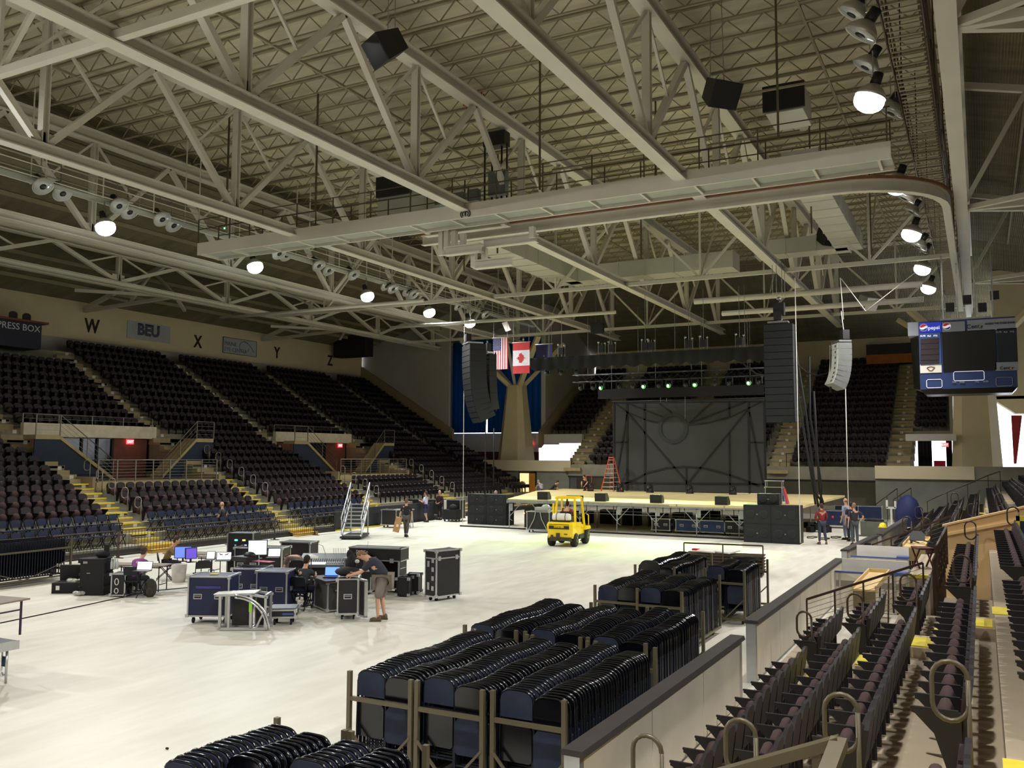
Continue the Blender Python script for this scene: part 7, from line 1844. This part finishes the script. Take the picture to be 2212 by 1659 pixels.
for x in (-.22, .18): q.tube([(x, -.02+.18*math.cos(a), 1.28+.18*math.sin(a)) for a in [i*PI/6 for i in range(12)]], .014, 5, closed=True)
q.bx(-.4, .4, -.15, .12, 1.08, 1.13); q.build('tank_strap', fk)
P = {'rl': (-.42, .25), 'rr': (.52, .25), 'fl': (-.5, 1.55), 'fr': (.56, 1.6)}
for k_, (x, y) in P.items():
    top = (x*.86, y+(.16 if k_[0] == 'r' else -.25), 2.1)
    N(m_fy).bar((x, y, 1.0 if k_[0] == 'r' else .7), top, .085, .085).build('cab_post', fk)
N(m_fy).bx(-.47, .50, .36, 1.4, 2.06, 2.13).build('roof_frame', fk)
q = N(m_fy)
for k in range(6): q.bx(-.42, .45, .45+k*.16, .5+k*.16, 2.13, 2.16)
q.build('roof_bars', fk)
q = N(m_black); q.bx(-.42, -.36, 1.95, 2.05, .1, 2.15); q.bx(.32, .38, 1.95, 2.05, .1, 2.15); q.bx(-.42, .38, 1.95, 2.05, 2.05, 2.15); q.bx(-.42, .38, 1.95, 2.05, 1.2, 1.28); q.build('mast', fk)
q = N(m_black); q.bx(-.48, .42, 2.05, 2.1, .3, .75); 
for x in (-.3, .25): q.bx(x-.06, x+.06, 2.1, 3.1, .06, .11)
q.build('fork', fk)
N(m_black).bx(-.25, .25, .55, .95, 1.0, 1.12).build('seat_cushion', fk); N(m_black).bx(-.25, .25, .48, .58, 1.08, 1.5).build('seat_back', fk); N(m_black).tube([(.13*math.cos(a), 1.32+.05*math.sin(a), 1.42+.13*math.sin(a)) for a in [i*PI/6 for i in range(12)]], .015, 5, closed=True).build('steering_wheel', fk)
N(m_fy).tube([(.66, 1.9, .5), (.66, 1.9, 1.28), (.66, 1.6, 1.34)], .025, 6).build('grab_rail', fk)
N(m_fy).bx(-.56, -.49, .3, .42, 1.4, 1.85).build('side_flap', fk)
for x, y, r_ in ((-.52, .12, .30), (.52, .12, .30), (-.56, 1.7, .36), (.56, 1.7, .36)):
    w_ = N(m_blk2); w_.lathe([(r_*.5, -.12), (r_*.92, -.12), (r_, -.08), (r_, .08), (r_*.92, .12), (r_*.5, .12)], (x, y, r_), 20, Matrix.Rotation(PI/2, 4, 'Y')); o = w_.build('wheel', fk)
    h_ = N(mat('wheel hub', S(90, 80, 60), .6)); h_.lathe([(r_*.45, -.13), (r_*.2, -.14), (r_*.2, .14), (r_*.45, .13)], (x, y, r_), 12, Matrix.Rotation(PI/2, 4, 'Y')); h_.build('hub', o)
N(m_fy).add([(.5, 1.25, .66), (.72, 1.25, .66), (.72, 2.1, .66), (.5, 2.1, .66), (.5, 1.35, .8), (.72, 1.35, .8), (.72, 2.0, .8), (.5, 2.0, .8)], [(4, 5, 6, 7), (0, 1, 5, 4), (1, 2, 6, 5), (2, 3, 7, 6), (3, 0, 4, 7)], False).build('fender', fk)
# sun-like plywood for the stage clutter
# ================================================================ people
m_skin = mat('skin', S(204, 156, 128), .6, 0, .06, 12)
def skin_mesh(V, E, Rr, sub=1):
    me = bpy.data.meshes.new('tmp'); me.from_pydata([tuple(v) for v in V], E, []); me.update()
    o = bpy.data.objects.new('tmp', me); COL.objects.link(o)
    sk = o.modifiers.new('skin', 'SKIN'); sk.use_smooth_shade = True; sk.branch_smoothing = .4
    for i, r_ in enumerate(Rr):
        d = me.skin_vertices[0].data[i]; d.radius = r_ if isinstance(r_, tuple) else (r_, r_); d.use_root = (i == 0)
    if sub: s_ = o.modifiers.new('sub', 'SUBSURF'); s_.levels = sub; s_.render_levels = sub
    dg = bpy.context.evaluated_depsgraph_get(); ev = o.evaluated_get(dg); m2 = ev.to_mesh()
    vs = [tuple(v.co) for v in m2.vertices]; fs = [tuple(p.vertices) for p in m2.polygons]
    ev.to_mesh_clear(); bpy.data.objects.remove(o); bpy.data.meshes.remove(me)
    return vs, fs
def lerp(a, c, t): return Vector(a).lerp(Vector(c), t)
STAND = dict(pelvis=(0, 0, .96), waist=(0, .01, 1.1), chest=(0, .0, 1.33), neck=(0, -.0, 1.5), head=(0, .02, 1.62), top=(0, .02, 1.72),
    sh=(.185, 0, 1.42), el=(.235, -.03, 1.13), wr=(.24, .06, .88), hip=(.09, 0, .93), kn=(.10, .02, .50), an=(.10, -.02, .09), toe=(.11, .15, .04))
def person(label, loc, rz, pose, shirt, legs, shorts=False, shoe=S(40, 36, 32), hair=S(50, 36, 28), bald=False, H=1.78, sleeves='short', belly=0., skin=None, cap=None, hoodie=False, pony=False, bulk=1.):
    P = {}
    for k_, v in STAND.items():
        if k_ in ('pelvis', 'waist', 'chest', 'neck', 'head', 'top'): P[k_] = v
        else: P[k_+'R'] = v; P[k_+'L'] = (-v[0], v[1], v[2])
    P.update(pose); s = H/1.78; P = {k_: Vector(v)*s for k_, v in P.items()}
    root = thing('person', label, 'person', loc, rz)
    order = ['pelvis', 'waist', 'chest', 'neck', 'head', 'top']; V = [P[k_] for k_ in order]; E = [(i, i+1) for i in range(5)]
    Rr = [(.13, .11), (.125+belly, .10+belly), (.15, .105), (.052, .055), (.076, .092), (.055, .068)]
    def add(p, r_, par): V.append(Vector(p)); Rr.append(r_); E.append((par, len(V)-1)); return len(V)-1
    for sd in 'RL':
        a = add(P['sh'+sd], .052, 2); e_ = add(P['el'+sd], .04, a); e2 = add(lerp(P['el'+sd], P['wr'+sd], .45), .038, e_); w_ = add(P['wr'+sd], (.022, .028), e2)
        d = (P['wr'+sd]-P['el'+sd]).normalized(); side = Vector((1 if sd == 'R' else -1, 0, 0)); fw_ = d.cross(side)
        if fw_.length < .2: fw_ = Vector((0, 0, 1))
        fw_.normalize(); side = fw_.cross(d).normalized() if abs(fw_.cross(d).length) > .1 else side
        pm = add(P['wr'+sd]+d*.07*s, (.036, .018), w_)
        for j, (off, ln) in enumerate(((-.028, .075), (-.009, .085), (.010, .08), (.028, .062))):
            k1 = add(P['wr'+sd]+d*(.10+ln*.35)*s+fw_*off, .0092, pm); add(P['wr'+sd]+d*(.10+ln)*s+fw_*off*1.1-side*.02, .008, k1)
        t1 = add(P['wr'+sd]+d*.055*s-fw_*.045, .011, w_); add(P['wr'+sd]+d*.10*s-fw_*.06, .009, t1)
        h_ = add(P['hip'+sd], .085, 0); k_ = add(P['kn'+sd], .056, h_); c_ = add(lerp(P['kn'+sd], P['an'+sd], .3), .056, k_); a2 = add(P['an'+sd], .036, c_); add(P['toe'+sd], (.036, .026), a2)
    Rr = [(a*bulk, c*bulk) if isinstance(r_, tuple) and a > .03 else r_ for r_ in Rr for a, c in [r_ if isinstance(r_, tuple) else (r_, r_)]]
    vs, fs = skin_mesh(V, E, Rr, 1); sk_m = skin or m_skin
    b = N(sk_m); b.add(vs, fs, True)
    fwd = (P['head']-P['neck']); up = (P['top']-P['head']).normalized(); fr = Vector((0, 1, 0)); fr = (fr-up*fr.dot(up)); fr = fr.normalized() if fr.length > .1 else Vector((0, 0, -1))
    if 'face' in pose: fr = Vector(pose['face']).normalized()
    sd_ = fr.cross(up).normalized(); hc = lerp(P['head'], P['top'], .45)
    Mh = Matrix((( sd_.x, fr.x, up.x, hc.x), (sd_.y, fr.y, up.y, hc.y), (sd_.z, fr.z, up.z, hc.z), (0, 0, 0, 1)))
    b.ball((0, 0, 0), (.078, .098, .122), 12, 8, Mh); b.ball(Mh@Vector((0, .10, -.01)), (.013, .02, .022), 6, 4)
    for q_ in (-1, 1): b.ball(Mh@Vector((q_*.08, -.005, -.01)), (.012, .022, .032), 6, 4)
    b.ball(Mh@Vector((0, .07, -.085)), (.035, .03, .02), 6, 4)
    b.mat(mat('eye dark', S(30, 26, 26), .3, 0, 0))
    for q_ in (-1, 1): b.ball(Mh@Vector((q_*.032, .088, .02)), (.012, .008, .007), 6, 4)
    b.mat(mat('lips', S(150, 84, 76), .5, 0, 0)).ball(Mh@Vector((0, .094, -.055)), (.024, .007, .006), 6, 4)
    b.build('body', root)
    mh = mat('hair %.2f %.2f' % (hair[0], hair[1]), hair, .8, 0, .15, 20)
    if cap: N(mat('cap cloth', cap, .8)).ball((0, 0, 0), (.092, .108, .10), 12, 7, Mh@Matrix.Translation((0, -.005, .05))).build('cap', root)
    elif not bald:
        hb = N(mh).ball((0, 0, 0), (.088, .102, .108), 12, 7, Mh@Matrix.Translation((0, -.022, .035)))
        hb.ball((0, 0, 0), (.08, .06, .09), 10, 6, Mh@Matrix.Translation((0, -.055, -.02)))
        if pony: hb.ball((0, 0, 0), (.05, .055, .06), 8, 6, Mh@Matrix.Translation((0, -.12, .06)))
        hb.build('hair', root)
    else: N(mh).ball((0, 0, 0), (.084, .085, .05), 10, 6, Mh@Matrix.Translation((0, -.028, -.02))).build('hair', root)
    # shirt
    V = [P['pelvis']+Vector((0, 0, -.02)), P['waist'], P['chest'], lerp(P['chest'], P['neck'], .72)]; E = [(0, 1), (1, 2), (2, 3)]; Rr = [(.165+belly*.6, .135+belly*.6), (.15+belly, .125+belly), (.17, .125), (.085, .08)]
    for sd in 'RL':
        a = add(P['sh'+sd], .074, 2)
        if sleeves == 'long': e_ = add(P['el'+sd], .056, a); add(lerp(P['el'+sd], P['wr'+sd], .93), .042, e_)
        else: add(lerp(P['sh'+sd], P['el'+sd], .85), .062, a)
    Rr = [(a*bulk, c*bulk) if isinstance(r_, tuple) else r_*bulk for r_ in Rr for a, c in [r_ if isinstance(r_, tuple) else (r_, r_)]]
    if hoodie: add(lerp(P['chest'], P['neck'], .95)+Vector((0, -.07, .0)), .085, 3)
    vs, fs = skin_mesh(V, E, Rr, 1); N(mat('shirt %.2f %.2f %.2f' % shirt, shirt, .85, 0, .12, 8)).add(vs, fs, True).build('hoodie' if hoodie else 'shirt', root)
    V = [P['pelvis']]; E = []; Rr = [(.15+belly*.5, .125+belly*.4)]
    for sd in 'RL':
        h_ = add(P['hip'+sd], .105, 0)
        if shorts: k_ = add(lerp(P['hip'+sd], P['kn'+sd], .5), .1, h_); add(lerp(P['hip'+sd], P['kn'+sd], 1.02), .092, k_)
        else: k_ = add(P['kn'+sd], .075, h_); add(lerp(P['kn'+sd], P['an'+sd], .92), .06, k_)
    Rr = [(a*bulk, c*bulk) if isinstance(r_, tuple) else r_*bulk for r_ in Rr for a, c in [r_ if isinstance(r_, tuple) else (r_, r_)]]
    vs, fs = skin_mesh(V, E, Rr, 1); N(mat('legwear %.2f %.2f %.2f' % legs, legs, .85, 0, .12, 8)).add(vs, fs, True).build('shorts' if shorts else 'trousers', root)
    for sd in 'RL':
        a, t_ = P['an'+sd], P['toe'+sd]; d = (t_-a); d.z = 0; d.normalize(); ang = math.atan2(d.y, d.x)-PI/2; c_ = a+d*.07; c_.z = min(a.z, t_.z+.04)
        z0 = min(a.z-.09, t_.z-.04)
        q = N(mat('shoe %.2f' % shoe[0], shoe, .7)); M_ = Matrix.Translation((a.x, a.y, z0))@Matrix.Rotation(ang, 4, 'Z')
        q.ball((0, 0, 0), (.05, .145, .055), 10, 6, M_@Matrix.Translation((0, .06, .05))); q.ball((0, 0, 0), (.05, .06, .08), 8, 6, M_@Matrix.Translation((0, -.02, .07))); q.box(M_@Vector((0, .06, .012)), (.095, .28, .022), ang); q.build('shoe', root)
    return root, P
def mir(**k): return k
dark = S(36, 38, 46)
# 1 bending man
f = fl(818, 1342)
person('bending man in charcoal t-shirt and grey shorts working over the black keyboard tray', (f.x-.02, f.y+.08, 0), R(117), dict(
    pelvis=(0, -.06, .97), waist=(0, .03, 1.12), chest=(0, .2, 1.33), neck=(0, .31, 1.45), head=(0, .42, 1.49), top=(0, .50, 1.53), shR=(.2, .2, 1.38), shL=(-.2, .2, 1.38),
    elR=(.24, .40, 1.14), elL=(-.24, .42, 1.14), wrR=(.13, .64, 1.07), wrL=(-.13, .66, 1.06), hipR=(.1, -.06, .94), hipL=(-.1, -.06, .94), knR=(.12, -.02, .5), knL=(-.11, .05, .5), anR=(.15, -.08, .09), anL=(-.12, .03, .09), toeR=(.17, .1, .04), toeL=(-.13, .22, .04), face=(0, .7, -.7)),
    S(44, 46, 58), S(128, 118, 110), True, S(96, 80, 62), S(126, 96, 72), H=1.84, belly=.07, bulk=1.3)
# 2 man with bag
f = fl(877, 1160)
r2, P2_ = person('man seen from behind in black t-shirt carrying a tall brown paper parcel', (f.x, f.y, 0), R(24), dict(anR=(.06, -.12, .12), toeR=(.07, .04, .05), knR=(.08, -.0, .5), anL=(-.05, .08, .09), toeL=(-.05, .25, .04), knL=(-.07, .1, .5), elL=(-.27, -.02, 1.13), wrL=(-.32, .0, .9), elR=(.27, -.03, 1.13)),
    S(30, 30, 33), S(82, 76, 74), hair=S(110, 80, 60), H=1.85)
pp = thing('paper_parcel', 'tall brown paper parcel with a white label held by the man seen from behind', 'parcel', (0, 0, 0), R(24)); hw = r2.matrix_basis if False else None
c_, s_ = math.cos(R(24)), math.sin(R(24)); lx, ly = -.42, -.06
pp.location = (f.x+lx*c_-ly*s_, f.y+lx*s_+ly*c_, .3)
N(mat('brown paper', S(186, 140, 100), .8, 0, .12, 5)).box((0, 0, .3), (.28, .22, .72), 0, Matrix.Rotation(.22, 4, 'Y')).build('body', pp); N(mat('paper label', S(236, 226, 190))).box((0.02, -.115, .26), (.11, .01, .12), 0, Matrix.Rotation(.22, 4, 'Y')).build('label', pp)
# 3 man walking
f = fl(478, 1168)
person('balding man in charcoal t-shirt and dark shorts walking in front of the blue chairs', (f.x, f.y, 0), R(118), dict(anR=(.1, .22, .09), toeR=(.1, .4, .04), knR=(.1, .16, .5), anL=(-.1, -.22, .14), toeL=(-.1, -.06, .05), knL=(-.1, .0, .5), elR=(.28, -.12, 1.15), wrR=(.33, -.06, .9), elL=(-.28, .06, 1.15), wrL=(-.31, .2, .93)),
    S(52, 54, 56), S(50, 50, 46), True, S(46, 46, 60), S(120, 100, 80), True, H=1.78, belly=.03)
# seated helper
def sit(dx=0., lean=.12, ah=.80, reach=.42, kz=.47, twist=0): return dict(pelvis=(0, 0, .53), waist=(0, .02, .66), chest=(0, .02+lean, .90), neck=(0, .04+lean*1.5, 1.07), head=(0, .07+lean*1.8, 1.18), top=(0, .08+lean*1.9, 1.28),
    shR=(.185, .03+lean, .98), shL=(-.185, .03+lean, .98), elR=(.26, .14+lean, ah-.02), elL=(-.26, .14+lean, ah-.02), wrR=(.16, reach, ah), wrL=(-.16, reach, ah), hipR=(.1, .03, .52), hipL=(-.1, .03, .52), knR=(.14, .44, .5), knL=(-.13, .44, .5), anR=(.14, .40, .09), anL=(-.12, .42, .09), toeR=(.15, .57, .04), toeL=(-.13, .6, .04))
f = fl(290, 1289)
person('person in a purple top with tied hair seated at the glowing laptop', (f.x, f.y, 0), R(20), sit(lean=.2, ah=.84, reach=.5), S(128, 66, 140), S(34, 34, 40), hair=S(66, 56, 48), sleeves='long', H=1.74, pony=True)
f = fl(356, 1250)
person('person in a tan brown top seated sideways typing at the blue monitor', (f.x, f.y, 0), R(-48), sit(lean=.14, ah=.82, reach=.5), S(134, 112, 72), S(34, 36, 48), hair=S(58, 42, 30), sleeves='long', H=1.76)
f = fl(650, 1316)
person('man in a dark teal t-shirt seated at the blue lit laptop, back turned', (f.x, f.y, 0), R(10), sit(lean=.1, ah=.84, reach=.44), S(38, 48, 52), S(38, 46, 66), hair=S(30, 24, 22), H=1.78)
f = fl(608, 1288)
person('person in a grey brown t-shirt bending low behind the empty office chair', (f.x+.1, f.y+.5, 0), R(80), dict(
    pelvis=(0, -.22, .86), waist=(0, -.1, .98), chest=(0, .17, 1.04), neck=(0, .32, 1.02), head=(0, .42, 1.0), top=(0, .51, .96), shR=(.2, .18, 1.04), shL=(-.2, .18, 1.04), elR=(.26, .24, .78), elL=(-.24, .26, .78), wrR=(.18, .4, .62), wrL=(-.14, .42, .62),
    hipR=(.1, -.2, .84), hipL=(-.1, -.2, .84), knR=(.13, .02, .48), knL=(-.12, .04, .48), anR=(.14, -.14, .09), anL=(-.13, -.12, .09), toeR=(.15, .03, .04), toeL=(-.14, .05, .04), face=(0, .3, -.9)), S(104, 92, 88), S(34, 32, 38), hair=S(70, 44, 34), H=1.78)
f = fl(906, 1127)
person('man in a white t-shirt and navy shorts standing by the dark workbox', (f.x+.45, f.y, 0), R(100), dict(elR=(.25, .06, 1.15), wrR=(.16, .28, 1.2), elL=(-.25, .1, 1.15), wrL=(-.14, .3, 1.22), anL=(-.1, -.16, .12), knL=(-.1, .02, .5), toeL=(-.1, .0, .05)), S(208, 212, 236), S(48, 48, 80), True, S(40, 40, 44), S(70, 50, 40), H=1.82)
f = fl(929, 1123)
person('bald man in a dark maroon shirt standing right of the man in white', (f.x+.5, f.y+.3, 0), R(170), dict(elR=(.27, .0, 1.15), wrR=(.12, .2, 1.05), elL=(-.27, 0, 1.15), wrL=(-.14, .2, 1.04)), S(58, 30, 34), S(34, 34, 38), hair=S(150, 110, 90), bald=True, H=1.82, sleeves='long')
p = at(1066, 1052, Y=47.0)
person('person in a black shirt standing behind the left subwoofer stack', (p.x, 47.3, 0), R(150), dict(elR=(.26, .06, 1.14), wrR=(.08, .24, 1.1), elL=(-.26, .06, 1.14), wrL=(-.1, .24, 1.1)), S(24, 24, 26), S(24, 24, 26), hair=S(170, 160, 150), H=1.86)
p = at(1178, 1058, Y=56.3)
CR = dict(pelvis=(0, -.12, .42), waist=(0, -.04, .56), chest=(0, .14, .74), neck=(0, .26, .88), head=(0, .34, .95), top=(0, .4, 1.03), shR=(.19, .15, .8), shL=(-.19, .15, .8), elR=(.24, .32, .6), elL=(-.24, .32, .6), wrR=(.14, .46, .4), wrL=(-.14, .46, .4), hipR=(.1, -.12, .4), hipL=(-.1, -.12, .4), knR=(.16, .26, .52), knL=(-.16, .26, .5), anR=(.14, .02, .09), anL=(-.14, .02, .09), toeR=(.16, .2, .04), toeL=(-.15, .2, .04))
person('person in a grey t-shirt crouching at the back left of the stage', (p.x-.3, 56.3, ST_Z-.45), R(60), CR, S(140, 140, 146), S(50, 50, 60), hair=S(120, 116, 110), H=1.8)
person('person in a black t-shirt crouching beside the one in grey on the stage', (p.x+.45, 56.5, ST_Z-.45), R(-60), CR, S(20, 20, 22), S(24, 24, 30), hair=S(30, 24, 20), H=1.75)
p = at(1274, 1055, Y=56.9)
person('person in dark clothes crouching before the small orange hand truck', (p.x, 56.4, ST_Z), R(170), CR, S(30, 22, 24), S(22, 22, 26), hair=S(60, 36, 28), H=1.72)
f = fl(1776, 1176)
person('person in a red hoodie and jeans standing beside the right subwoofers, back turned', (f.x, f.y, 0), R(35), dict(anR=(.2, .0, .09), toeR=(.26, .15, .04), knR=(.14, .02, .5), anL=(-.12, 0, .09), toeL=(-.12, .16, .04), elR=(.27, .02, 1.15), wrR=(.18, .2, 1.0), elL=(-.26, .05, 1.15), wrL=(-.16, .22, 1.02)), S(126, 40, 42), S(58, 64, 82), shoe=S(110, 90, 74), hair=S(60, 44, 38), H=1.85, sleeves='long', hoodie=True)
f = fl(1829, 1166)
person('balding man in a pale grey shirt and light jeans standing near the rink boards', (f.x, f.y, 0), R(60), dict(elR=(.27, .02, 1.14), wrR=(.14, .2, 1.02)), S(146, 156, 176), S(120, 130, 154), hair=S(110, 84, 70), bald=True, H=2.0)
f = fl(1847, 1178)
person('man in a dark shirt with hand on hip beside the balding man in grey', (f.x, f.y, 0), R(20), dict(elR=(.36, -.08, 1.2), wrR=(.2, .02, 1.0), toeL=(-.13, .16, .04)), S(46, 44, 50), S(70, 76, 80), hair=S(140, 110, 90), H=1.9)
f = fl(1838, 1170)
person('person in navy clothes half hidden between the two men near the rink boards', (f.x-.0, f.y+.2, 0), R(30), dict(), S(30, 34, 58), S(28, 32, 54), hair=S(50, 36, 30), H=1.85)
c7, s7 = math.cos(R(7)), math.sin(R(7)); lx, ly = -.05, .78
pd = sit(lean=.06, ah=.82, reach=.48)
person('driver in a dark red top sitting in the yellow forklift', (fk.location.x+lx*c7-ly*s7, fk.location.y+lx*s7+ly*c7, .60), R(7), pd, S(120, 34, 40), S(36, 36, 42), hair=S(60, 40, 30), H=1.74, sleeves='long')
# turn all lettering into plain meshes
dg = bpy.context.evaluated_depsgraph_get(); dg.update()
for o in [o for o in SC.objects if o.type == 'FONT']:
    me = bpy.data.meshes.new_from_object(o.evaluated_get(dg)); n_ = bpy.data.objects.new(o.name+'_', me); COL.objects.link(n_)
    n_.parent = o.parent; n_.location = o.location; n_.rotation_euler = o.rotation_euler; n_.scale = o.scale
    for k_ in ('label', 'category', 'group'):
        if k_ in o: n_[k_] = o[k_]
    nm = o.name.split('.')[0]; bpy.data.objects.remove(o); n_.name = nm
